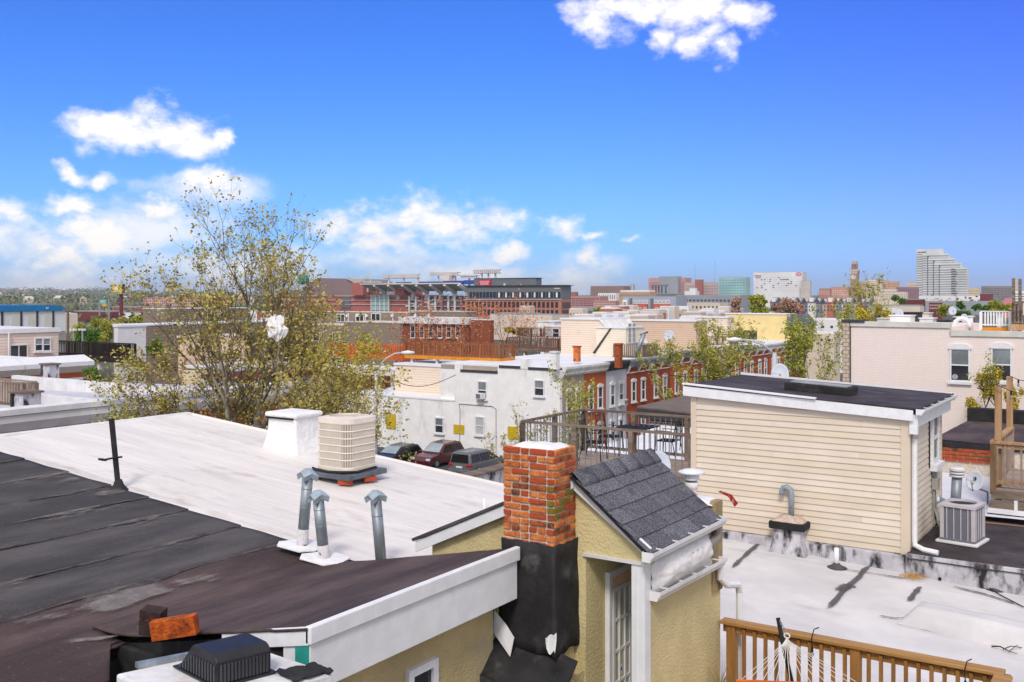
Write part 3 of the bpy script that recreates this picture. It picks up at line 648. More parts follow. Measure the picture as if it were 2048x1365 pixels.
# lower tarred cricket with torn flap
def cricket(u, v):
    x = -5.75 + u * .98; y = 7.95 + v * .45; z = 6.55 + .35 * v - .22 * u + .05 * mnoise.noise((x * 3, y * 4, 1)); return (x, y, z)
MB().grid(cricket, 14, 10).build('membrane_apron', TAR, bc, smooth=True, solid=.015)
def cr2(u, v): 
    x = -5.75 + u * (.98 + .05 * mnoise.noise((v * 4, 2, 1))); y = 7.95 - .03 * v + .02 * mnoise.noise((u * 6, v * 3, 2)); return (x, y, 6.56 - .22 * u - v * (.5 - .22 * u + .06 * mnoise.noise((u * 7, 0, 3))))
MB().grid(cr2, 14, 8).build('membrane_drop', TAR, bc, smooth=True, solid=.012)
MB().box(-5.9, -4.9, 8.0, 8.75, GZ, 6.45).build('masonry_base', STUCCO2, bc)
fl = thing('flashing_sheet', 'loose white flashing sheet leaning against the black chimney base', 'flashing', (-5.4, 8.2, 6.6))
MB().prism([onY(985, 1217, 8.22), onY(1012, 1250, 8.2), onY(1028, 1276, 8.18), onY(1020, 1314, 8.15), onY(984, 1262, 8.2)], (0, .006, 0)).build('sheet', WHITE, fl)
fl = thing('membrane_flap', 'torn white-backed membrane flap hanging off the chimney base corner', 'membrane flap', (-4.8, 8.0, 6.4))
def flp(u, v):
    a = onY(1092 + 18 * u + 8 * v - 9 * u * v, 1276 - 10 * u + 30 * v + 8 * u * v + 4 * math.sin(u * 9), 7.9); return a + Vector((0, -.03 * math.sin(u * 4 + v * 2), .02 * mnoise.noise((u * 3, v * 3, 0))))
MB().grid(flp, 6, 6).build('flap', WHITE2, fl, solid=.006)

# ================================================================ STAIR HOUSE WITH SHINGLED ROOF
YG = 8.76; XL, XN, XP, XR_ = -6.92, -4.88, -4.37, -4.24; YR = 10.72
XRI, ZRI = -4.97, 8.36; ZEL = 7.46; ZER = 7.80
sh = thing('stair_house', 'yellow stucco rooftop stair house with steep grey shingle slope and glazed door', 'stair house', (-5.5, 9.7, GZ))
ZST = 7.63
MB().prism([(XL + .1, YG, GZ), (XN, YG, GZ), (XN, YG, ZST - .02), (XR_, YG, ZST - .02), (XR_, YG, ZER + .02), (XRI, YG, ZRI - .05), (XL + .1, YG, ZEL + .04)], (0, .12, 0)).build('gable_wall', STUCCO, sh)
MB().box(XN - .12, XN, YG + .12, YR - .02, GZ, ZST + .4).build('door_wall', STUCCO, sh)
MB().box(XR_ - .14, XR_, YG + .13, YR, GZ, ZER - .02).build('side_wall', STUCCO, sh)
MB().box(XN + .002, XR_ - .16, YG + .13, YG + 1.14, ZST + .0, ZST + .02).build('bounce_ceiling', WHITE, sh)  # white ceiling added out of view, to bounce light onto the door
MB().box(XR_ - .155, XR_ - .142, YG + .14, YG + 1.14, GZ, ZST).build('bounce_panel', WHITE, sh)  # added white sheet inside the side wall, throws light back at the door
MB().box(XN, XR_ - .16, YG + 1.15, YG + 1.25, GZ, ZER).build('alcove_wall', STUCCO, sh)
MB().box(XP, XR_ + .012, YG - .012, YG + .13, GZ, ZST - .01).build('corner_post', WHITE, sh, bevel=.006)
MB().box(XP + .05, XP + .06, YG - .02, YG - .012, GZ, ZST - .02).build('post_bead', WHITE, sh)
MB().prism([(XN - .02, YG - .03, ZST), (XR_ - .01, YG - .03, ZST), (XR_ - .01, YG - .03, ZST - .03), (XN - .02, YG - .03, ZST - .03)], (0, .13, 0)).build('lintel_strip', WHITE2, sh)
# left slope
MB().prism([(XL - .08, YG - .12, ZEL + .02), (XRI, YG - .12, ZRI + .04), (XRI, YG - .12, ZRI + .07), (XL - .1, YG - .12, ZEL + .05)], (0, 1.9, 0)).build('left_slope', ROLLG, sh)
MB().prism([(XL - .06, YG - .1, ZEL - .1), (XRI, YG - .1, ZRI - .08), (XRI, YG - .1, ZRI + .04), (XL - .06, YG - .1, ZEL + .02)], (0, .04, 0)).build('left_rake_board', WHITE, sh, bevel=.004)
MB().box(XL + .1, XL + .2, YG + .12, YR - .1, 6.8, ZEL + .05).build('left_wall', STUCCO, sh)
MB().prism([(XRI - .02, YG - .07, ZRI + .02), (XRI - .02, YG - .07, ZRI - .1), (XR_ + .1, YG - .07, ZER - .13), (XR_ + .1, YG - .07, ZER - .01)], (0, .04, 0)).build('rake_board', WHITE, sh, bevel=.004)
# shingles
SHM = [mat('shingle_%s' % n_, c, .95, .4, 70, detail=3, col2=c2, lo=.38, hi=.62, bump=.5, bscale=110, col3=tuple(x * .8 for x in c), s3=5) for n_, c, c2 in (('slate', P(84, 84, 92), P(122, 122, 130)), ('dusk', P(78, 78, 85), P(114, 113, 120)), ('ash', P(90, 90, 98), P(130, 130, 138)))]
EV = Vector((XR_ + .12, 0, ZER - .06)); RG = Vector((XRI, 0, ZRI + .05)); sl = (EV - RG); SL = sl.length; sdir_ = sl.normalized(); snrm = Vector((-sdir_.z, 0, sdir_.x))
if snrm.z < 0: snrm = -snrm
YS0, YS1 = YG - .14, 10.42
MB().prism([RG + Vector((0, YS0 + .01, 0)) - snrm * .03, EV + Vector((0, YS0 + .01, 0)) - snrm * .03, EV + Vector((0, YS0 + .01, 0)) - snrm * .005, RG + Vector((0, YS0 + .01, 0)) - snrm * .005], (0, YS1 - YS0 - .02, 0)).build('roof_deck', mat('dark_felt', (.02, .02, .02)), sh)
nrow = 5; ex = (SL - .12) / nrow
random.seed(5)
for r_ in range(nrow):
    top_ = .12 + r_ * ex - .05; bot = .12 + (r_ + 1) * ex + .004
    y = YS0 - (.164 if r_ % 2 else 0) - .05 * (r_ // 2)
    while y < YS1:
        ya, yb = max(y, YS0), min(y + .316, YS1); y += .328
        if yb - ya < .04: continue
        A = RG + sdir_ * top_; B = RG + sdir_ * (bot + rn(-.004, .004)); lift = .004 + .004 * random.random()
        m = MB().prism([A + Vector((0, ya, 0)) + snrm * .001, B + Vector((0, ya, 0)) + snrm * (.012 + lift), B + Vector((0, yb, 0)) + snrm * (.012 + lift), A + Vector((0, yb, 0)) + snrm * .001], snrm * .007)
        m.build('shingle', random.choice(SHM), sh)
y = YS0
while y < YS1:
    yb = min(y + .33, YS1); m = MB(); n_ = 4
    def cap(u, v, y=y, yb=yb):
        yy = y + v * (yb - y); a = -1 + 2 * u; k = abs(a)
        p_ = RG + (sdir_ * (.17 * a) if a > 0 else Vector((-.15 * k, 0, -.07 * k))) + Vector((0, 0, .03 * (1 - k * k))) + snrm * (.022 + .006 * v)
        return (p_.x, yy, p_.z)
    m.grid(cap, 8, 2).build('ridge_shingle', random.choice(SHM), sh, smooth=True, solid=.008); y += .33
# gutters
def gutter(name, x, y0, y1, z, wd=.11, hh=.09, m_=WHITE, drop=0, parent=None):
    g = MB(); pr = [(0, hh), (0, 0), (wd * .7, 0), (wd * .78, hh * .35), (wd, hh * .6), (wd, hh)]
    def f(u, v):
        k = u * (len(pr) - 1); i = min(int(k), len(pr) - 2); fr_ = k - i; a = pr[i][0] * (1 - fr_) + pr[i + 1][0] * fr_; b = pr[i][1] * (1 - fr_) + pr[i + 1][1] * fr_
        return (x + a, y0 + v * (y1 - y0), z + b - drop * v)
    o = g.grid(f, (len(pr) - 1) * 1, 6).build(name, m_, parent, solid=.006)
    cap_ = MB(); cap_.prism([(x + a, y0, z + b) for a, b in pr], (0, .006, 0)); cap_.prism([(x + a, y1, z + b - drop) for a, b in pr], (0, -.006, 0)); cap_.build('end_cap', m_, o)
    hm = MB()
    for k in range(5): yy = y0 + (y1 - y0) * (k + .5) / 5; hm.box(x, x + wd + .004, yy - .008, yy + .008, z + hh - .006 - drop * (k + .5) / 5, z + hh + .004 - drop * (k + .5) / 5)
    hm.build('hangers', m_, o); return o
gutter('gutter', XR_ + .06, YG - .16, 10.5, ZER - .12, parent=sh)
gutter('lower_gutter', XR_ + .01, 8.86, 10.62, 7.24, m_=WHITE2, drop=.04, parent=sh)
MB().box(XR_ + .09, XR_ + .094, YG - .12, 10.45, ZER - .13, ZER - .03).build('drip_edge', BLACKM, sh)
ELB = mat('grey_elbow', P(150, 140, 132), .5, .1, 8)
MB().tube([(XR_ + .07, 10.42, ZER - .1), (XR_ + .07, 10.48, ZER - .2), (XR_ + .07, 10.42, ZER - .27), (XR_ + .06, 10.2, ZER - .29), (XR_ + .06, 9.7, ZER - .29)], .05, 10).build('outlet_elbow', ELB, sh, smooth=True)
DS = [(XR_ + .06, 10.55, 7.22), (XR_ + .06, 10.57, 7.06), (XR_ + .10, 10.66, 6.97), (XR_ + .14, 10.9, 6.92), (XR_ + .14, 10.95, 6.82), (XR_ + .14, 10.95, 5.25)]
MB().tube(DS, .042, 8).build('downspout', WHITE, sh, bevel=.004)
# plastic-wrapped bulge above the lower gutter
PLASTIC = mat('white_plastic_sheet', (.78, .76, .75), .35, .06, 4, col3=(.60, .56, .52), s3=6, lo3=.6, hi3=.9, bump=.5, bscale=9, bdist=.04)
def wrap(u, v):
    y = 8.92 + v * 1.5; a = u * math.pi * .62; k = min(1, 7 * v, 7 * (1 - v))
    bulge = .12 * math.sin(u * math.pi) ** .6 * k + .012 * mnoise.noise((y * 5, u * 6, 2)) + .01 * mnoise.noise((y * 14, u * 10, 5))
    return (XR_ + .004 + bulge, y, 7.27 + .36 * (1 - u) * (.8 + .2 * k) + .012 * mnoise.noise((y * 4, 1, 1)))
MB().grid(wrap, 16, 50).build('plastic_wrap', PLASTIC, sh, smooth=True)
# door
DPEACH = mat('peach_door', P(236, 200, 172), .6, .08, 6)
ZD1, ZD0 = 7.27, 5.22; Y0D = YatX(1216, XN); Y1D = Y0D + .555
dr = MB().box(XN, XN + .03, Y0D, Y1D, ZD0, ZD1).build('door', DPEACH, sh, bevel=.004)
cas = MB(); cas.box(XN - .01, XN + .05, Y0D - .06, Y0D, ZD0, ZD1 + .07).box(XN - .01, XN + .05, Y1D, Y1D + .08, ZD0, ZD1 + .07).box(XN - .01, XN + .05, Y0D, Y1D, ZD1, ZD1 + .07); cas.build('door_casing', WHITE, sh, bevel=.004)
gy0, gy1, gz0, gz1 = Y0D + .055, Y1D - .115, 5.5, 7.13
fr_ = MB()
for k in range(4): yy = gy0 + (gy1 - gy0) * k / 3; fr_.box(XN + .028, XN + .048, yy - (.022 if k in (0, 3) else .012), yy + (.022 if k in (0, 3) else .012), gz0, gz1)
for k in range(6): zz = gz0 + (gz1 - gz0) * k / 5; fr_.box(XN + .028, XN + .046, gy0, gy1, zz - (.024 if k in (0, 5) else .014), zz + (.024 if k in (0, 5) else .014))
fr_.build('muntins', WHITE, dr)
DGL = mat('curtained_glass', P(226, 229, 224), .12, .25, 3, col2=P(170, 166, 128), stretch=(1, 9, .4), lo=.45, hi=.55, spec=.6)
for i in range(3):
    for k in range(5): MB().box(XN + .03, XN + .034, gy0 + (gy1 - gy0) * i / 3 + .012, gy0 + (gy1 - gy0) * (i + 1) / 3 - .012, gz0 + (gz1 - gz0) * k / 5 + .014, gz0 + (gz1 - gz0) * (k + 1) / 5 - .014).build('pane', DGL, dr)
kb = onX(1260, 1336, XN + .03)
m = MB(); m.tube([(XN + .02, kb.y + .03, kb.z), (XN + .07, kb.y + .03, kb.z)], .012, 8); m.lathe((XN + .09, kb.y + .03, kb.z - .03), [(.012, 0), (.028, .012), (.032, .03), (.028, .048), (.012, .06)], 12); m.build('knob', mat('brass', (.45, .33, .14), .3, .1, 5, metal=.9), dr, smooth=True)
st = onX(1242, 1338, XN + .036); m = MB(); m.prism([(XN + .036, st.y + .03 * math.cos(2 * math.pi * k / 16), st.z + .06 * math.sin(2 * math.pi * k / 16)) for k in range(16)], (.002, 0, 0)); s1 = m.build('sticker', WHITE, dr)
MB().box(XN + .038, XN + .0395, st.y - .02, st.y + .02, st.z - .02, st.z + .015).build('sticker_band', mat('blue_print', P(40, 70, 170), .5), dr)
# rear block with white cap
MB().box(-5.3, XR_ + .02, 10.46, YR + .02, 6.9, 7.9).build('rear_block', mat('dirty_stucco', P(168, 148, 110), .95, .2, 4, col3=P(96, 84, 62), s3=5, lo3=.5, hi3=.7, st3=(1, 1, .3), bump=.9, bscale=40), sh)
def rcap(u, v): x = -5.35 + u * 1.13; y = 10.42 + v * .36; return (x, y, 7.93 + .03 * mnoise.noise((x * 4, y * 4, 2)) - .05 * (1 - min(1, 8 * min(u, 1 - u, v, 1 - v))))
MB().grid(rcap, 16, 8).build('white_cap', MASONW, sh, smooth=True)
q = onY(1383, 968, 10.62)
vt = thing('roof_vent', 'white mushroom vent on the white capped block behind the shingles', 'roof vent', q)
MB().lathe(q + Vector((0, 0, -.06)), [(.075, 0), (.075, .08)], 16).build('stem', WHITE2, vt, smooth=True)
MB().lathe(q + Vector((0, 0, .03)), [(.065, 0), (.065, .03)], 16).build('screen', mat('vent_mesh', (.2, .2, .2), .7), vt)
MB().lathe(q + Vector((0, 0, .05)), [(.088, 0), (.088, .075)], 18).build('drum', WHITE, vt, smooth=False)
MB().lathe(q + Vector((0, 0, .127)), [(.15, 0), (.15, .012), (.09, .035), (.02, .045)], 20).build('cap', WHITE, vt)
q = onY(1436, 984, 10.75)
rb = thing('broken_board', 'splintered red painted board sticking out by the white capped block', 'board', q)
MB().prism([q, q + Vector((.02, 0, .012)), onY(1462, 990, 10.7), onY(1475, 1008, 10.66), onY(1469, 1014, 10.66), onY(1456, 994, 10.7)], (0, .02, .0)).build('board', mat('red_flaking', P(150, 40, 34), .7, .2, 12, col3=P(170, 140, 130), s3=18, lo3=.55, hi3=.62), rb)
# ================================================================ GREY FLAT ROOF
def zg(x): return 5.38 - .048 * (x + 7.2)
YW = 18.96; XB0, XB1, YB1 = -8.1, -3.93, 21.96
GREYR = mat('grey_roof_coating', P(202, 199, 201), .75, .06, .9, col2=P(213, 210, 211), col3=P(164, 161, 164), s3=.9, lo3=.55, hi3=.85, st3=(.5, 1.6, 1), bump=.25, bscale=3, bst=(.6, 2, 1), bdist=.04)
TARW = mat('tar_streaked_white', P(190, 188, 194), .85, .15, 3, col3=P(44, 42, 46), s3=3.2, lo3=.46, hi3=.66, st3=(1.4, 1.4, .6), bump=.5, bscale=10)
h3 = thing('rowhouse', 'lower house with a pale grey coated flat roof beyond the wooden railing', 'house', (-3, 15, GZ))
def groof(u, v): x = -13.0 + u * 19; y = 11.0 + v * 7.86; return (x, y, zg(x) + .015 * mnoise.noise((x * .8, y * 1.1, 6)) - .03 * 0)
MB().grid(groof, 90, 50).build('roof_membrane', GREYR, h3, smooth=True)
MB().prism([(-13, 11.05, GZ), (6, 11.05, GZ), (6, 11.05, zg(6) - .06), (-13, 11.05, zg(-13) - .06)], (0, 7.7, 0)).build('wall', BRICKW, h3)
# tar seam streaks
TARG = mat('tar_smear', P(96, 92, 98), .8, .25, 8, col2=P(70, 66, 72), bump=.5, bscale=25)
TARS = fademat('tar_smear_fading', P(88, 84, 88), 16, amt=.82, contrast=.2, bump=.5, bscale=25)
def smear(pts, wd, parent, seed):
    vals = []
    P_ = [Vector((p.x, p.y, 0)) for p in (onZ(px, py, zg(-3.5)) for px, py in pts)]; m = MB(); n = 24
    def f(u, v):
        k = v * (len(P_) - 1); i = min(int(k), len(P_) - 2); p_ = P_[i].lerp(P_[i + 1], k - i); d = (P_[i + 1] - P_[i]).normalized(); s_ = Vector((d.y, -d.x, 0))
        ww = wd * 1.7; p_ = p_ + s_ * ((u - .5) * ww + .03 * mnoise.noise((v * 7, seed, u * 2)))
        vals.append(1.15 * math.sin(math.pi * u) * min(1, 6 * v, 6 * (1 - v))); return (p_.x, p_.y, zg(p_.x) + .026 + .012 * mnoise.noise((p_.x * .8, p_.y * 1.1, 6)))
    m.grid(f, 8, n); setfade(m.build('tar_smear', TARS, parent, smooth=True), vals)
smear([(1458, 1160), (1500, 1120), (1522, 1102)], .07, h3, 1)
smear([(1650, 1234), (1688, 1190), (1720, 1160), (1742, 1136)], .085, h3, 2)
smear([(1678, 1192), (1690, 1184), (1704, 1178)], .17, h3, 3)
smear([(1816, 1208), (1830, 1190), (1843, 1174)], .07, h3, 4)
smear([(1440, 1092), (1500, 1100), (1560, 1112), (1620, 1122)], .05, h3, 7); smear([(1640, 1140), (1700, 1150), (1760, 1156), (1840, 1164)], .035, h3, 8); smear([(1900, 1172), (1960, 1184), (2047, 1206)], .05, h3, 9); smear([(1755, 1236), (1790, 1240), (1830, 1236)], .03, h3, 12)
# low coated curb running across the roof
c0 = onZ(1795, 1258, zg(-2)); 
def curbf(u, v):
    x = c0.x + u * 8; y = c0.y + .55 * v; z = zg(x) + .30 * min(1, min(v, 1 - v) * 5) * min(1, u * 30) + .02 * mnoise.noise((x * 3, y * 5, 1)); return (x, y, z)
MB().grid(curbf, 60, 14).build('party_curb', GREYR, h3, smooth=True)
MB().box(-13, 6, 18.84, 19.0, 4.6, 5.54).build('parapet_step', TARW, h3, bevel=.02)
# deck under the railing
# ================================================================ SIDED STAIR HOUSE
VINYL = mat('cream_vinyl', P(212, 199, 181), .5, .03, 1.5, col2=P(217, 205, 189))
VIN3 = [VINYL, mat('cream_vinyl_faded', P(216, 203, 186), .55, .04, 1.1, col3=P(206, 188, 160), s3=1.2, lo3=.6, hi3=.9, st3=(.6, 1, 2)), mat('cream_vinyl_warm', P(210, 196, 176), .5, .04, 1.3, col3=P(204, 186, 156), s3=.9, lo3=.62, hi3=.9)]
VINYL2 = mat('cream_vinyl_trim', P(208, 193, 172), .5, .03, 1.5)
b = thing('stair_house', 'large cream vinyl-sided rooftop stair house with dark flat roof', 'stair house', (-6, 20.4, 5.5))
ZB = 5.55
def ztop(x): return 8.24 - .045 * (x - XB0)
MB().prism([(XB0 + .02, YW + .03, ZB - .3), (XB1 - .03, YW + .03, ZB - .3), (XB1 - .03, YW + .03, ztop(XB1) - .01), (XB0 + .02, YW + .03, ztop(XB0) - .01)], (0, YB1 - YW - .05, 0)).build('wall', VINYL2, b)
lap = .118; z = ZB; k = 0
while z < 8.3:
    xr = XB1 - .13; zt0 = min(z + lap, ztop(XB0)); zt1 = min(z + lap, ztop(xr))
    if zt1 - z > .01 or zt0 - z > .01:
        x1 = xr if zt1 - z > .01 else XB0 + (8.24 - z) / .045
        cut = XB0 + (.25, .9, 2.75, 1.7, 3.4)[k % 5] + rn(-.1, .1); segs = [(XB0, cut - .0015), (cut, x1)] if cut < x1 - .3 else [(XB0, x1)]
        for (xa_, xb_) in segs:
            za_, zb_ = max(min(z + lap, ztop(xa_)), z + .004), max(min(z + lap, ztop(xb_)), z + .004); o_ = rn(0, .004)
            MB().add([(xa_, YW - .022 - o_, z), (xb_, YW - .022 - o_ + rn(-.002, .002), z + rn(-.002, .002)), (xb_, YW - .002, zb_), (xa_, YW - .002, za_), (xa_, YW + .028, z), (xb_, YW + .028, z), (xb_, YW + .028, zb_), (xa_, YW + .028, za_)],
                 [(0, 1, 2, 3), (4, 7, 6, 5), (0, 4, 5, 1), (1, 5, 6, 2), (2, 6, 7, 3), (3, 7, 4, 0)]).build('siding_board', random.choice(VIN3), b)
    z += lap; k += 1
z = ZB
while z < 8.0:
    zt = min(z + lap, ztop(XB1) - .005)
    if zt - z > .01: MB().add([(XB1 + .022, YW + .1, z), (XB1 + .022, YB1, z), (XB1 + .002, YB1, zt), (XB1 + .002, YW + .1, zt), (XB1 - .028, YW + .1, z), (XB1 - .028, YB1, z), (XB1 - .028, YB1, zt), (XB1 - .028, YW + .1, zt)],
                 [(0, 1, 2, 3), (4, 7, 6, 5), (0, 4, 5, 1), (1, 5, 6, 2), (2, 6, 7, 3), (3, 7, 4, 0)]).build('siding_board', VINYL, b)
    z += lap
MB().box(XB1 - .13, XB1 + .026, YW - .03, YW + .1, ZB - .06, ztop(XB1)).build('corner_trim', VINYL2, b, bevel=.006)
MB().box(XB0 - .02, XB0 + .1, YW - .03, YW + .03, ZB - .02, ztop(XB0)).build('corner_trim', VINYL2, b, bevel=.006)
MB().box(XB1 - .03, XB1 + .028, YB1 - .1, YB1 + .01, ZB, ztop(XB1)).build('corner_trim', VINYL2, b)
# roof, fascia, skylight
ROOFD = mat('dark_membrane', P(62, 54, 56), .8, .25, 1.4, col2=P(78, 70, 72), col3=P(130, 122, 124), s3=1.8, lo3=.6, hi3=.9, st3=(.6, 2, 1), bump=.3, bscale=8)
MB().prism([(XB0 - .12, YW - .12, ztop(XB0) + .12), (XB1 + .22, YW - .12, ztop(XB1 + .22) + .12), (XB1 + .22, YW - .12, ztop(XB1 + .22) + .15), (XB0 - .12, YW - .12, ztop(XB0) + .15)], (0, YB1 - YW + .3, 0)).build('roof', ROOFD, b)
MB().prism([(XB0 - .14, YW - .14, ztop(XB0) - .06), (XB1 + .1, YW - .14, ztop(XB1) - .09), (XB1 + .1, YW - .14, ztop(XB1) + .10), (XB0 - .14, YW - .14, ztop(XB0) + .13)], (0, .06, 0)).build('fascia', WHITE, b, bevel=.004)
MB().prism([(XB0 - .15, YW - .17, ztop(XB0) + .165), (XB0 + 2.55, YW - .2, ztop(XB0 + 2.55) + .13), (XB0 + 2.55, YW - .2, ztop(XB0 + 2.55) + .165), (XB0 - .15, YW - .17, ztop(XB0) + .2)], (0, .1, 0)).build('lifted_drip_edge', WHITE, b, bevel=.006)
MB().prism([(XB0 - .14, YB1 + .12, ztop(XB0) + .1), (XB1 + .2, YB1 + .12, ztop(XB1) + .06), (XB1 + .2, YB1 + .12, ztop(XB1) + .16), (XB0 - .14, YB1 + .12, ztop(XB0) + .2)], (0, .06, 0)).build('rear_edge', WHITE, b)
gutter('gutter', XB1 + .16, YW - .16, YB1 + .2, ztop(XB1) + .03, wd=.13, hh=.1, parent=b)
MB().box(XB1 + .03, XB1 + .17, YW - .08, YB1 + .15, ztop(XB1) - .2, ztop(XB1) + .02).build('soffit', WHITE, b)
MB().box(XB1 + .03, XB1 + .17, YW - .1, YW + .02, ztop(XB1) - .33, ztop(XB1) - .19).build('soffit_return', WHITE, b, bevel=.004)
sk0 = onY(1568, 772, 19.75); sk1 = onY(1702, 790, 19.75)
MB().prism([(sk0.x, 19.75, ztop(sk0.x) + .14), (sk1.x, 19.75, ztop(sk1.x) + .14), (sk1.x, 19.75, ztop(sk1.x) + .3), (sk0.x, 19.75, ztop(sk0.x) + .3)], (0, .55, 0)).build('skylight_curb', TAR, b, bevel=.02)
MB().prism([(sk0.x + .1, 19.82, ztop(sk0.x) + .305), (sk1.x - .1, 19.82, ztop(sk1.x) + .305), (sk1.x - .1, 19.82, ztop(sk1.x) + .32), (sk0.x + .1, 19.82, ztop(sk0.x) + .32)], (0, .42, 0)).build('skylight', mat('dull_skylight', P(150, 152, 150), .6, .15, 3), b)
MB().tube([(XB1 + .1, YW + .06, ztop(XB1) - .02), (XB1 + .1, YW + .1, ztop(XB1) - .3), (XB1 + .075, YW + .12, ztop(XB1) - .42)], .055, 10).build('downspout_elbow', mat('dull_white', P(200, 192, 184), .6), b, smooth=True)
MB().tube([(XB1 + .075, YW + .12, ztop(XB1) - .42), (XB1 + .075, YW + .12, 5.78)], .05, 8).build('downspout', WHITE, b)
MB().tube([(XB1 + .075, YW + .12, 5.8), (XB1 + .09, YW + .1, 5.7), (XB1 + .25, YW + .02, 5.66), (XB1 + .5, YW - .02, 5.645)], .05, 8).build('downspout_shoe', WHITE, b)
wp = onX(1868, 925, XB1 + .02); window(b, 'X', XB1 + .02, wp.y, wp.z, .62, 1.0, glass=GLASS, style='dh', bar=.08)
MB().box(XB1 + .02, XB1 + .03, wp.y - .5, wp.y - .42, wp.z - .05, wp.z + 1.05).build('weather_strip', BLACKM, b)
# meter and conduits on the side wall
mp_ = onX(1866, 962, XB1 + .03)
mt_ = thing('electric_meter', 'grey electric disconnect box with conduit on the cream siding', 'meter box', (XB1, mp_.y, 5.7))
BOXG = mat('box_grey', P(150, 152, 140), .5, .1, 6)
MB().box(XB1 + .023, XB1 + .14, mp_.y - .11, mp_.y + .11, mp_.z - .16, mp_.z + .06).build('box', BOXG, mt_, bevel=.008)
MB().box(XB1 + .023, XB1 + .10, mp_.y - .07, mp_.y + .07, mp_.z + .06, mp_.z + .2).build('cover', STEEL, mt_, bevel=.006)
for dy in (-.06, .0, .05): MB().tube([(XB1 + .06, mp_.y + dy, mp_.z - .15), (XB1 + .06, mp_.y + dy, mp_.z - .5), (XB1 + .1 - dy, mp_.y + dy - .05, mp_.z - .85), (XB1 + .35, mp_.y + dy - .2, 5.75)], .014, 6).build('conduit', BOXG if dy else BLACKM, mt_, smooth=True)
# ---------------- black roof to the right with its condenser, stack and dish
h4 = thing('rowhouse', 'house with a dark brown-black roof strip beside the cream stair house', 'house', (0, 20.5, GZ))
def broof(u, v): x = XB1 + .0 + u * 9.5; y = 18.8 + v * 3.3; return (x, y, 5.62 + .012 * mnoise.noise((x, y * 2, 3)) - .12 * max(0, (.04 - v) / .04))
MB().grid(broof, 60, 30).build('roof_membrane', ROOFD, h4, smooth=True)
MB().box(XB1 - .02, 5.5, 18.82, 22.1, GZ, 5.58).build('wall', TARW, h4)
def wr2(u, v): x = -12.6 + u * 18; y = 22.12 + v * 5.2; return (x, y, 5.7 + .05 * (v < .06) + .02 * mnoise.noise((x, y * 2, 3)))
LAVR = mat('lavender_white_roof', P(214, 214, 222), .7, .06, 1, col3=P(150, 150, 158), s3=1.5, lo3=.6, hi3=.85, bump=.4, bscale=5)
MB().grid(wr2, 60, 20).build('rear_membrane', LAVR, h4, smooth=True); MB().box(-12.6, 5.4, 22.13, 27.3, GZ, 5.62).build('rear_wall', BRICKW, h4)
q = onZ(1925, 1082, 5.64); q.z = 5.63
a2 = thing('air_conditioner', 'square grey condenser with vertical louvres beside the cream stair house', 'air conditioner', q)
ACG = mat('grey_enamel', P(190, 186, 188), .45, .05, 6); ACD = mat('louvre_grey', P(112, 112, 122), .6, .1, 8, stretch=(1, 1, 14))
W2 = .31; ang = R(-8)
def loc(x, y, z): return (q.x + x * math.cos(ang) - y * math.sin(ang), q.y + x * math.sin(ang) + y * math.cos(ang), q.z + z)
def lbox(mb, x0, x1, y0, y1, z0, z1):
    cs = [loc(x, y, z) for z in (z0, z1) for x, y in ((x0, y0), (x1, y0), (x1, y1), (x0, y1))]
    return mb.add(cs, [(0, 3, 2, 1), (4, 5, 6, 7), (0, 1, 5, 4), (1, 2, 6, 5), (2, 3, 7, 6), (3, 0, 4, 7)])
lbox(MB(), -W2 - .06, W2 + .06, -W2 - .06, W2 + .06, 0, .05).build('pad', WHITE2, a2, bevel=.012)
lbox(MB(), -W2 + .02, W2 - .02, -W2 + .02, W2 - .02, .05, .68).build('coil', ACD, a2)
for sx in (-1, 1):
    for sy in (-1, 1): lbox(MB(), sx * W2 - sx * .07, sx * W2, sy * W2 - sy * .07, sy * W2, .05, .68).build('corner_panel', ACG, a2, bevel=.008)
for k in range(1, 5):
    x = -W2 + 2 * W2 * k / 5; lbox(MB(), x - .008, x + .008, -W2 + .004, -W2 + .03, .08, .66).build('mullion', ACG, a2); lbox(MB(), W2 - .03, W2 - .004, x - .008, x + .008, .08, .66).build('mullion', ACG, a2)
lbox(MB(), -W2 - .004, W2 + .004, -W2 - .004, W2 + .004, .05, .09).build('base_rail', ACD, a2)
tp = MB(); n = 24; ri = [loc(.25 * math.cos(2 * math.pi * k / n), .25 * math.sin(2 * math.pi * k / n), .735) for k in range(n)]
def sqp(k, h_, z): a = 2 * math.pi * k / n; s_ = 1 / max(abs(math.cos(a)), abs(math.sin(a))); return loc(h_ * s_ * math.cos(a), h_ * s_ * math.sin(a), z)
tp.add([sqp(k, W2 + .015, .67) for k in range(n)] + [sqp(k, W2 + .015, .72) for k in range(n)] + ri + [loc(.24 * math.cos(2 * math.pi * k / n), .24 * math.sin(2 * math.pi * k / n), .66) for k in range(n)],
       [(l * n + k, l * n + (k + 1) % n, (l + 1) * n + (k + 1) % n, (l + 1) * n + k) for l in range(3) for k in range(n)]).build('fan_top', ACG, a2)
MB().cyl(loc(0, 0, .69), loc(0, 0, .7), .245, n=24).build('fan_guard', mat('fan_grille', (.035, .033, .03), .7, .4, 60), a2)
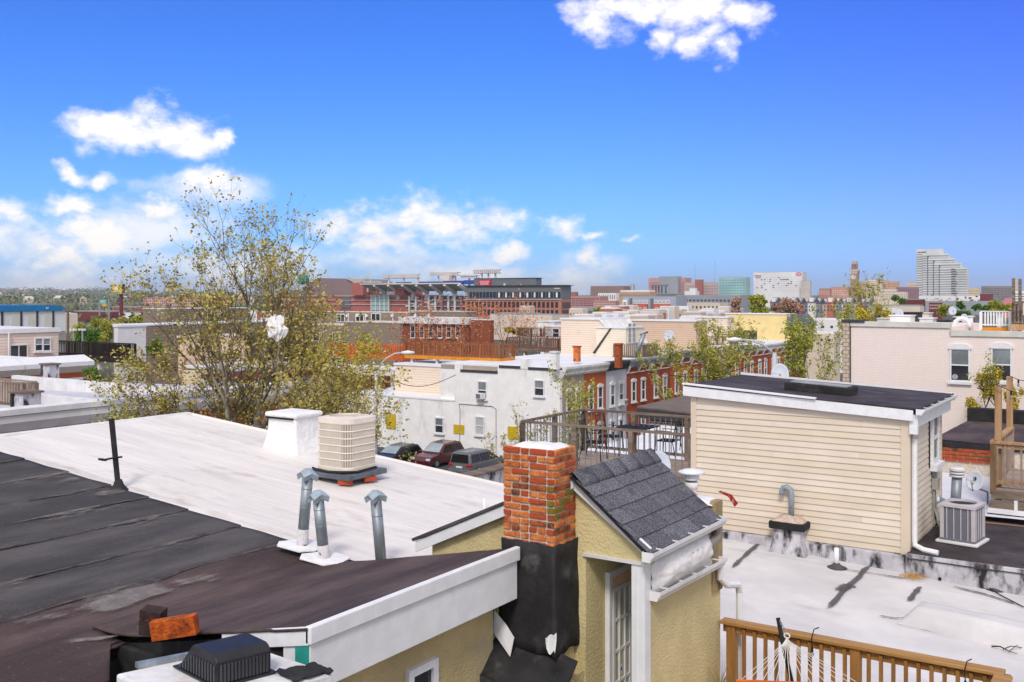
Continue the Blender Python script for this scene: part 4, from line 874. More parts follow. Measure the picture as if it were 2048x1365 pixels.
# big capped stack
q = onZ(1909, 1035, 5.64); d_ = (q - CAM).dot(Vector((-S, C, 0)))
sk = thing('flue_stack', 'fat grey steel flue with white ribbed cap behind the square condenser', 'flue', q)
tz = at(1914, 952, d_).z
MB().cyl(q, (q.x + .05, q.y, tz), .1, n=18).build('pipe', STEEL, sk, smooth=True)
for k in range(3): MB().lathe((q.x + .05, q.y, tz - .02 + k * .06), [(.12, 0), (.155, .012), (.155, .035), (.12, .05)], 20).build('cap_rib', WHITE2, sk, smooth=True)
MB().lathe((q.x + .05, q.y, tz + .15), [(.15, 0), (.12, .025), (.03, .035)], 20).build('cap_top', WHITE, sk)
q = onZ(1890, 1050, 5.64); e_ = thing('vent_elbow', 'short bent blue-grey pipe beside the condenser and siding', 'vent pipe', q)
PBL = mat('blue_grey_pipe', P(110, 128, 140), .5, .12, 8)
MB().tube([q, q + Vector((0, 0, .38)), q + Vector((-.03, -.02, .47)), q + Vector((-.12, -.08, .5))], .062, 12).build('pipe', PBL, e_, smooth=True)
MB().tube([q + Vector((-.11, -.075, .497)), q + Vector((-.15, -.1, .5))], .068, 12).build('hub', WHITE2, e_, smooth=True)
# satellite dishes
def dish(q, c, rad, aim, label, logo=True):
    t = thing('satellite_dish', label, 'satellite dish', q, 'grey oval satellite dishes')
    aim = Vector(aim).normalized(); up = Vector((0, 0, 1)); s_ = aim.cross(up).normalized(); u_ = s_.cross(aim)
    DM = mat('dish_grey', P(188, 194, 204), .5, .04, 5)
    def f(a, b): 
        r_ = b; th = a * 2 * math.pi; return c + s_ * (rad * .86 * r_ * math.cos(th)) + u_ * (rad * 1.1 * r_ * math.sin(th)) + aim * (rad * .22 * (r_ * r_ - 1))
    MB().grid(f, 32, 6).build('reflector', DM, t, smooth=True, solid=.008)
    back = c - aim * rad * .25
    MB().tube([back, back - aim * .12 - u_ * .1, Vector((q.x, q.y, q.z + .25)), q], .022, 8).build('mast', STEEL, t, smooth=True)
    MB().tube([back - u_ * rad * .9, c - u_ * rad * 1.25 + aim * rad * .6, c + aim * rad * 1.1 - u_ * rad * .55], .012, 6).build('feed_arm', STEEL, t, smooth=True)
    MB().tube([c + aim * rad * 1.05 - u_ * rad * .55, c + aim * rad * 1.25 - u_ * rad * .5], .035, 8).build('feed_horn', BOXG, t)
    if logo:
        LM = mat('logo_black', (.02, .02, .025), .5); o_ = c + aim * (-.2 * rad) 
        def lp(a, b): 
            rr = (a * a + b * b); return c + s_ * (rad * .86 * a) + u_ * (rad * 1.1 * b) + aim * (rad * .22 * (rr - 1) + .014)
        m = MB(); cs = [lp(-.02 + .0, .42)] ; n_ = 10
        arc = [lp(.05 - .24 * math.cos(R(90 - 180 * k / n_)), .24 + .19 * math.sin(R(90 - 180 * k / n_))) for k in range(n_ + 1)]
        m.prism(arc, aim * .002)
        m.prism([lp(.12, .43), lp(.17, .43), lp(.17, .05), lp(.02, .05), lp(.12, .12)], aim * .002); m.build('logo', LM, t)
    return t
q = onZ(1975, 1008, 5.72); dd = (q - CAM).dot(Vector((-S, C, 0)))
dish(q, at(1949, 962, dd - .25), .2, Vector((-.05, -1, .42)), 'grey oval satellite dish with dark logo on the right, behind the square condenser')
dish(onY(1330, 975, 17.6), onY(1320, 930, 17.3), .24, Vector((.62, -.75, .35)), 'grey satellite dish half hidden behind the grey shingle ridge')
# rail ledges, white stubs
o = thing('roof_sleeper', 'white painted plank ledge beyond the dark roof at the right edge', 'ledge', onZ(2000, 1040, 5.65))
a0 = onZ(1985, 1030, 5.75); MB().box(a0.x - .1, a0.x + 3, a0.y, a0.y + .16, 5.78, 5.86).build('plank', WHITE2, o, bevel=.01); MB().box(a0.x - .1, a0.x + 3, a0.y + .03, a0.y + .13, 5.6, 5.78).build('under_board', BLACKM, o)  # white plank with a black board beneath it
a0 = onZ(2032, 1042, 5.64); MB().box(a0.x - .03, a0.x + .03, a0.y - .03, a0.y + .03, 5.6, a0.z + .4).build('stake', WHITE, o)
def stubpipe(px, py, h, label, r=.045, z=None):
    q = onZ(px, py, zg(-2) if z is None else z); q.z = zg(q.x) if z is None else z
    t = thing('vent_stack', label, 'vent pipe', q, 'white plastic vent stacks on the grey roof')
    MB().cyl(q - Vector((0, 0, .02)), q + Vector((0, 0, h)), r, n=12).build('pipe', WHITE, t, smooth=True)
    MB().lathe(q, [(.19, .0), (.13, .025), (.07, .06), (.05, .09)], 14).build('collar', TARG, t, smooth=True)
stubpipe(1673, 1152, .36, 'white plastic vent stack in front of the cream stair house wall')
stubpipe(1990, 1182, .36, 'white plastic vent stack at the right, against the tar-stained step')
# brick stub with gooseneck
q = onZ(1577, 1112, zg(-5)); q.z = zg(q.x)
g = thing('chimney', 'low tarred chimney stub with a grey gooseneck pipe before the siding', 'chimney', q)
stub(MB(), q.x, q.y + .15, q.z - .03, q.z + .5, .36, .26).build('shaft', TARW, g)
MB().box(q.x - .34, q.x + .34, q.y - .15, q.y + .45, q.z + .46, q.z + .6).build('tar_band', TAR, g, bevel=.02)
def mound(u, v): x = q.x - .32 + .64 * u; y = q.y - .13 + .56 * v; e = min(u, 1 - u, v, 1 - v); return (x, y, q.z + .59 + .11 * min(1, e * 4) + .03 * mnoise.noise((x * 9, y * 9, 1)))
MB().grid(mound, 14, 12).build('mortar_cap', mat('crumbled_mortar', P(196, 176, 160), .95, .2, 14, bump=.9, bscale=30), g, smooth=True)
px_ = q + Vector((.02, .12, .65)); GN = mat('pipe_grey', P(140, 150, 160), .5, .12, 10, col3=P(150, 70, 50), s3=7, lo3=.62, hi3=.7)
MB().tube([px_, px_ + Vector((0, 0, .45)), px_ + Vector((-.02, 0, .53)), px_ + Vector((-.09, 0, .58)), px_ + Vector((-.16, 0, .56)), px_ + Vector((-.19, 0, .48)), px_ + Vector((-.19, 0, .43))], .052, 12).build('gooseneck', GN, g, smooth=True)
# cables lying along the wall
def cable(pts, r, label, z=None, m_=BLACKM):
    P_ = [onZ(px, py, zg(-3)) if z is None else onZ(px, py, z) for px, py in pts]
    for p_ in P_: p_.z = (zg(p_.x) if z is None else z) + .03
    t = MB().tube(P_, r, 6).build('cable', m_, None, smooth=True); tag(t, label, 'cable')
cable([(1655, 1100), (1680, 1125), (1705, 1134), (1740, 1128), (1770, 1142), (1800, 1150), (1825, 1145), (1845, 1126), (1880, 1130)], .012, 'thin black cable looping along the foot of the cream siding')
cable([(1836, 1152), (1850, 1147), (1868, 1150), (1880, 1164)], .028, 'short thick black hose end lying beside the yellow debris')
cable([(1443, 1082), (1456, 1092), (1480, 1094), (1508, 1092), (1530, 1082)], .012, 'black cable curling from the stucco wall to the gooseneck stub')
cable([(1945, 1152), (1965, 1166), (1985, 1182), (2010, 1195), (2047, 1212)], .01, 'black wire crossing behind the right white stack')
db = MB(); random.seed(3)
for k in range(260):
    p_ = onZ(1828 + random.gauss(0, 14), 1163 + random.gauss(0, 3.2), zg(-2.7)); a = rn(0, 6.28); l_ = rn(.015, .05); zz = zg(p_.x) + .025 + rn(0, .02)
    db.prism([(p_.x, p_.y, zz), (p_.x + l_ * math.cos(a), p_.y + l_ * math.sin(a), zz + .01), (p_.x + l_ * math.cos(a) - .008 * math.sin(a), p_.y + l_ * math.sin(a) + .008 * math.cos(a), zz + .01)], (0, 0, .006))
o = db.build('leaf_litter', mat('yellow_litter', P(190, 140, 50), .9, .3, 30), None); o['kind'] = 'stuff'; o['label'] = 'drift of yellow leaf litter on the grey roof'
tw = onZ(2000, 1300, zg(-1)); tw.z = zg(tw.x) + .03
o = MB(); o.tube([onZ(1983, 1293, tw.z), onZ(2000, 1296, tw.z) + Vector((0, 0, .02)), onZ(2018, 1303, tw.z), onZ(2035, 1308, tw.z)], [.012, .011, .008, .004], 5); o.tube([onZ(2006, 1299, tw.z), onZ(2022, 1297, tw.z) + Vector((0, 0, .03)), onZ(2046, 1296, tw.z)], [.009, .007, .004], 5); o.tube([onZ(2018, 1303, tw.z), onZ(2034, 1298, tw.z) + Vector((0, 0, .05)), onZ(2042, 1300, tw.z)], [.006, .005, .003], 5)
BARK = mat('bark', P(128, 116, 100), .9, .3, 6, col2=P(160, 150, 136), stretch=(1, 1, .3), bump=.5, bscale=20)
BARKD = mat('dark_bark', P(66, 52, 44), .9, .3, 8, col2=P(96, 82, 70))
tag(o.build('fallen_twig', BARKD, None), 'dead forked twig lying on the grey roof', 'twig')

# ================================================================ FOREGROUND DECK RAIL AND HAMMOCK
DECKO = mat('honey_stained_wood', P(164, 122, 66), .6, .14, 3, col2=P(182, 140, 84), stretch=(.25, 6, 6), col3=P(140, 84, 28), s3=3, lo3=.55, hi3=.8, st3=(.3, 5, 5), bump=.2, bscale=14, bst=(.2, 4, 4))
DECKO2 = mat('honey_stained_wood_dark', P(142, 100, 50), .6, .18, 4, col2=P(160, 116, 62), stretch=(4, 4, .3), bump=.2, bscale=14)
YD = YR; XD0, XD1 = XR_ + .04, XatY(2005, YR); ZD = 5.5; ZT = zY(1445, 1238, YD)
dk = thing('deck_railing', 'honey-stained wooden deck railing across the bottom right corner', 'railing', (XD0, YD, ZD))
MB().box(XD0 - .02, XD1 + .02, YD - .08, YD + .08, ZT - .035, ZT).build('cap_rail', DECKO, dk, bevel=.006)
MB().box(XD1 - .06, XD1 + .1, YD - 1.9, YD - .083, ZT - .035, ZT).build('cap_rail', DECKO, dk, bevel=.006)
MB().box(XD0, XD1, YD - .02, YD + .02, ZT - .13, ZT - .037).build('upper_rail', DECKO2, dk, bevel=.004)
MB().box(XD0, XD1, YD - .02, YD + .02, ZT - .98, ZT - .89).build('lower_rail', DECKO2, dk, bevel=.004)
MB().box(XD1, XD1 + .04, YD - 1.9, YD - .06, ZT - .13, ZT - .037).build('upper_rail', DECKO2, dk)
pm = MB().box(-.05, .05, -.05, .05, -1.1, -.037).mesh('post'); pm.materials.append(DECKO2)
for x in (XD0 + .1, XatY(1712, YD), XD1 + .02): inst('post', pm, (x, YD, ZT), dk)
bm_ = MB().box(-.018, .018, -.018, .018, -.95, -.06).mesh('baluster'); bm_.materials.append(DECKO2)
x = XD0 + .25
while x < XD1 - .05:
    if abs(x - XatY(1712, YD)) > .09: inst('baluster', bm_, (x, YD - .03, ZT), dk)
    x += .122
y = YD - .25
while y > YD - 1.9: inst('baluster', bm_, (XD1 + .0, y, ZT), dk); y -= .122
MB().box(XD0, XD1 + .3, YD - 2.4, YD + .1, ZD - .06, ZD - .02).build('deck_board', DECKO2, dk)
# hammock
HP = onY(1556, 1236, YD - .35)
hm = thing('hammock', 'white rope hammock hung by a chain from a black steel stand', 'hammock', (HP.x, HP.y, ZD))
MB().tube([HP, onY(1566, 1290, YD - .42), onY(1592, 1400, YD - .55)], .022, 10).build('stand_pole', BLACKM, hm, smooth=True)
rg = onY(1574, 1272, YD - .45); ch_ = MB(); hk = onY(1560, 1243, YD - .38)
for k in range(7):
    c_ = hk.lerp(rg, k / 7); ch_.tube([c_ + Vector((.011 * math.cos(a), 0, .016 * math.sin(a))) if k % 2 else c_ + Vector((0, .011 * math.cos(a), .016 * math.sin(a))) for a in [2 * math.pi * j / 8 for j in range(9)]], .0035, 4, False)
ch_.build('chain', STEEL, hm)
MB().tube([rg + Vector((.03 * math.cos(a), 0, .024 * math.sin(a))) for a in [2 * math.pi * j / 16 for j in range(17)]], .007, 6, False).build('ring', WHITE, hm)
ROPE = mat('white_rope', (.72, .71, .69), .8, .08, 60)
n = 17
for k in range(n):
    e = onY(1478 + (1712 - 1478) * k / (n - 1), 1372 - 8 * abs(k - 8) / 8, YD - .75 - .02 * k); s_ = rg + Vector((0, 0, -.024)); md = s_.lerp(e, .12) ; md.x = s_.x + (e.x - s_.x) * .07
    MB().tube([s_, md, e], .0032, 5).build('rope', ROPE, hm)
e0 = onY(1474, 1362, YD - .74); e1_ = onY(1716, 1372, YD - 1.1)
MB().tube([e0, e1_], .016, 8).build('spreader_bar', mat('orange_wood', P(220, 110, 50), .6), hm)
# string-light cord clipped to the rail
for (px, py, lb_) in ((1628, 1262, 'string light cord tied around the middle of the honey railing'), (1934, 1326, 'string light cord tied near the right end of the honey railing')):
    q = onY(px, py, YD - .09); t = thing('string_light', lb_, 'string light', q)
    MB().tube([q + Vector((.03, .07, .02)), q + Vector((.0, .0, .015)), q + Vector((-.02, -.02, -.08)), q + Vector((-.01, -.01, -.22)), q + Vector((-.05, -.02, -.36))], .006, 6).build('cord', BLACKM, t, smooth=True)
    MB().cyl(q + Vector((-.01, -.03, -.17)), q + Vector((-.01, -.03, -.22)), .012, n=8).build('socket', BLACKM, t); MB().lathe(q + Vector((-.01, -.03, -.265)), [(.004, 0), (.018, .015), (.02, .03), (.01, .046)], 10).build('bulb', GLASSL, t, smooth=True)
# dry stems in a pot at the corner
q = onY(1440, 1390, YD - .4); t = thing('dry_plant', 'tuft of dry grass stems by the foot of the stucco wall', 'plant', q); m = MB(); random.seed(8)
for k in range(26): a = rn(0, 6.28); l_ = rn(.12, .34); m.tube([q, q + Vector((.05 * math.cos(a), .05 * math.sin(a), l_ * .6)), q + Vector((.14 * math.cos(a), .1 * math.sin(a), l_))], [.004, .003, .0015], 4)
m.build('stems', mat('dry_grass', P(140, 124, 80), .9), t)

# ================================================================ WEATHERED DECK WITH BLACK FURNITURE
WOODG = mat('weathered_wood', P(112, 96, 84), .85, .2, 2.5, col2=P(140, 124, 110), stretch=(.4, 4, 4), col3=P(70, 56, 48), s3=3, lo3=.55, hi3=.8, st3=(.4, 4, 4), bump=.2, bscale=12)
WOODP = mat('weathered_planks', P(150, 132, 118), .85, .18, 2.5, col2=P(172, 156, 144), stretch=(.4, 4, 1), bump=.2, bscale=12)
BALM = mat('grey_baluster', P(120, 122, 128), .5, .12, 6)
DX0, DX1, DY0, DY1, DZ = -12.25, -8.1, 19.05, 21.9, 6.33
d2 = thing('roof_deck', 'weathered grey roof deck with metal balusters left of the cream stair house', 'deck', (-10, 20.5, DZ - .3))
railing(d2, (DX0, DY0), (DX1 - .05, DY0), DZ, 1.0, WOODG, BALM, post=1.4, bal=.14, ps=.1, bs=.022, round_bal=True)
railing(d2, (DX0, DY0), (DX0, DY1), DZ, 1.0, WOODG, BALM, post=1.4, bal=.14, ps=.1, bs=.022, round_bal=True)
railing(d2, (DX0, DY1), (DX1, DY1), DZ, 1.0, WOODG, BALM, post=1.4, bal=.14, ps=.1, bs=.022, round_bal=True)
pk = MB().box(0, DX1 - DX0, 0, .13, -.035, 0).mesh('plank'); pk.materials.append(WOODP)
y = DY0 - .05
while y < DY1: inst('plank', pk, (DX0, y, DZ + rn(-.002, .002)), d2); y += .14
for x in (DX0 + .3, -10.2, DX1 - .3): MB().box(x - .06, x + .06, DY0 + .1, DY0 + .22, 5.55, DZ - .04).build('pier', WOODG, d2)
MB().box(DX0, DX1, DY0 - .06, DY0 - .02, DZ - .25, DZ - .04).build('rim_joist', WOODG, d2); MB().box(DX0 + .1, DX0 + .14, DY0, DY1, DZ - .25, DZ - .04).build('rim_joist', WOODG, d2)
# host house under the deck
h5 = thing('rowhouse', 'low house with pale roof and tarred parapet beneath the weathered deck', 'house', (-11, 16, GZ))
MB().box(-13.7, -8.2, 13.0, 22.1, GZ, 5.55).build('wall', BRICKW, h5); MB().grid(lambda u, v: (-13.75 + 5.6 * u, 12.98 + 9.1 * v, 5.57 + .01 * mnoise.noise((u * 9, v * 9, 0))), 20, 20).build('roof_membrane', LAVR, h5, smooth=True)
MB().box(-13.9, -13.6, 12.95, 22.1, 5.3, 5.97).build('parapet', TARW, h5, bevel=.02); MB().box(-13.95, -13.55, 12.95, 22.12, 5.97, 6.02).build('coping', WOODG, h5, bevel=.01)
stubpipe(959, 962, .3, 'white plastic vent stack behind the white roof edge, by the parked van', z=5.57)
def patio_chair(q, rz, label):
    t = thing('patio_chair', label, 'chair', q, 'black metal patio furniture on the weathered deck'); r_ = .011
    def p(x, y, z): return q + Vector((x * math.cos(rz) - y * math.sin(rz), x * math.sin(rz) + y * math.cos(rz), z))
    for sx in (-.24, .24):
        MB().tube([p(sx, -.25, 0), p(sx * .95, -.22, .42), p(sx * .9, -.24, .66), p(sx * .9, .16, .66)], r_, 6).build('arm', BLACKM, t, smooth=True)
        MB().tube([p(sx, .3, 0), p(sx * .9, .2, .42), p(sx * .85, .3, .92)], r_, 6).build('leg', BLACKM, t, smooth=True)
    m = MB()
    for k in range(9): m.tube([p(-.22 + .055 * k, -.22, .42), p(-.22 + .055 * k, .2, .42)], .006, 4)
    m.tube([p(-.23, -.23, .42), p(.23, -.23, .42), p(.23, .2, .42), p(-.23, .2, .42), p(-.23, -.23, .42)], r_, 6); m.build('seat', BLACKM, t)
    m = MB()
    for k in range(8): m.tube([p(-.19 + .054 * k, .21, .45), p(-.19 + .054 * k, .3, .9)], .006, 4)
    m.tube([p(-.22, .3, .92), p(.22, .3, .92)], r_, 6); m.build('backrest', BLACKM, t)
cz = DZ + .002
q = onZ(1276, 912, cz); q.z = cz
tb = thing('patio_table', 'black metal patio table on the weathered deck', 'table', q)
MB().box(q.x - .4, q.x + .4, q.y - .4, q.y + .4, cz + .69, cz + .72).build('top', BLACKM, tb, bevel=.008)
for sx in (-.34, .34):
    for sy in (-.34, .34): MB().cyl((q.x + sx, q.y + sy, cz), (q.x + sx, q.y + sy, cz + .69), .013, n=6).build('leg', BLACKM, tb)
patio_chair(Vector((q.x - .75, q.y, cz)), R(90), 'black metal patio chair left of the patio table'); patio_chair(Vector((q.x + .75, q.y + .1, cz)), R(-90), 'black metal patio chair right of the patio table')
q = onZ(1188, 920, cz); patio_chair(Vector((q.x, q.y, cz)), R(100), 'black metal patio chair nearest the brick chimney on the weathered deck')
q = onZ(1375, 905, cz); patio_chair(Vector((q.x, q.y, cz)), R(-80), 'black metal patio chair tucked beside the cream siding')

# ================================================================ RIGHT-HAND DECK, POSTS, STRING LIGHTS
TANW = mat('tan_lumber', P(168, 130, 92), .8, .15, 3, col2=P(186, 152, 116), stretch=(4, 4, .3), col3=P(120, 88, 60), s3=3, lo3=.55, hi3=.8, bump=.2, bscale=12)
d3 = thing('roof_deck', 'weathered brown wooden deck cut off by the right edge', 'deck', (1, 24, 5.9))
q0 = onY(1987, 990, 23.4); EX0 = q0.x; EZ = 6.1
def zz(px, py): return zY(px, py, 23.4)
railing(d3, (EX0, 23.4), (EX0 + 3.2, 23.4), zz(2000, 975), zz(2000, 888) - zz(2000, 975), TANW, WOODP, post=1.6, bal=.15, ps=.12, bs=.04, flat_cap=True)
railing(d3, (EX0, 23.4), (EX0, 26.2), zz(2000, 975), zz(2000, 888) - zz(2000, 975), TANW, WOODP, post=1.4, bal=.15, ps=.12, bs=.04, flat_cap=True)
pk = MB().box(0, 3.3, 0, .13, -.035, 0).mesh('plank'); pk.materials.append(WOODP); y = 23.35
while y < 26.2: inst('plank', pk, (EX0, y, zz(2000, 975) - .02), d3); y += .14
for k in range(3): MB().box(EX0 - .02, EX0 + 3.3, 23.22 - .28 * k, 23.5 - .28 * k, zz(2000, 975) - .06 - .18 * k - .16, zz(2000, 975) - .06 - .18 * k).build('step', WOODG, d3, bevel=.006)
for (px, py, Y_) in ((1995, 772, 23.45), (2018, 754, 26.1)):
    a = onY(px, py, Y_); q = Vector((a.x, Y_, 5.7))
    t = thing('light_post', 'tall bare timber post ' + ('at the near corner of the brown deck' if px < 2000 else 'at the far corner of the brown deck'), 'post', q)
    MB().box(a.x - .065, a.x + .065, Y_ + .06, Y_ + .19, 5.7, a.z).build('post', TANW, t, bevel=.006)
w0 = onY(1992, 770, 23.4); w1 = onY(2060, 792, 23.4); w2 = onY(2018, 752, 26.1); w3 = onY(2060, 764, 26.1)
for (pa, pb, lb_) in ((w0, w1, 'black string-light wire strung from the near timber post'), (w2, w3, 'thin wire strung from the far timber post')):
    t = thing('string_light', lb_, 'string light', pa); MB().tube([pa, pa.lerp(pb, .5) - Vector((0, 0, .03)), pb], .008, 5).build('wire', BLACKM, t)
    c_ = pa.lerp(pb, .45); MB().cyl(c_ - Vector((0, 0, .02)), c_ - Vector((0, 0, .12)), .02, n=8).build('socket', BLACKM, t); MB().lathe(c_ - Vector((0, 0, .2)), [(.005, 0), (.03, .03), (.025, .07)], 8).build('bulb', GLASSL, t)
# brick-banded house behind
YH = 27.3
h6 = thing('rowhouse', 'house with sloping brown-black roof and a band of exposed red brick', 'house', (-1, 30, GZ))
xa, xb = XatY(1876, YH), XatY(2130, YH); zb0, zb1 = zY(1930, 926, YH), zY(1930, 897, YH)
MB().box(xa, xb, YH + .03, YH + 6.5, GZ, zY(1930, 890, YH)).build('wall', MORT, h6)
rws = 4; bhh = (zb1 - zb0) / rws; bkm = {}
for m_ in (BRICKR, BRICKD): bkm[m_.name] = MB().box(-.14, .14, -.03, .03, -bhh / 2 + .012, bhh / 2 - .012).mesh('brick'); bkm[m_.name].materials.append(m_)
for r_ in range(rws):
    x = xa + (.15 if r_ % 2 else 0)
    while x < XatY(2000, YH): inst('brick', bkm[random.choice(list(bkm))], (x, YH + .02, zb0 + (r_ + .5) * bhh), h6); x += .305
MB().prism([(xa - .1, YH - .02, zb1), (xb, YH - .02, zb1), (xb, YH - .02, zY(1990, 893, YH) + .02), (xa - .1, YH - .02, zY(1884, 880, YH))], (0, .1, 0)).build('tar_band', TAR, h6)
R0, R1 = zY(1884, 878, YH), zY(1930, 842, YH + 5)
def slope(u, v): x = xa - .1 + u * (xb - xa); y = YH - .02 + v * 5; return (x, y, R0 + (R1 - R0) * v - .12 * u * (1 - v) + .02 * mnoise.noise((x, y * 3, 2)))
MB().grid(slope, 40, 20).build('roof_slope', ROLLB, h6, smooth=True)
MB().box(xa - .1, xb, YH + 5, YH + 5.35, GZ, zY(1930, 816, YH + 5)).build('parapet', TAR, h6, bevel=.02)
# ================================================================ TREES
LEAFM = {}
def leafmat(name, a, b, c):
    if name in LEAFM: return LEAFM[name]
    m = mat(name, a, .75, .1, 3.0, col2=b, lo=.4, hi=.6, col3=c, s3=1.7, lo3=.56, hi3=.72, spec=.2); LEAFM[name] = m; return m
L_OLIVE = leafmat('young_olive_leaves', P(146, 142, 48), P(184, 182, 92), P(156, 112, 52))
L_BUD = leafmat('opening_buds', P(152, 138, 62), P(188, 176, 104), P(150, 100, 56))
L_GREEN = leafmat('spring_green_leaves', P(136, 142, 44), P(172, 172, 66), P(112, 116, 40))
L_RUST = leafmat('rust_buds', P(190, 110, 66), P(212, 150, 112), P(160, 120, 80))
L_PINK = leafmat('dusty_buds', P(160, 120, 100), P(190, 158, 140), P(150, 100, 70))
L_DARK = leafmat('dark_green_leaves', P(66, 104, 40), P(100, 138, 52), P(50, 76, 30))
L_YEL = leafmat('yellow_green_leaves', P(176, 160, 40), P(196, 176, 60), P(150, 108, 30))
BARKP = mat('pale_bark', P(150, 142, 126), .9, .3, 5, col2=P(190, 184, 170), stretch=(1, 1, .4), col3=P(76, 70, 58), s3=4, lo3=.55, hi3=.75, bump=.4, bscale=14)
BARKT = mat('twig_bark', P(104, 88, 68), .9, .3, 5, col2=P(142, 128, 104), stretch=(1, 1, .4))
def leaf(mb, p, s, rng):
    d = Vector((rng.gauss(0, 1), rng.gauss(0, 1), rng.gauss(0, .8))).normalized(); e = d.cross(Vector((rng.gauss(0, 1), rng.gauss(0, 1), rng.gauss(0, 1)))).normalized()
    mb.v += [tuple(p), tuple(p + d * s * .5 + e * s * .36), tuple(p + d * s), tuple(p + d * s * .5 - e * s * .36)]; b = len(mb.v); mb.f.append((b - 4, b - 3, b - 2, b - 1))
def tree(name, label, base, height, lean=(0, 0), seed=1, r0=.18, depth=5, spread=38, up=.18, first=.3, kids=(2, 3), ratio=.72, leafm=None, bark=None, ls=.08, lpt=5, side=2, group=None, maxlen=None, wob=.12, first_dirs=None, cat='tree', leafdepth=1):
    rng = random.Random(seed); t = thing(name, label, cat, base, group); tr = MB(); li = MB(); br = MB(); lv = MB()
    base = Vector(base)
    def rot(d, ang, az):
        a = d.cross(Vector((0, 0, 1)) if abs(d.z) < .95 else Vector((1, 0, 0))).normalized(); d2 = Matrix.Rotation(ang, 3, a) @ d; return (Matrix.Rotation(az, 3, d) @ d2).normalized()
    def grow(p, d, ln, r, lev):
        n = 4 if lev < depth - 1 else 3; path = [p]; rs = [r]; q = p; dd = d
        for i in range(n):
            dd = (dd + Vector((rng.gauss(0, wob), rng.gauss(0, wob), rng.gauss(0, wob * .6) + up * (.5 if lev else .2)))).normalized(); q = q + dd * ln / n; path.append(q); rs.append(r * (1 - .42 * (i + 1) / n))
        (tr if lev == 0 else (li if lev < 3 else br)).tube(path, rs, 9 if lev == 0 else (6 if lev < 3 else (4 if lev < 4 else 3)), False)
        if lev >= depth - leafdepth:
            for k in range(lpt):
                j = n if (k == 0 or rng.random() < .45) else rng.randrange(1, n + 1); c = path[j - 1].lerp(path[j], 1 if k == 0 else rng.random())
                for _ in range(rng.choice((2, 3, 4)) if k == 0 else rng.choice((1, 1, 2))): leaf(lv, c + Vector((rng.gauss(0, ls * .5), rng.gauss(0, ls * .5), rng.gauss(0, ls * .5))), ls * rng.uniform(.6, 1.25), rng)
        if lev >= depth: return
        kk = rng.randint(*kids); az0 = rng.uniform(0, 6.28)
        for k in range(kk): grow(path[-1], rot(dd, R(spread) * rng.uniform(.35, 1.0), az0 + 6.28 * k / kk + rng.gauss(0, .4)), ln * ratio * rng.uniform(.78, 1.15), rs[-1] * rng.uniform(.68, .9), lev + 1)
        if lev > 0 or first < .2:
            for k in range(side):
                j = rng.randrange(1, n); grow(path[j], rot(dd, R(spread) * rng.uniform(.8, 1.5), rng.uniform(0, 6.28)), ln * ratio * rng.uniform(.5, .85), rs[j] * .5, min(depth, lev + 2))
    tl = height * first; d0 = Vector((lean[0], lean[1], 1)).normalized()
    if first_dirs:
        top = base + d0 * tl; tr.tube([base, base.lerp(top, .5) + Vector((.03, .02, 0)), top], [r0 * 1.25, r0 * 1.05, r0 * .95], 10, False)
        for (dx, dy, dz, l_, rr) in first_dirs: grow(top - d0 * rng.uniform(0, tl * .12), Vector((dx, dy, dz)).normalized(), l_, r0 * rr, 1)
    else: grow(base, d0, tl, r0, 0)
    tr.build('trunk', bark or BARKP, t, smooth=True)
    li.build('limbs', bark or BARKP, t, smooth=True); br.build('twigs', bark or BARKT, t, smooth=True)
    o = lv.build('crown', leafm or L_OLIVE, t); o['kind'] = 'stuff'
    return t
def bush(name, label, px0, px1, ytop, ybot, d, leafm, n=900, ls=None, seed=1, group=None, cat='tree', clumps=14):
    """a leafy mass with trunk and clumped crown"""
    rng = random.Random(seed); a = at((px0 + px1) / 2, (ytop + ybot) / 2, d); rx = (px1 - px0) / 2 * d / F; rz = (ybot - ytop) / 2 * d / F; ls = ls or max(.08, d * 4.0 / F)
    base = Vector((a.x, a.y, GZ)); t = thing(name, label, cat, base, group); lv = MB(); br = MB(); rv = Vector((C, S, 0)); fv = Vector((-S, C, 0))
    br.tube([base, base + Vector((0, 0, (a.z - GZ) * .6)), a - Vector((0, 0, rz * .1))], [max(.1, rx * .09), max(.08, rx * .07), .04], 7, False)
    for c in range(clumps):
        u, v, w_ = rng.uniform(-1, 1), rng.uniform(-1, 1), rng.uniform(-.7, .7)
        if u * u + v * v * .9 > 1: u *= .7; v *= .7
        cc = a + rv * (u * rx * .78) + Vector((0, 0, v * rz * .75)) + fv * (w_ * rx * .7); cr = rng.uniform(.26, .5) * min(rx, rz * 1.3)
        br.tube([a - Vector((0, 0, rz * rng.uniform(.2, .9))), a.lerp(cc, .6) + Vector((0, 0, rz * .05)), cc], [.05 * rx * .5 + .02, .03, .012], 4, False)
        for k in range(2 * n // clumps):
            dr = Vector((rng.gauss(0, 1), rng.gauss(0, 1), rng.gauss(0, .85))); dr = dr.normalized() * cr * rng.random() ** .5
            leaf(lv, cc + dr, ls * rng.uniform(.6, 1.4), rng)
    br.build('trunk', BARK, t, smooth=True); o = lv.build('crown', leafm, t); o['kind'] = 'stuff'; return t

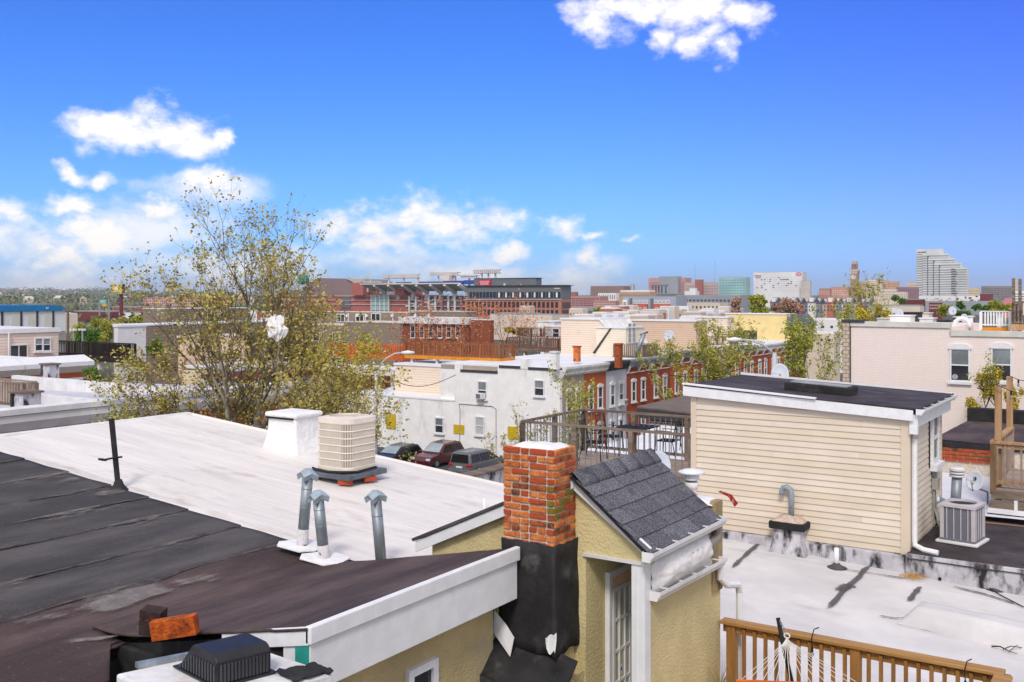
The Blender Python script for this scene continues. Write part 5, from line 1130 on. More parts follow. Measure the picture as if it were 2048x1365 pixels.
# ================================================================ ROW OF HOUSES ACROSS THE SIDE STREET (facades face +X)
XF_, YWL = -40.0, 68.0
def houses_brick(nm, a, b_): return patmat(nm, 'brick', a, b_, tuple(x * .85 + .02 for x in a), .22, .08, .01, dscale=.6)
RB1 = houses_brick('row_brick_red', P(164, 76, 46), P(148, 66, 42)); RB2 = houses_brick('row_brick_orange', P(186, 98, 60), P(174, 88, 52)); RB3 = houses_brick('row_brick_maroon', P(134, 52, 40), P(120, 44, 36)); 
LAV = patmat('row_lavender_brick', 'brick', P(205, 205, 216), P(198, 198, 210), P(186, 186, 198), .22, .08, .01); TAUB = patmat('row_taupe_brick', 'brick', P(176, 164, 150), P(168, 154, 142), P(150, 140, 130), .22, .08, .01)
random.seed(1)
CORG = mat('cornice_grey', P(150, 152, 156), .7, .1, 3); CORD = mat('cornice_dark', P(66, 64, 66), .7, .1, 3); WROOF = mat('bright_roof', (.72, .72, .74), .7, .08, .5, col3=(.45, .45, .46), s3=.8, lo3=.62, hi3=.85)
yb = [68.0] + [YatX(px, XF_) for px in (1168, 1212, 1253)]
defs = [('taupe painted brick rowhouse at the near end of the row, beside the white end wall', TAUB, WHITE2), ('orange-red brick rowhouse left of the lavender one', RB2, WHITE2), ('lavender-grey painted rowhouse with a window air conditioner', LAV, CORD), ('red brick rowhouse directly right of the lavender one, with grey bracketed cornice', RB1, CORG)]
nm_ = ['second', 'third', 'fourth', 'fifth', 'sixth', 'seventh', 'eighth', 'ninth', 'tenth', 'eleventh']
y = yb[-1] + 4.6; yb.append(y)
for i in range(10):
    y += 4.7; yb.append(y); defs.append(('%s brick rowhouse, %s to the right of the lavender one' % ('orange-red' if i % 3 == 1 else ('maroon' if i == 9 else 'red'), nm_[i]), RB2 if i % 3 == 1 else (RB3 if i == 9 else RB1), CORG if i < 6 else WHITE2))
for i, (lb, bm, cm) in enumerate(defs):
    y0, y1 = yb[i], yb[i + 1]; zt = 4.35 + (.25 if i in (5, 8) else 0) - .01 * i
    t = thing('rowhouse', lb, 'house', (XF_ - 5, (y0 + y1) / 2, GZ), 'brick rowhouses along the side street')
    MB().box(XF_ - 12, XF_, y0 + .01, y1 - .01, GZ, zt).build('wall', bm, t)
    MB().box(XF_ - 12, XF_ - .3, y0 + .012, y1 - .012, zt + .003, zt + .12).build('roof', WROOF, t)
    MB().prism([(XF_ + .003, y0 + .02, zt - .55), (XF_ + .12, y0 + .02, zt - .5), (XF_ + .42, y0 + .02, zt + .05), (XF_ + .42, y0 + .02, zt + .22), (XF_ - .35, y0 + .02, zt + .24), (XF_ - .35, y0 + .02, zt + .125), (XF_ + .003, y0 + .02, zt + .125)], (0, y1 - y0 - .04, 0)).build('cornice', cm, t)
    dm = cached(('dentil', cm.name), lambda: MB().box(0, .16, -.07, .07, 0, .18), cm)
    nD = int((y1 - y0) / .36)
    for k in range(nD): inst('dentil', dm, (XF_ + .14, y0 + (k + .5) * (y1 - y0) / nD, zt - .36), t)
    if i >= 3:
        bk_ = cached(('bracket',), lambda: MB().prism([(0, -.06, 0), (.1, -.06, 0), (.38, -.06, .6), (0, -.06, .6)], (0, .12, 0)), WHITE2)
        for k in range(3): inst('bracket', bk_, (XF_ + .004, y0 + .15 + k * (y1 - y0 - .3) / 2, zt - .95), t)
        MB().box(XF_ + .003, XF_ + .06, y0 + .02, y1 - .02, zt - 1.0, zt - .9).build('belt_course', WHITE2, t)
    for k in (0.29, .71):
        yc = y0 + (y1 - y0) * k
        window(t, 'X', XF_, yc, .75, .85, 1.85, style='dh', glass=GLASS if i % 2 else GLASSL, lower=GLASS, arch=True, sillm=WHITE, proud=.1, bar=.1)
        if i < 6: window(t, 'X', XF_, yc, -2.3, .85, 1.75, style='dh', arch=True, sillm=WHITE, proud=.1, bar=.1)
    if i == 2:
        ac_ = thing('window_air_conditioner', 'white window air conditioner on the lavender rowhouse', 'air conditioner', (XF_ + .3, y0 + (y1 - y0) * .71, .75))
        MB().box(XF_ + .06, XF_ + .55, y0 + (y1 - y0) * .71 - .34, y0 + (y1 - y0) * .71 + .34, .72, 1.2).build('casing', WHITE2, ac_, bevel=.02)
        for k in (-.17, .17): MB().box(XF_ + .55, XF_ + .56, y0 + (y1 - y0) * .71 + k - .13, y0 + (y1 - y0) * .71 + k + .13, .8, 1.12).build('grille', ACD, ac_)
# white end wall of the row
WSTUC = mat('white_stucco', (.85, .84, .83), .85, .04, 1.5, col2=(.89, .88, .87), col3=(.48, .46, .45), s3=.9, lo3=.52, hi3=.88, st3=(1, 1, .3), bump=.5, bscale=6)
ew = thing('end_house', 'white stuccoed end-of-row house with stepped parapet and window unit', 'house', ((XatY(1020, YWL)), YWL + 5, GZ))
xs = [XatY(p_, YWL) for p_ in (915, 926, 1002, 1047, 1060)] ; xc = XF_ + .02
def ez(py): return zY(1000, py, YWL)
MB().prism([(xs[0], YWL - .4, GZ), (xc, YWL - .4, GZ), (xc, YWL - .4, ez(735)), (XatY(1047, YWL), YWL - .4, ez(733)), (XatY(1001, YWL), YWL - .4, ez(733)), (XatY(1001, YWL), YWL - .4, ez(746)), (XatY(926, YWL), YWL - .4, ez(743)), (XatY(926, YWL), YWL - .4, ez(731)), (xs[0], YWL - .4, ez(731))], (0, .38, 0)).build('end_wall', WSTUC, ew)
MB().box(xs[0], XF_ - 12.02, YWL - .02, YWL + 5, GZ, ez(744)).build('rear_wing', WSTUC, ew)
for (pa, pb, py) in ((926, 1001, 742), (1003, 1047, 730), (1061, 1118, 731)): MB().box(XatY(pa, YWL) + .05, XatY(pb, YWL), YWL - .47, YWL - .405, ez(py + 5), ez(py)).build('gutter', CORD, ew)
MB().box(XatY(1047, YWL), XatY(1060, YWL), YWL - .45, YWL + .4, ez(735), ez(716)).build('chimney', WSTUC, ew)
for (px, py, hh, lw) in ((965, 799, 1.5, 1), (960, 871, 1.55, 0), (1079, 793, 1.3, 1), (879, 867, 1.35, 0)):
    p_ = onY(px, py, YWL - .42); window(ew if px > 900 else ew, 'Y', YWL - .42 if px > 900 else YWL - .42, p_.x, p_.z, .95, hh, style='dh', glass=BLIND if px == 960 else GLASSL, lower=BLIND if px == 960 else GLASS, proud=.08, bar=.09)
p_ = onY(965, 798, YWL - .5); t = thing('window_air_conditioner', 'window air conditioner projecting from the white stucco end wall', 'air conditioner', p_)
MB().box(p_.x - .36, p_.x + .3, YWL - 1.0, YWL - .5, p_.z, p_.z + .48).build('casing', WHITE2, t, bevel=.02); MB().box(p_.x - .3, p_.x + .1, YWL - 1.012, YWL - 1.0, p_.z + .07, p_.z + .42).build('grille', ACD, t)
lw_ = thing('rear_annex', 'low white stuccoed annex left of the white end wall, behind the cars', 'annex', (XatY(800, YWL), YWL + 3, GZ))
MB().box(XatY(700, YWL), xs[0] - .01, YWL - .38, YWL + 6, GZ, ez(809)).build('wall', WSTUC, lw_)
MB().box(XatY(700, YWL), xs[0] - .01, YWL - .42, YWL + 6, ez(809) + .002, ez(806)).build('coping', WHITE, lw_)
PYEL = mat('yellow_panel', P(200, 170, 30), .7, .1, 3)
for (px, py, w_, h_, lb) in ((782, 843, .55, .65, 'square yellow panel on the low white annex wall'), (918, 859, .55, .38, 'yellow panel on the white wall above the parked van'), (1026, 866, .5, .5, 'yellow panel on the white wall left of the weathered deck')):
    p_ = onY(px, py, YWL - .42); o = MB().box(p_.x - w_, p_.x + w_, YWL - .46, YWL - .425, p_.z - h_, p_.z + h_).build('wall_panel', PYEL, None, bevel=.01); tag(o, lb, 'panel')
cb_ = thing('drain_pipe', 'thin grey conduit running down the white end wall', 'conduit', onY(920, 905, YWL - .43))
MB().tube([onY(918, 808, YWL - .45), onY(920, 820, YWL - .45), onY(919, 905, YWL - .45)], .03, 6).build('pipe', CORG, cb_); MB().tube([onY(919, 808, YWL - .45), onY(985, 813, YWL - .45), onY(992, 818, YWL - .45), onY(992, 905, YWL - .45)], .03, 6).build('pipe', CORG, cb_)
# beige sided wall and decks behind
SIDB = patmat('beige_siding', 'lap', P(228, 210, 190), P(232, 214, 196), P(196, 176, 158), bh=.22, mort=.14); SIDT = patmat('tan_siding', 'lap', P(206, 180, 158), P(210, 184, 162), P(170, 146, 126), bh=.22, mort=.16); SIDC = patmat('cream_siding', 'lap', P(234, 222, 202), P(238, 226, 206), P(206, 190, 170), bh=.22, mort=.14)
SIDP = patmat('pinkish_siding', 'lap', P(226, 206, 194), P(230, 210, 198), P(194, 172, 160), bh=.2, mort=.16); TAUPE = patmat('taupe_siding', 'lap', P(138, 124, 112), P(144, 130, 118), P(112, 100, 90), bh=.36, mort=.15)
t = thing('house', 'beige sided house wall under the brown roof deck', 'house', (XatY(850, 71), 75, GZ))
MB().box(XatY(790, 71), XatY(914, 71), 71, 80, GZ, zY(850, 733, 71)).build('wall', SIDB, t); MB().box(XatY(790, 71) - .1, XatY(914, 71), 70.9, 80, zY(850, 733, 71) + .003, zY(850, 729, 71)).build('parapet', WHITE, t)
DBR = mat('brown_deck_stain', P(146, 90, 54), .7, .2, 2, col2=P(166, 106, 66), stretch=(3, 3, .4)); DOR = mat('orange_deck_stain', P(190, 98, 46), .7, .15, 2, col2=P(226, 112, 40)); DDK = mat('dark_deck_stain', P(46, 38, 34), .7, .2, 2); DRD = mat('red_brown_deck', P(118, 66, 46), .7, .2, 2, col2=P(140, 90, 70)); DHN = mat('honey_fascia', P(206, 134, 34), .7, .12, 2)
def far_deck(name, label, px0, px1, ytop, ybot, Y, depth, ma, mb2, fascia=None, bal=.2, bs=.07, cat='deck', fh=.3, post=2.2, sides=True):
    x0, x1 = XatY(px0, Y), XatY(px1, Y); pm_ = (px0 + px1) / 2; z0 = zY(pm_, ybot, Y); h = zY(pm_, ytop, Y) - z0
    t = thing(name, label, cat, ((x0 + x1) / 2, Y + depth / 2, z0 - .6))
    railing(t, (x0, Y), (x1, Y), z0, h, ma, mb2, post=post, bal=bal, ps=.13, bs=bs)
    railing(t, (x0, Y + depth), (x1, Y + depth), z0, h, ma, mb2, post=post, bal=bal, ps=.13, bs=bs)
    if sides:
        railing(t, (x1, Y), (x1, Y + depth), z0, h, ma, mb2, post=post, bal=bal, ps=.13, bs=bs); railing(t, (x0, Y), (x0, Y + depth), z0, h, ma, mb2, post=post, bal=bal, ps=.13, bs=bs)
    MB().box(x0 - .1, x1 + .1, Y - .1, Y + depth + .1, z0 - .08, z0).build('floor', ma, t)
    MB().box(x0 - .12, x1 + .12, Y - .14, Y - .1, z0 - fh, z0 + .02).build('rim_board', fascia or ma, t); MB().box(x1 + .1, x1 + .14, Y - .14, Y + depth, z0 - fh, z0 + .02).build('rim_board', fascia or ma, t)
    for k in range(4): xx = x0 + (x1 - x0) * (k + .2) / 3.6; MB().box(xx - .12, xx + .12, Y + .1, Y + .35, z0 - .9, z0 - .081).build('pier', WHITE2, t)
    return t
far_deck('roof_deck', 'long brown roof deck with honey rim board above the white end house', 812, 1000, 688, 714, 72.5, 2.2, DBR, DBR, DHN, bal=.32, bs=.055)
far_deck('roof_deck', 'bright orange roof deck behind the big bare tree', 657, 806, 690, 712, 82, 1.2, DOR, DOR, DOR, bal=.3, bs=.06, fh=.35)
far_deck('roof_deck', 'reddish brown roof deck left of the beige sided gable', 1014, 1116, 677, 698, 92, 5, DRD, WOODG, WOODG, bal=.24)
far_deck('roof_deck', 'small dark picket deck in front of the cream gable doors', 1228, 1286, 690, 715, 84, 3, WOODG, WOODG, DRD, bal=.2)
far_deck('roof_deck', 'dark picket deck behind the leafing street tree', 1340, 1446, 673, 690, 112, 4, WOODG, WOODG, None, bal=.25)
# sided roof additions on the row
def gable_box(label, px0, px1, ytop, ybot, Y, depth, m_, slope_px=None, name='roof_addition', roofm=None):
    x0, x1 = XatY(px0, Y), XatY(px1, Y); pm_ = (px0 + px1) / 2; zb, zt = zY(pm_, ybot, Y), zY(pm_, ytop, Y)
    t = thing(name, label, 'roof addition', ((x0 + x1) / 2, Y + depth / 2, zb)); poly = [(x0, Y, zb - 1), (x1, Y, zb - 1), (x1, Y, zt), (x0, Y, zt)]
    if slope_px:
        xs_ = XatY(slope_px[0], Y); poly = [(x0, Y, zb - 1), (x1, Y, zb - 1), (x1, Y, zY(px1, slope_px[1], Y)), (xs_, Y, zt), (x0, Y, zt)]
        MB().prism([(xs_, Y - .15, zt + .005), (x1 + .15, Y - .15, zY(px1, slope_px[1], Y) + .005), (x1 + .15, Y - .15, zY(px1, slope_px[1], Y) + .12), (xs_, Y - .15, zt + .12)], (0, depth + .3, 0)).build('roof_slope', roofm or WHITE2, t)
    MB().prism(poly, (0, depth, 0)).build('wall', m_, t)
    MB().box(x0 - .1, (XatY(slope_px[0], Y) if slope_px else x1) + .1, Y - .12, Y + depth + .1, zt + .004, zt + .14).build('parapet', WHITE, t); return t
gable_box('beige sided roof addition with sloping white edge in the middle of the view', 1122, 1244, 640, 712, 86, 6, SIDB, (1200, 700))
t = gable_box('pale cream sided dormer with dark trimmed slope beside the dark picket deck', 1192, 1252, 657, 712, 85, 4, SIDC)
p_ = onX(1246, 688, XatY(1252, 85) + .02)
for dy in (.7, 1.6): window(t, 'X', XatY(1252, 85) + .01, 85 + dy, p_.z, .75, 1.9, style='grid', sill=False, proud=.06)
MB().prism([(XatY(1186, 85), 84.9, zY(1186, 706, 85)), (XatY(1222, 85), 84.9, zY(1222, 655, 85)), (XatY(1225, 85), 84.9, zY(1225, 655, 85)), (XatY(1190, 85), 84.9, zY(1190, 708, 85))], (0, .12, 0)).build('dark_trim', CORD, t)
gable_box('tan sided roof addition behind the leaning galvanised flue', 1262, 1392, 643, 694, 98, 3, SIDT)
gable_box('pale sided roof addition behind the leafing street tree', 1395, 1455, 636, 690, 112, 2, SIDB)
ys = gable_box('yellow stucco rooftop storey with grey slate mansard corner', 1452, 1580, 629, 694, 130, 2.2, mat('yellow_stucco', P(226, 204, 146), .9, .05, .6, col3=P(206, 182, 122), s3=.8), name='roof_storey')
SLATE = mat('slate_blue_grey', P(96, 102, 116), .8, .2, 2.5, stretch=(1, 1, 4))
xa, xb = XatY(1577, 130), XatY(1618, 130); za, zb_ = zY(1600, 629, 130), zY(1600, 652, 130)
MB().prism([(xa, 129.4, zb_), (xb + .6, 129.4, zb_), (xb - .6, 129.4, za), (xa, 129.4, za)], (0, 2.6, 0)).build('mansard', SLATE, ys)
MB().box(xa - .3, xb, 130.3, 132, zY(1600, 694, 130), zb_ - .01).build('bay_wall', mat('yellow_stucco', P(226, 204, 146)), ys)
for k in (1597, 1612): p_ = onY(k, 683, 130.3); window(ys, 'Y', 130.3, p_.x, p_.z, .8, 1.7, style='slider', sill=False, proud=.1)
MB().box(XatY(1450, 130), XatY(1514, 130), 129.95, 129.99, zY(1480, 694, 130), zY(1480, 661, 130)).build('dark_opening', GLASS, ys)
# leaning flue, chimneys, vents on the roofs
def flue(px0, py0, px1, py1, d, r, label, m_=STEEL):
    a, b_ = at(px0, py0, d), at(px1, py1, d); t = thing('flue_pipe', label, 'flue', a); MB().cyl(a, b_, r, n=10).build('pipe', m_, t, smooth=True); MB().tube([b_ + Vector((-.3, -.2, -.1)), b_ + Vector((.3, .2, .15))], .07, 6).build('cap', CORD, t); return t
flue(1270, 714, 1288, 668, 88, .2, 'leaning galvanised flue on the rowhouse roof beside the tan siding')
def stack(px, ytop, ybot, wpx, d, label, m_, cap=None, name='chimney'):
    a = at(px, ybot, d); zt = at(px, ytop, d).z; w_ = wpx * d / F / 2; t = thing(name, label, 'chimney', a)
    MB().box(a.x - w_, a.x + w_, a.y - w_, a.y + w_, a.z - .5, zt).build('shaft', m_, t); MB().box(a.x - w_ - .06, a.x + w_ + .06, a.y - w_ - .06, a.y + w_ + .06, zt + .002, zt + .12).build('cap', cap or CORD, t)
    return t
stack(1237, 690, 724, 12, 84, 'rusty brick chimney at the foot of the dark picket deck', BRICKD, BRICKR); stack(1110, 706, 726, 14, 78, 'small white plastered chimney near the reddish deck', WSTUC, WHITE)
stack(1154, 695, 712, 11, 84, 'orange brick chimney in front of the beige siding', BRICKO, BRICKR)
# ================================================================ STREET LAMPS
def lamp(px, ybase, ytop, d, arm_px, arm_y, label, r=.09):
    b_ = at(px, ybase, d); tp = at(px, ytop, d); b_.z = GZ; e = at(arm_px, arm_y, d); GV = mat('lamp_grey', P(186, 190, 192), .5, .06, 2)
    t = thing('street_lamp', label, 'street lamp', b_)
    MB().tube([b_, tp], [r * 1.4, r], 10).build('pole', GV, t, smooth=True)
    k = [tp - Vector((0, 0, .1)), tp.lerp(e, .35) + Vector((0, 0, (e.z - tp.z) * .3)), tp.lerp(e, .7) + Vector((0, 0, (e.z - tp.z) * .25)), e]
    MB().tube(k, .06, 7).build('arm', GV, t, smooth=True); dr = (e - tp); dr.z = 0; dr.normalize()
    MB().tube([e - dr * .1, e + dr * .35, e + dr * .8], [.09, .17, .08], 8).build('lamp_head', WHITE, t, smooth=True)
lamp(1549, 760, 706, 62, 1480, 680, 'tall grey street lamp arching left over the dark flat roof', .13)
lamp(752, 900, 740, 70, 806, 706, 'grey street lamp arm showing through the leaves before the orange deck', .1)
# ================================================================ PARKED CARS
TYRE = mat('tyre', (.02, .02, .02), .85); RIM = mat('rim', (.45, .45, .47), .3, .1, 5, metal=.8); RED = mat('tail_red', P(190, 20, 30), .25); PLATE = mat('number_plate', P(220, 224, 230), .5)
def car(label, pos, dirn, ln, wd, ht, paint, kind):
    """dirn +1: nose away (+Y); -1: nose towards us"""
    t = thing('parked_car', label, 'car', pos); px_, py_, pz = pos
    def q(x, y, z): return (px_ + x * dirn, py_ + y * dirn, pz + z)       # local y forward
    hw = wd / 2
    if kind == 'van': low = [(-ln / 2, .3), (-ln / 2 - .03, .55), (-ln / 2 + .02, 1.0), (ln / 2 - 1.1, 1.02), (ln / 2 - .15, .8), (ln / 2, .45), (ln / 2 - .05, .28)]; gh = [(-ln / 2 + .03, 1.0), (-ln / 2 + .18, ht - .1), (-ln / 2 + .4, ht), (ln / 2 - 2.4, ht - .03), (ln / 2 - 1.15, 1.02)]
    else: low = [(-ln / 2, .3), (-ln / 2 - .02, .6), (-ln / 2 + .05, .98), (ln / 2 - 1.35, 1.05), (ln / 2 - .2, .9), (ln / 2, .6), (ln / 2 - .05, .28)]; gh = [(-ln / 2 + .08, .98), (-ln / 2 + .5, ht - .08), (-ln / 2 + .9, ht), (ln / 2 - 2.3, ht - .04), (ln / 2 - 1.4, 1.05)]
    def loft(prof, w0, w1, zlo, zhi):
        m = MB(); n = len(prof); rows = []
        for sx in (-1, -.92, .92, 1):
            for (yy, z) in prof:
                k = (z - zlo) / (zhi - zlo); w_ = w0 + (w1 - w0) * k
                ins = .05 if abs(sx) == 1 else 0
                m.v.append(q(sx * w_, yy * (1 - (.012 if abs(sx) == 1 else 0)), z - (ins * .4 if z > zlo + .6 * (zhi - zlo) else 0)))
        for r_ in range(3):
            for i in range(n): a = r_ * n + i; b_ = r_ * n + (i + 1) % n; m.f.append((a, b_, b_ + n, a + n))
        m.f.append(tuple(range(n - 1, -1, -1))); m.f.append(tuple(3 * n + i for i in range(n))); return m
    loft(low, hw, hw, .28, 1.02).build('body', paint, t, bevel=.04, smooth=False)
    loft(gh, hw * .97, hw * .80, 1.0, ht).build('cabin', paint, t, bevel=.05)
    def hwid(z): return hw * .97 + (hw * .80 - hw * .97) * (z - 1) / (ht - 1)
    # glass: rear, front, sides
    def gp(prof_a, prof_b, inset, off):
        (y0, z0), (y1, z1) = prof_a, prof_b; d = Vector((0, y1 - y0, z1 - z0)); a = Vector((0, y0, z0)) + d * inset; b_ = Vector((0, y1, z1)) - d * inset * .6; nr = Vector((0, -d.z, d.y)).normalized() * off
        m = MB().prism([q(-hwid(a.z) * .86, a.y + nr.y, a.z + nr.z), q(hwid(a.z) * .86, a.y + nr.y, a.z + nr.z), q(hwid(b_.z) * .84, b_.y + nr.y, b_.z + nr.z), q(-hwid(b_.z) * .84, b_.y + nr.y, b_.z + nr.z)], Vector(q(0, nr.y * .4, nr.z * .4)) - Vector(q(0, 0, 0))); return m
    CGL = mat('car_glass', (.008, .009, .011), .15, .3, 1, spec=.35)
    gp(gh[0], gh[1], .1, .02).build('rear_window', CGL, t)
    gp(gh[-1], gh[-2], .08, -.03).build('windscreen', mat('windscreen', (.3, .36, .38), .08, .2, .5, spec=.6), t)
    for sx in (-1, 1):
        y0, y1 = gh[0][0] + .25, gh[-1][0] - .15
        for k in range(3):
            ya = y0 + (y1 - y0) * k / 3 + .03; yb_ = y0 + (y1 - y0) * (k + 1) / 3 - .05; zt = ht - .16; top_a = max(ya, gh[1][0] + .2); top_b = min(yb_, gh[3][0] + .05) if k == 2 else yb_
            MB().prism([q(sx * (hwid(1.08) + .012), ya, 1.08), q(sx * (hwid(1.08) + .012), yb_, 1.08), q(sx * (hwid(zt) + .012), top_b, zt), q(sx * (hwid(zt) + .012), top_a, zt)], Vector(q(-sx * .02, 0, 0)) - Vector(q(0, 0, 0))).build('side_window', CGL, t)
        for yy in (-ln / 2 + .95, ln / 2 - .95):
            w_ = MB().cyl(q(sx * (hw - .22), yy, .34), q(sx * (hw + .012), yy, .34), .34, n=20).build('wheel', TYRE, t); MB().cyl(q(sx * (hw - .02), yy, .34), q(sx * (hw + .022), yy, .34), .23, n=14).build('rim', RIM, w_)
        MB().box(*sorted((q(sx * hw * .62, 0, 0)[0], q(sx * hw * 1.01, 0, 0)[0])), *sorted((q(0, -ln / 2 - .045, 0)[1], q(0, -ln / 2 + .25, 0)[1])), pz + .82, pz + .97).build('tail_light', RED, t, bevel=.02)
        MB().box(*sorted((q(sx * hw * .6, 0, 0)[0], q(sx * hw * .98, 0, 0)[0])), *sorted((q(0, ln / 2 - .3, 0)[1], q(0, ln / 2 - .02, 0)[1])), pz + .66, pz + .8).build('headlight', PLATE, t, bevel=.02)
        MB().box(*sorted((q(sx * hw, 0, 0)[0], q(sx * (hw + .2), 0, 0)[0])), *sorted((q(0, gh[-1][0] - .1, 0)[1], q(0, gh[-1][0] + .08, 0)[1])), pz + 1.02, pz + 1.18).build('mirror', paint, t, bevel=.03)
    MB().box(px_ - .28, px_ + .28, *sorted((q(0, -ln / 2 - .05, 0)[1], q(0, -ln / 2 - .02, 0)[1])), pz + .68, pz + .82).build('number_plate', PLATE, t)
    MB().box(px_ - hw * .98, px_ + hw * .98, *sorted((q(0, -ln / 2 - .1, 0)[1], q(0, -ln / 2 + .1, 0)[1])), pz + .34, pz + .56).build('bumper', mat('bumper_trim', P(110, 112, 120), .4), t, bevel=.03)
    for sx in (-.75, .75): MB().tube([q(sx * hw * .8 / .75 * .75, gh[2][0], ht + .03), q(sx * hw * .8, gh[3][0] - .1, ht + .02)], .025, 5).build('roof_rail', RIM, t)
    return t
cp = at(921, 949, 74)
car('dark grey minivan parked tail towards us before the white wall', (cp.x, cp.y + 2.4, GZ), 1, 5.1, 1.95, 1.8, mat('graphite_paint', P(96, 98, 104), .35, .05, 3, coat=.4, spec=.5), 'van')
cp = at(862, 945, 78)
car('maroon sport utility car parked nose towards us beside the minivan', (cp.x - .4, cp.y + 1.5, GZ), -1, 4.8, 1.9, 1.75, mat('maroon_paint', P(84, 26, 34), .3, .08, 3, coat=.5, spec=.5), 'suv')
cp = at(775, 930, 78)
car('black car mostly hidden by twigs left of the maroon one', (cp.x, cp.y + 1, GZ), -1, 4.8, 1.9, 1.6, mat('black_paint', P(34, 36, 42), .3, .05, 3, coat=.5), 'suv')
for pa, pb, lb in (((752, 745), (912, 750), 'sagging black service wire from the street lamp to the white end wall'), ((752, 752), (790, 742), 'short service wire by the beige siding'), ((1549, 712), (1290, 742), 'sagging black wire from the tall lamp to the brick row')):
    a, b_ = at(*pa, 69), at(*pb, 72); n_ = 12; tag(MB().tube([a.lerp(b_, k / n_) - Vector((0, 0, .9 * math.sin(math.pi * k / n_))) for k in range(n_ + 1)], .022, 4).build('wire', BLACKM, None), lb, 'wire')
# low dark-roofed brick garage between the decks
t = thing('garage', 'low brick outbuilding with dark sloping roof behind the weathered deck', 'outbuilding', at(1340, 860, 50)); Yg = 47.0
xa, xb = XatY(1300, Yg), XatY(1470, Yg)
MB().box(xa, xb, Yg, Yg + 6, GZ, zY(1350, 836, Yg)).build('wall', patmat('garage_brick', 'brick', P(150, 70, 56), P(120, 56, 46), P(210, 196, 190), .3, .12, .03), t)
MB().prism([(xa - .6, Yg - .3, zY(1330, 838, Yg)), (xb, Yg - .3, zY(1330, 846, Yg)), (xb, Yg - .3, zY(1330, 830, Yg)), (xa - .6, Yg - .3, zY(1290, 816, Yg))], (0, .3, 0)).build('fascia', CORD, t)
MB().prism([(xa - .6, Yg - .3, zY(1290, 816, Yg)), (xb, Yg - .3, zY(1330, 828, Yg)), (xb, Yg + 6.5, zY(1330, 806, Yg)), (xa + .8, Yg + 6.5, zY(1330, 802, Yg))], (0, 0, .08)).build('roof', mat('grey_brown_roof', P(110, 98, 92), .9, .15, 1.2, stretch=(1, 4, 1)), t)
t = thing('rowhouse', 'low house with bright white roof just beyond the weathered deck', 'house', (-14, 33, GZ)); 
MB().grid(lambda u, v: (-20 + 14 * u, 24.5 + 17 * v, 3.9 + .25 * max(0, mnoise.noise((u * 4, v * 6, 1)))), 30, 30).build('roof_membrane', WROOF, t, smooth=True); MB().box(-20, -6, 24.5, 41.5, GZ, 3.85).build('wall', BRICKW, t)
MB().box(-20.1, -6, 41.5, 41.8, 3.2, 4.3).build('parapet', WHITE2, t)

# ================================================================ PALE PAINTED BRICK BUILDING (right)
YP = 52.4
PKB = patmat('pale_pink_brick', 'brick', P(238, 225, 219), P(234, 220, 213), P(222, 208, 201), .24, .08, .012, dscale=1.6, dirt=P(226, 212, 205), bump=.3)
pb = thing('rowhouse', 'pale pink painted brick building with two white windows on the right', 'house', (XatY(1850, YP), YP + 5, GZ))
x0, x1, x2 = XatY(1702, YP), XatY(1899, YP), XatY(2160, YP)
MB().prism([(x0, YP, GZ), (x2, YP, GZ), (x2, YP, zY(1950, 672, YP)), (x1, YP, zY(1950, 672, YP)), (x1, YP, zY(1800, 654, YP)), (x0, YP, zY(1720, 652, YP))], (0, 10, 0)).build('wall', PKB, pb)
CAPB = mat('cap_stone', P(206, 206, 198), .8, .1, 1.5)
MB().prism([(x0 - .02, YP - .08, zY(1720, 653, YP)), (x1 + .05, YP - .08, zY(1800, 655, YP)), (x1 + .05, YP - .08, zY(1800, 645, YP)), (x0 - .02, YP - .08, zY(1720, 643, YP))], (0, .4, 0)).build('coping', CAPB, pb); MB().box(x1 + .05, x2, YP - .08, YP + .32, zY(1950, 673, YP), zY(1950, 662, YP)).build('coping', CAPB, pb)
xq = XatY(1686, YP); MB().box(xq, x0 - .06, YP - .1, YP + 1, GZ, zY(1695, 645, YP)).build('corner_pier', patmat('pier_block', 'brick', P(200, 184, 164), P(190, 174, 154), P(140, 128, 114), .3, .2, .02), pb); MB().box(xq - .05, XatY(1730, YP), YP - .14, YP + .9, zY(1695, 645, YP) + .002, zY(1695, 640, YP)).build('pier_cap', CORD, pb)
MB().box(x0 - .06, x0, YP - .03, YP + .2, GZ, zY(1695, 655, YP)).build('joint', CORD, pb)
for px in (1920, 2003):
    p_ = onY(px, 764, YP); window(pb, 'Y', YP, p_.x, p_.z, .92, 1.62, style='dh', glass=GLASSL, lower=GLASS, arch=True, proud=.06, bar=.08)
    o = thing('wall_clock', 'round pale disc leaning in the ' + ('left' if px < 2000 else 'right') + ' window of the pink brick building', 'plate', p_ + Vector((-.2, -.05, .1))); MB().cyl((p_.x - .22, YP - .055, p_.z + .24), (p_.x - .22, YP - .035, p_.z + .24), .13, n=18).build('disc', mat('disc', P(170, 172, 176), .5, .2, 9), o)
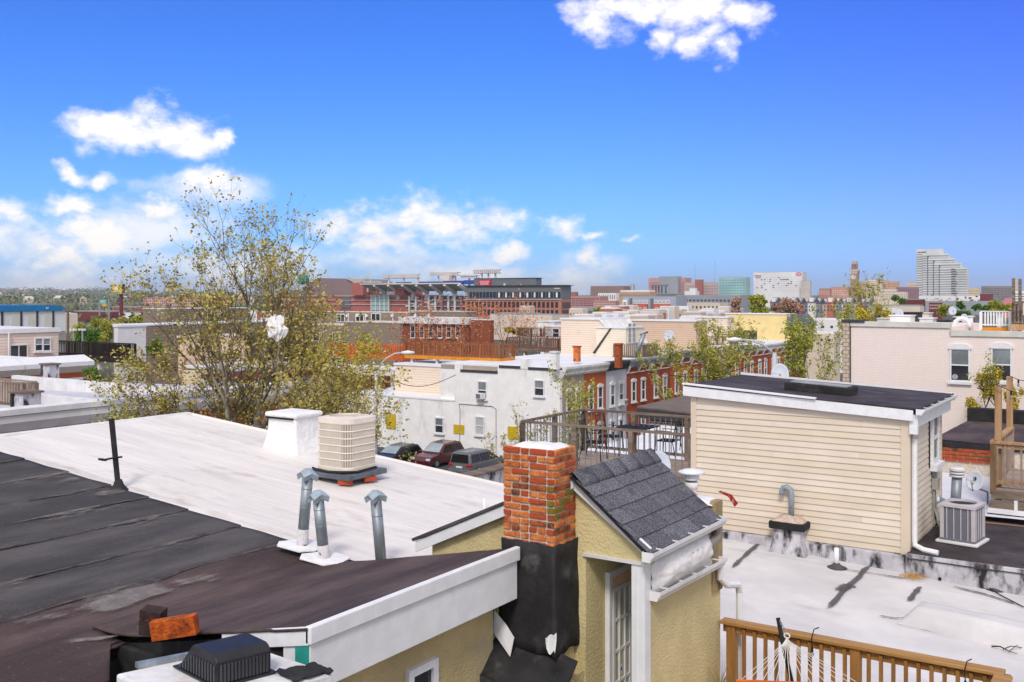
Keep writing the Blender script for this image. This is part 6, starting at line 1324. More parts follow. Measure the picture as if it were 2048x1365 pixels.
# roof clutter on it
def vinylfence(px0, px1, yt, yb_, Y):
    xa, xb = XatY(px0, Y), XatY(px1, Y); z0, z1 = zY(px0, yb_, Y), zY(px0, yt, Y); t = thing('vinyl_fence', 'bright white vinyl picket fence on the roof at the right edge', 'fence', ((xa + xb) / 2, Y, z0))
    railing(t, (xa, Y), (xb, Y), z0, z1 - z0 - .1, WHITE, WHITE, post=(xb - xa) / 1.0, bal=.135, ps=.13, bs=.07); MB().box(xa, xb, Y - .05, Y + .05, z0 - .2, z0 - .02).build('sleeper', DHN, t)
vinylfence(1962, 2020, 620, 654, 57)
far_deck('roof_deck', 'tall weathered deck with two bare posts at the right edge of the skyline', 2026, 2110, 607, 650, 56, 3, WOODG, WOODG, TANW, bal=.16, bs=.06)
for px, yt in ((2027, 557), (2040, 558)):
    a = onY(px, yt, 56.5); t = thing('light_post', 'slim bare post ' + ('left' if px < 2030 else 'right') + ' one of the pair above the tall weathered deck', 'post', (a.x, 56.5, 9)); MB().box(a.x - .07, a.x + .07, 56.43, 56.57, 8.4, a.z).build('post', WOODG, t)
def gooseneck(px, py, h, d, r, label, w_=.35):
    a = at(px, py, d); t = thing('vent_pipe', label, 'vent pipe', a); MB().tube([a, a + Vector((0, 0, h))] + [a + Vector((w_ / 2 - w_ / 2 * math.cos(R(k)), 0, h + w_ / 2 * math.sin(R(k)))) for k in (30, 60, 90, 120, 150, 180)] + [a + Vector((w_, 0, h - .1))], r, 9).build('pipe', WHITE, t, smooth=True)
gooseneck(1909, 664, .35, 53.5, .12, 'fat white gooseneck vent on the pink building roof', .75)
for px, yt, yb_, lb in ((1942, 634, 662, 'white vent stack left of the white picket fence'), (1999, 633, 664, 'white vent stack in front of the white picket fence')):
    a, b_ = at(px, yb_, 53.5), at(px, yt, 53.5); t = thing('vent_stack', lb, 'vent pipe', a); MB().cyl(a, b_, .11, n=10).build('pipe', WHITE, t, smooth=True); MB().cyl(b_, b_ + Vector((0, 0, .06)), .16, n=10).build('cap', WHITE, t)
random.seed(21)
for i, (px, py, w_, h_, m_, lb) in enumerate(((1800, 645, 40, 18, WHITE2, 'white coated hatch on the pink building roof'), (1852, 644, 26, 12, WHITE2, 'low white roof curb behind the pink coping'), (1880, 646, 30, 10, CORD, 'dark roof hatch behind the pink coping'), (1815, 628, 46, 8, CORD, 'long black duct lying on a roof beyond the pink building'), (1842, 634, 34, 14, SIDC, 'pale sided stair hatch beyond the pink building'), (1925, 640, 40, 12, DRD, 'reddish roof box left of the white picket fence'), (1770, 640, 36, 9, WHITE2, 'white roof bump near the left end of the pink building'))):
    a = at(px, py + 6, 57 + i * 2); hw = w_ / 2 * 57 / F; t = thing('roof_hatch', lb, 'roof hatch', a); MB().box(a.x - hw, a.x + hw, a.y, a.y + 1.2, a.z - .6, a.z + h_ * 57 / F).build('curb', m_, t, bevel=.02); MB().box(a.x - hw - .05, a.x + hw + .05, a.y - .05, a.y + 1.25, a.z + h_ * 57 / F + .002, a.z + h_ * 57 / F + .07).build('lid', WHITE2 if m_ is not CORD else CORD, t, bevel=.01)
def sdish(px, py, d, r, lb):
    c = at(px, py, d); dish(c - Vector((0, 0, r * 2)), c, r, Vector((.3, -.9, .4)), lb, False)
for px, py, lb in ((1799, 627, 'far white satellite dish on the black duct'), (1905, 622, 'far grey satellite dish above the pink roof'), (1929, 637, 'far round dish left of the white fence'), (1560, 748, 'pale satellite dish behind the cream stair house roof'), (1338, 672, 'satellite dish on the roof before the tan siding')): sdish(px, py, 60 if px > 1600 else (30 if px == 1560 else 90), {1560: .3, 1338: .5}.get(px, .26), lb)
# climbing shrubs in front of it
random.seed(4)
for i, (px, yt, hh, d, lb) in enumerate(((1962, 722, 3.2, 46, 'slim leafing shrub in front of the left pink-building window'), (1935, 790, 1.6, 45, 'small yellow-green shrub under the left pink-building window'), (2005, 700, 3.8, 46, 'dark twiggy climber before the right pink-building window'), (2035, 770, 2.6, 45, 'sparse shrub at the right edge by the timber posts'))):
    a = at(px, yt, d); tree('shrub', lb, (a.x, a.y, a.z - hh), hh, seed=31 + i, r0=.05, depth=4, spread=24, up=.35, first=.34, ratio=.68, leafm=L_YEL if i != 2 else L_OLIVE, bark=BARKD, ls=.11, lpt=4 if i != 2 else 1, side=3, cat='shrub', group='shrubs by the pink building', leafdepth=2)
# ================================================================ ROW ACROSS THE FRONT STREET (left)
XO = -30.4; ZO_ = 6.35
GRR = mat('lavender_grey_roof', P(188, 188, 198), .8, .07, .5, col3=P(150, 150, 160), s3=.6, lo3=.55, hi3=.85, st3=(.5, 2, 1)); MAR = mat('maroon_paint_trim', P(96, 34, 34), .7, .15, 2)
lbs = ['maroon-corniced house nearest the left edge across the front street', 'grey-roofed house with the tarred white chimney across the front street', 'grey-roofed house behind the leaning black post, across the front street', 'red brick house with white cornice straight behind the big bare tree', 'red brick house right of the big tree trunk across the front street', 'peach-fronted house at the right end of the row across the front street']
PEACH = mat('peach_stucco', P(226, 200, 172), .9, .06, 1)
for i in range(4):
    y0 = 12.2 + i * 4.35; y1 = y0 + 4.35; t = thing('rowhouse', lbs[i], 'house', (XO - 6, (y0 + y1) / 2, GZ), 'houses across the front street'); wm = (RB3, RB3, RB1, RB1, RB2, PEACH)[i]; cm = MAR if i < 1 else WHITE2
    MB().box(XO - 13, XO, y0 + .01, y1 - .01, GZ, ZO_ - .42).build('wall', wm, t)
    MB().grid(lambda u, v: (XO - 13 + 12.6 * u, y0 + .02 + (4.31) * v, ZO_ + .02 - .35 * (1 - u) + .02 * mnoise.noise((u * 9, v * 4 + i, 2))), 14, 8).build('roof', GRR, t, smooth=True)
    MB().prism([(XO + .002, y0 + .01, ZO_ - .45), (XO + .1, y0 + .01, ZO_ - .4), (XO + .25, y0 + .01, ZO_ - .12), (XO + .25, y0 + .01, ZO_ + .1), (XO - .45, y0 + .01, ZO_ + .12), (XO - .45, y0 + .01, ZO_ - .35)], (0, 4.33, 0)).build('cornice', cm, t)
    MB().box(XO - .5, XO + .3, y0 + .01, y1 - .01, ZO_ + .122, ZO_ + .3).build('parapet', WHITE2 if i % 2 else GRR, t)
    MB().box(XO - 13, XO - .52, y0 - .13, y0 + .13, ZO_ - .4, ZO_ + .28).build('party_wall', WHITE2, t)
    for k in (.28, .72):
        for zz_ in (3.1, -.1): window(t, 'X', XO, y0 + 4.35 * k, zz_, .9, 1.7, style='dh', arch=True, sillm=WHITE2, proud=.08, bar=.09)
def tchim(px, py, wpx, hpx, d, label):
    a = at(px, py, d); w_ = wpx / 2 * d / F; h_ = hpx * d / F; t = thing('chimney', label, 'chimney', a)
    stub(MB(), a.x, a.y, a.z - .6, a.z + h_, w_ * 1.12, w_ * .95).build('shaft', TARW, t); MB().box(a.x - w_ * 1.15, a.x + w_ * 1.15, a.y - w_, a.y + w_, a.z + h_ + .002, a.z + h_ + .07).build('cap', WOODG, t)
    MB().box(a.x - w_ * .8, a.x - w_ * .45, a.y - w_ * .95, a.y - w_ * .75, a.z + h_ * .5, a.z + h_ - .02).build('tar_patch', TAR, t)
tchim(52, 842, 46, 56, 33, 'tar-streaked white chimney with wooden cap near the left edge'); tchim(100, 772, 28, 42, 44, 'rounded pale chimney farther back on the left roofs')
far_deck('roof_deck', 'weathered wooden roof deck cut off by the left edge', -60, 46, 763, 806, 20.3, .5, WOODP, WOODP, WOODG, bal=.17, bs=.07, sides=True)
# next row back with orange brick facade
for i in range(3):
    y0 = 23.6 + i * 4.4; t = thing('rowhouse', ['orange brick house with white cornice at the left edge', 'orange brick house with white cornice below the dark deck', 'orange brick house with white cornice under the bare branches', 'pale house with white roof behind the bare branches'][i], 'house', (-61, y0 + 2.2, GZ)); zt = 6.1 - .0 * i
    MB().box(-66, -55, y0 + .01, y0 + 4.39, GZ, zt).build('wall', RB2, t); MB().box(-66, -55.4, y0 + .015, y0 + 4.385, zt + .002, zt + .15).build('roof', WROOF, t)
    MB().prism([(-55, y0 + .02, zt - .5), (-54.55, y0 + .02, zt - .1), (-54.55, y0 + .02, zt + .15), (-55.6, y0 + .02, zt + .5), (-55.6, y0 + .02, zt + .16)], (0, 4.36, 0)).build('cornice', WHITE, t); MB().box(-54.99, -54.9, y0 + .02, y0 + 4.38, zt - .95, zt - .82).build('belt_course', WHITE, t)
    for k in (.28, .72): window(t, 'X', -55, y0 + 4.4 * k, zt - 2.9, .9, 1.7, style='dh', proud=.08)
t = thing('house', 'pinkish sided rooftop storey with double windows at the left edge', 'house', (-70, 39, GZ)); zt = zX(60, 666, -66)
MB().box(-76, -66, 34, YatX(117, -66), 4, zt).build('wall', SIDP, t); MB().box(-76.1, -65.9, 33.9, YatX(117, -66) + .1, zt + .002, zt + .3).build('parapet', WHITE, t)
p_ = onX(37, 717, -66); window(t, 'X', -66, p_.y, p_.z, 1.3, .95, style='slider', proud=.08, lower=None); p_ = onX(77, 703, -66); window(t, 'X', -66, p_.y, p_.z, .62, .95, style='dh', glass=GLASSL, lower=GLASS, proud=.08); p_ = onX(93, 703, -66); window(t, 'X', -66, p_.y, p_.z, .62, .95, style='dh', glass=GLASSL, lower=GLASS, proud=.08)
MB().tube([(-65.85, YatX(15, -66), zt), (-65.85, YatX(15, -66), 4)], .06, 6).build('downspout', WHITE, t)
far_deck('roof_deck', 'near-black picket roof deck beside the pinkish siding', 100, 258, 686, 714, 43.5, .5, DDK, DDK, DDK, bal=.2, bs=.05)
def blockY(name, label, cat, px0, px1, ytop, Y, depth, m_, zbot=GZ, cap=None, capm=None):
    x0, x1 = XatY(px0, Y), XatY(px1, Y); zt = zY((px0 + px1) / 2, ytop, Y); t = thing(name, label, cat, ((x0 + x1) / 2, Y + depth / 2, zbot))
    MB().box(x0, x1, Y, Y + depth, zbot, zt).build('wall', m_, t); k = cap or .15; MB().box(x0 - k * .5, x1 + k * .5, Y - k * .5, Y + depth + k * .5, zt + .003, zt + k).build('parapet', capm or WHITE, t); return t
def blockX(name, label, cat, px0, px1, ytop, X, depth, m_, zbot=GZ, cap=None, capm=None):
    y0, y1 = YatX(px0, X), YatX(px1, X); zt = zX((px0 + px1) / 2, ytop, X); t = thing(name, label, cat, (X - depth / 2, (y0 + y1) / 2, zbot))
    MB().box(X - depth, X, y0, y1, zbot, zt).build('wall', m_, t); k = cap or .15; MB().box(X - depth - k * .5, X + k * .5, y0 - k * .5, y1 + k * .5, zt + .003, zt + k).build('parapet', capm or WHITE, t); return t
blockX('house', 'blank white sided house end behind the near-black deck', 'house', 236, 292, 654, -69, .5, mat('white_siding', (.7, .7, .72), .7, .05, 1))
blockX('house', 'peach house end with white gutter behind the big bare tree', 'house', 372, 500, 674, -56, .8, PEACH); blockY('house', 'white end house with sliding doors under the orange deck', 'house', 636, 800, 738, 76, 3, mat('offwhite_siding', P(226, 218, 212), .8, .05, 1))
ow = thing('patio_door', 'tall glazed balcony door on the white house under the orange deck', 'door', onY(674, 752, 75.95)); p_ = onY(674, 755, 75.95); window(ow, 'Y', 75.98, p_.x, p_.z, 1.5, 2.1, style='slider', sill=False, proud=.1, name='door_frame')
far_deck('balcony', 'small red-brown balcony below the orange roof deck', 656, 760, 752, 776, 74.4, 1.4, DRD, DRD, DRD, bal=.2, cat='balcony')
blockX('house', 'lavender-grey rendered house behind the big tree, topped by a red cornice', 'house', 500, 634, 757, -44, 4, mat('lavender_render', P(200, 200, 212), .9, .05, 1), capm=MAR, cap=.22)
blockX('house', 'cream parapet house with pale coping behind the big tree', 'house', 470, 655, 735, -50, 5, mat('cream_render', P(222, 206, 176), .9, .06, 1))
# ================================================================ WARM-GREY APARTMENTS, WAREHOUSE, SHEDS
def apart(label, px0, px1, ytop, Y, depth, wins=(), name='apartment_block', m_=TAUPE):
    t = blockY(name, label, 'apartment block', px0, px1, ytop, Y, depth, m_, capm=mat('taupe_trim', P(206, 196, 184), .8)); 
    for (px, py, w_, h_) in wins: p_ = onY(px, py, Y); window(t, 'Y', Y, p_.x, p_.z, w_, h_, style='slider', sill=False, proud=.12, bar=.14)
    return t
apart('long taupe sided apartment block below the stadium', 575, 820, 625, 150, 4, [(682, 645, 2.2, 1.7), (720, 645, 2.2, 1.7), (752, 645, 2.4, 1.8), (630, 645, 2.0, 1.7)])
apart('lower blank taupe sided apartment wing in front of the long block', 688, 800, 646, 140, 9); apart('taupe apartment wing with balconies behind the orange deck', 590, 686, 651, 140, 9, [(633, 683, 1.8, 1.8), (672, 684, 1.8, 1.8), (602, 683, 1.8, 1.8)])
apart('taupe apartment block continuing right to the brick school', 822, 934, 624, 152, 3); blockX('apartment_block', 'long taupe terrace wall left of the big tree', 'apartment block', 286, 575, 648, -105, 6, TAUPE)
t = blockX('apartment_block', 'taupe apartment terrace behind the big tree, upper storey', 'apartment block', 332, 500, 618, -140, 6, TAUPE)
for px in (422, 447): p_ = onX(px, 637, -140); window(t, 'X', -140, p_.y, p_.z, 1.6, 1.7, style='slider', sill=False, proud=.12, bar=.14)
for k, px in enumerate((696, 716, 735, 786, 832, 858)):
    p_ = onY(px, 632, 149.9); t = thing('wall_lamp', 'small white wall lamp on the long taupe apartments', 'wall lamp', p_, 'white wall lamps on the taupe apartments'); MB().box(p_.x - .22, p_.x + .22, 149.5, 149.9, p_.z - .2, p_.z + .25).build('shade', WHITE, t)
for k, px in enumerate((697, 731, 786, 831, 858)):
    p_ = onY(px, 627, 149.9); o = MB().tube([p_, (p_.x, 149.85, zY(px, 648, 149.9))], .14, 6).build('downspout', WHITE2, None); tag(o, 'white downspout on the long taupe apartments', 'downspout', 'white downspouts on the taupe apartments')
far_deck('balcony', 'honey wooden balcony on the long taupe terrace', 310, 362, 670, 682, 119, 2, DHN, DHN, DHN, bal=.35, bs=.12, cat='balcony')
SB = houses_brick('school_brick', P(150, 84, 58), P(132, 70, 50))
t = blockY('brick_hall', 'brown brick hall with arched windows behind the rust-budded trees', 'hall', 806, 936, 648, 122, 2.5, SB, cap=1.0, capm=WHITE2)
for px in (826, 844, 862, 880, 898, 916): p_ = onY(px, 676, 122); window(t, 'Y', 122, p_.x, p_.z, .9, 2.0, style='dh', arch=True, proud=.1, sillm=WHITE2)
t = blockY('brick_hall', 'orange brick end wall right of the brown brick hall', 'hall', 942, 980, 641, 118, 1, SB); 
t = blockY('house', 'small taupe sided stair house with two white windows behind the reddish deck', 'house', 1088, 1122, 655, 101, 6, SIDT, capm=WROOF); 
for px in (1099, 1112): p_ = onY(px, 676, 101); window(t, 'Y', 101, p_.x, p_.z, 1.0, 1.1, style='dh', glass=BLIND if px < 1105 else GLASS, proud=.1)
blockY('house', 'white rendered stair house with a tiny dark vent near the reddish deck', 'house', 1076, 1108, 645, 112, 6, WSTUC)
far_deck('roof_deck', 'dark-lattice roof pergola screen left of the small taupe stair house', 1036, 1082, 658, 674, 100, 3, DRD, WOODG, WHITE, bal=.25)
# blue-roofed warehouse
XH = -190.0; y0, y1 = YatX(-200, XH), YatX(131, XH); zt, ze = zX(60, 611, XH), zX(60, 623, XH)
wh = thing('warehouse', 'white warehouse with bright blue rounded metal roof at the left edge', 'warehouse', (XH - 10, (y0 + y1) / 2, GZ))
BLUE = mat('blue_metal_roof', P(24, 118, 176), .45, .08, .6, stretch=(.3, 3, 1)); CORR = mat('corrugated_pale', P(206, 206, 198), .7, .08, 4, stretch=(1, 6, .1))
MB().box(XH - 20, XH, y0, y1, GZ, ze).build('wall', mat('white_metal_wall', (.70, .71, .74), .7, .05, .6), wh)
pts = [(XH + .3, y0, ze), (XH + .3, y1 + .2, ze)] + [(XH + .3, y1 + .2 - 3.4 * (1 - math.cos(a)), ze + (zt - ze) * math.sin(a)) for a in (R(15), R(30), R(45), R(60), R(75), R(90))] + [(XH + .3, y0, zt)]
MB().prism(pts, (-20, 0, 0)).build('roof', BLUE, wh)
for px in (4, 42, 74, 106): p_ = YatX(px, XH); MB().box(XH + .004, XH + .15, p_ - .22, p_ + .22, zX(60, 666, XH), ze - .03).build('pilaster', CORD, wh)
for px in (33, 66, 98): p_ = YatX(px, XH); MB().box(XH + .003, XH + .08, p_ - 1.1, p_ + .75, zX(60, 662, XH), ze - .05).build('corrugated_panel', CORR, wh)
MB().box(XH + .003, XH + .12, YatX(-60, XH), y1, zX(60, 690, XH), zX(60, 664, XH)).build('plinth', CONC, wh)
for k in (91, 94): p_ = YatX(k, XH); MB().box(XH + .31, XH + .36, p_ - .07, p_ + .07, zX(60, 619, XH), zX(60, 615, XH)).build('roof_clip', WHITE, wh)
for px, lb in ((147, 'left'), (165, 'right')):
    a = at(px, 660, 105); t = thing('lamp_post', 'floodlight pole beyond the near-black deck, %s one' % lb, 'lamp post', (a.x, a.y, GZ)); MB().tube([(a.x, a.y, GZ), (a.x, a.y, a.z)], .09, 7).build('pole', CORG, t); MB().tube([(a.x - .3, a.y, a.z), (a.x + .3, a.y, a.z)], .05, 5).build('arm', CORG, t); 
    for s_ in (-.3, .3): MB().box(a.x + s_ - .13, a.x + s_ + .13, a.y - .2, a.y + .1, a.z - .1, a.z + .12).build('floodlight', WHITE, t)
a = at(136, 600, 100); t = thing('utility_pole', 'wooden utility pole right of the blue-roofed warehouse', 'utility pole', (a.x, a.y, GZ)); MB().tube([(a.x, a.y, GZ), (a.x, a.y, at(136, 612, 100).z)], .13, 7).build('pole', WOODG, t); zc = at(136, 622, 100).z; MB().box(a.x - .9, a.x + .9, a.y - .06, a.y + .06, zc, zc + .12).build('crossarm', WOODG, t)
# ================================================================ THE TREES
b = Vector((-18.6, YatX(503, -18.6), GZ + .1))
rv, fv = Vector((C, S, 0)), Vector((-S, C, 0))
def fd(a, bb, c, l_, r_): v = rv * a + fv * bb; return (v.x, v.y, c, l_, r_)
big = tree('street_tree', 'big half-bare budding street tree rising left of centre', b, 15.2, seed=29, r0=.14, depth=6, spread=32, up=.15, first=.63, ratio=.715, kids=(2, 3), ls=.078, lpt=1, side=3, leafdepth=1, wob=.10, leafm=L_BUD,
     first_dirs=[fd(-.5, .1, .9, 1.9, .6), fd(-.22, -.4, 1, 2.0, .66), fd(.06, .2, 1, 2.15, .8), fd(.27, -.3, 1, 2.0, .62), fd(.5, .2, .85, 1.9, .6), fd(-.9, -.3, .4, 1.7, .45), fd(.8, -.4, .35, 1.5, .45), fd(-.3, .8, .6, 1.7, .5), fd(-.9, .3, -.05, 1.6, .4), fd(.7, .4, -.05, 1.3, .4)])
a = at(840, 900, 44); tree('street_tree', 'spreading leafy-twigged tree right of the big tree, before the white annex', (a.x - 2.4, a.y, GZ), 9.2, seed=5, r0=.12, depth=5, spread=42, up=.08, first=.42, ratio=.72, ls=.12, lpt=6, side=2, leafdepth=2, lean=(.12, .03), leafm=L_OLIVE)
a = at(700, 830, 46); tree('street_tree', 'dense olive young tree under the orange deck', (a.x, a.y, GZ), 10.2, seed=12, r0=.12, depth=5, spread=34, up=.12, first=.42, ratio=.70, ls=.12, lpt=8, side=3, leafdepth=2, leafm=L_YEL)
a = at(190, 860, 24); tree('street_tree', 'low budding tree reaching over the left roofs', (-19.0, YatX(235, -19.0), GZ), 9.6, seed=41, r0=.12, depth=5, spread=48, up=.03, first=.80, ratio=.66, ls=.08, lpt=4, side=3, leafdepth=2, leafm=L_OLIVE, first_dirs=[fd(-1, .1, .5, 1.7, .6), fd(-.6, -.4, .8, 1.7, .6), fd(-.2, .3, 1, 1.8, .6), fd(.5, .1, .8, 1.7, .6), fd(1, -.2, .4, 1.6, .5), fd(-1, 0, .1, 1.5, .5)])
a = at(1128, 870, 52); tree('street_tree', 'upright leafing tree in front of the taupe end rowhouse', (a.x, a.y, GZ), 9.8, seed=8, r0=.10, depth=5, spread=24, up=.32, first=.30, ratio=.74, ls=.12, lpt=3, side=3, leafdepth=2)
a = at(1046, 870, 58); tree('street_tree', 'wispy sapling left of the slender one before the white end wall', (a.x, a.y, GZ), 6.4, seed=19, r0=.06, depth=4, spread=24, up=.28, first=.34, ratio=.74, ls=.11, lpt=4, side=3, leafdepth=2, leafm=L_BUD)
a = at(1072, 870, 55); tree('street_tree', 'small slender sapling between the white end wall and the upright tree', (a.x, a.y, GZ), 7.6, seed=18, r0=.07, depth=4, spread=26, up=.28, first=.34, ratio=.74, ls=.13, lpt=6, side=3, leafdepth=2)
for i, (px, yt, d, lm, lb, dn, sp) in enumerate(((1412, 596, 84, L_OLIVE, 'tall airy street tree before the tan sided addition', 4, 24), (1365, 668, 82, L_OLIVE, 'leafy street tree hiding the middle of the brick row', 7, 30), (1462, 650, 96, L_OLIVE, 'thin street tree before the yellow stucco storey', 4, 26), (1668, 612, 76, L_GREEN, 'leafy street tree left of the pink brick building', 4, 26), (1712, 556, 112, L_OLIVE, 'tall thin budding tree before the clock tower', 3, 20), (1640, 648, 90, L_GREEN, 'broad leafy street tree right of the maroon rowhouse', 4, 30), (1762, 556, 105, L_OLIVE, 'thin budding tree right of the clock tower', 3, 22), (1420, 690, 90, L_OLIVE, 'low leafy street tree over the middle brick windows', 7, 32))):
    a = at(px, yt, d); h = a.z - GZ; tree('street_tree', lb, (a.x, a.y, GZ), h * .93, seed=60 + i, r0=.12, depth=5, spread=sp, up=.22, first=.34, ratio=.72, ls=.17 if d < 90 else .2, lpt=dn, side=2, leafdepth=2, leafm=lm)
for i, (px, yt, d, lb) in enumerate(((968, 575, 108, 'rust-budded tree with dark forked trunk in front of the brick office'), (905, 600, 112, 'rust-budded tree in front of the brown brick hall'), (1000, 600, 115, 'small rust-budded tree right of the dark forked trunk'), (870, 622, 106, 'low rust-budded tree over the brown brick hall'))):
    a = at(px, yt, d); tree('street_tree', lb, (a.x, a.y, GZ), (a.z - GZ) * .97, seed=80 + i, r0=.17, depth=5, spread=40, up=.12, first=.34, ratio=.72, ls=.19, lpt=1, side=2, leafdepth=1, leafm=L_RUST, bark=BARKD)
# plastic bag caught in the big tree
bg_ = thing('plastic_bag', 'torn white plastic bag caught in the big bare tree', 'plastic bag', at(552, 660, 23)); c_ = at(552, 658, 22.4); random.seed(2)
def bagf(u, v):
    th = u * 2 * math.pi; ph = v * math.pi; r_ = .19 * (1 + .55 * mnoise.noise((math.cos(th) * 2, math.sin(th) * 2, v * 4)) + .4 * mnoise.noise((math.cos(th) * 5, math.sin(th) * 5, v * 8)))
    w_ = .85 if v > .5 else 1.1; return c_ + rv * (r_ * math.sin(ph) * math.cos(th) * w_) + fv * (r_ * .6 * math.sin(ph) * math.sin(th)) + Vector((0, 0, r_ * 1.25 * math.cos(ph)))
MB().grid(bagf, 28, 18).build('bag', PLASTIC, bg_)
m = MB(); m.prism([c_ + rv * -.1 + Vector((0, 0, .1)), c_ + rv * -.26 + Vector((0, 0, .25)), c_ + rv * -.05 + Vector((0, 0, .2))], fv * .01); m.prism([c_ + rv * .08 + Vector((0, 0, .18)), c_ + rv * .18 + Vector((0, 0, .3)), c_ + rv * .18 + Vector((0, 0, .1))], fv * .01); m.build('handle', PLASTIC, bg_)
# leafy masses farther off
for i, (p0, p1, y0, y1, d, lm, lb) in enumerate(((140, 215, 634, 700, 150, L_GREEN, 'yellow-green leafy tree beside the blue-roofed warehouse'), (195, 262, 628, 690, 170, L_OLIVE, 'rounded olive tree left of the pink brick factory'), (255, 330, 630, 664, 190, L_GREEN, 'low green hedge-like tree below the pink brick factory'), (290, 345, 634, 672, 180, L_GREEN, 'green tree touching the long taupe terrace'), (150, 205, 655, 690, 120, L_DARK, 'dark green tree behind the near-black deck'), (165, 205, 732, 775, 44, L_DARK, 'bright green potted shrub on the left roofs'), (294, 330, 676, 712, 66, L_DARK, 'dark green shrub beside the blank white house'),
        (1188, 1212, 612, 634, 300, L_GREEN, 'round green tree beyond the sided roofs'), (1496, 1540, 583, 640, 150, L_GREEN, 'rounded green-gold tree at the edge of the old town roofs'), (1460, 1500, 588, 640, 160, L_PINK, 'dusty pink budding tree left of the rounded gold-green one'), (1555, 1610, 590, 632, 170, L_PINK, 'dusty pink blossom tree before the grey dormer houses'), (1540, 1566, 600, 636, 175, L_PINK, 'small dusty blossom tree'), (1910, 1940, 600, 636, 190, L_DARK, 'conical dark green tree below the stepped tower'), (1878, 1908, 610, 634, 180, L_GREEN, 'low yellow-green tree below the stepped tower'), (1975, 2022, 602, 626, 200, L_GREEN, 'yellow-green tree behind the white picket fence'), (1785, 1812, 592, 606, 420, L_DARK, 'green tree left of the stepped tower'), (1945, 1985, 606, 628, 210, L_DARK, 'dark green hedge tree behind the white fence'), (1700, 1790, 612, 650, 90, L_YEL, 'spreading yellow-green crown behind the pink building'), (1006, 1062, 655, 668, 140, L_YEL, 'low yellow-green hedge beyond the reddish deck'))):
    bush('leafy_tree', lb, p0, p1, y0, y1, d, lm, n=1500 if p1 - p0 > 40 else 700, seed=100 + i, clumps=16 if p1 - p0 > 40 else 9, cat='tree' if d > 70 else 'shrub', group='leafy trees in the distance')
# ================================================================ SKYLINE
def gridwin(t, face, c, a0, a1, z0, z1, nx, nz, fw=.6, fh=.55, m_=None, name='window', dp=.25):
    m_ = m_ or GLASS; w_ = abs(a1 - a0) / nx; h_ = (z1 - z0) / nz
    me = cached((name, 'far', round(w_ * fw, 2), round(h_ * fh, 2), m_.name, dp), lambda: MB().box(-w_ * fw / 2, w_ * fw / 2, -dp, .05, -h_ * fh / 2, h_ * fh / 2), m_)
    for i in range(nx):
        for k in range(nz):
            a = min(a0, a1) + (i + .5) * w_; z = z0 + (k + .5) * h_
            inst(name, me, (a, c, z) if face == 'Y' else (c, a, z), t, (0, 0, 0 if face == 'Y' else math.pi / 2))
def fb(label, px0, px1, ytop, d, m_, depth=25, name='building', cat='building', win=None, xwin=None, roofm=None, ybot=None, par=.8, zbase=GZ):
    pm_ = (px0 + px1) / 2; Y = at(pm_, HY, d).y; x0, x1 = XatY(px0, Y), XatY(px1, Y); zt = zY(pm_, ytop, Y); depth = min(depth, .38 * (x1 - x0) + 1.5); t = thing(name, label, cat, ((x0 + x1) / 2, Y + depth / 2, zbase))
    MB().box(x0, x1, Y, Y + depth, zbase, zt).build('wall', m_, t); MB().box(x0 + par * .4, x1 - par * .4, Y + par * .4, Y + depth - par * .4, zt + .01, zt + par * .6).build('roof', roofm or CORG, t)
    if win: nx, nz, y0, y1, fw, fh, gm = win; gridwin(t, 'Y', Y, x0 + .02 * (x1 - x0), x1 - .02 * (x1 - x0), zY(pm_, y1, Y), zY(pm_, y0, Y), nx, nz, fw, fh, gm, dp=.004 * d ** .5)
    if xwin: nx, nz, y0, y1, fw, fh, gm = xwin; gridwin(t, 'X', x1, Y + .5, Y + depth - .5, zY(pm_, y1, Y), zY(pm_, y0, Y), nx, nz, fw, fh, gm, dp=.2)
    t['_'] = 0; del t['_']; return t, Y, x0, x1, zt
def cm_(n, *c, **k): return mat(n, P(*c), .85, .08, .05, **k)
FB = cm_('far_brick_pink', 182, 128, 120); FR = cm_('far_brick_red', 164, 98, 86); FBR = cm_('far_brown', 140, 112, 106); FBE = cm_('far_beige', 216, 200, 184); FW = cm_('far_white', 226, 224, 226); FG = cm_('far_grey', 150, 154, 162); FDG = cm_('far_dark_grey', 108, 114, 118); FGL = mat('far_teal_glass', P(150, 190, 190), .25, .15, .06, spec=.5); FWN = mat('far_window', P(70, 76, 90), .3, .2, .1); FWP = mat('far_window_pale', P(226, 220, 216), .5, .1, .1); FMAR = cm_('far_maroon', 110, 50, 52); FPUR = cm_('far_mauve', 150, 116, 124)
# left: pink brick factory, low brick sheds, billboard, highway sign
fb('long pink brick factory with rows of pale windows behind the tree', 286, 402, 596, 900, FB, 40, win=(26, 6, 598, 628, .4, .42, FWP)); fb('low red brick warehouse below the yellow billboard', 226, 298, 615, 620, FR, 30, win=(14, 2, 617, 628, .5, .6, FWN)); fb('low dark maroon shed left of the billboard', 145, 222, 624, 520, FMAR, 25); fb('white loading hall at the foot of the billboard', 238, 262, 626, 500, FW, 15)
bb = thing('billboard', 'yellow billboard on a single maroon pole at the left', 'billboard', at(239, 625, 430)); YB_ = at(235, HY, 430).y
xa, xb = XatY(223, YB_), XatY(244.5, YB_); za, zb_ = zY(235, 585, YB_), zY(235, 570, YB_)
MB().box(xa, xb, YB_, YB_ + .6, za, zb_).build('panel', mat('billboard_yellow', P(206, 176, 40), .6, .1, .3), bb); MB().box(xb + .02, xb + .5, YB_ - .1, YB_ + 1.1, za - .3, zb_ + .2).build('side_panel', CORD, bb)
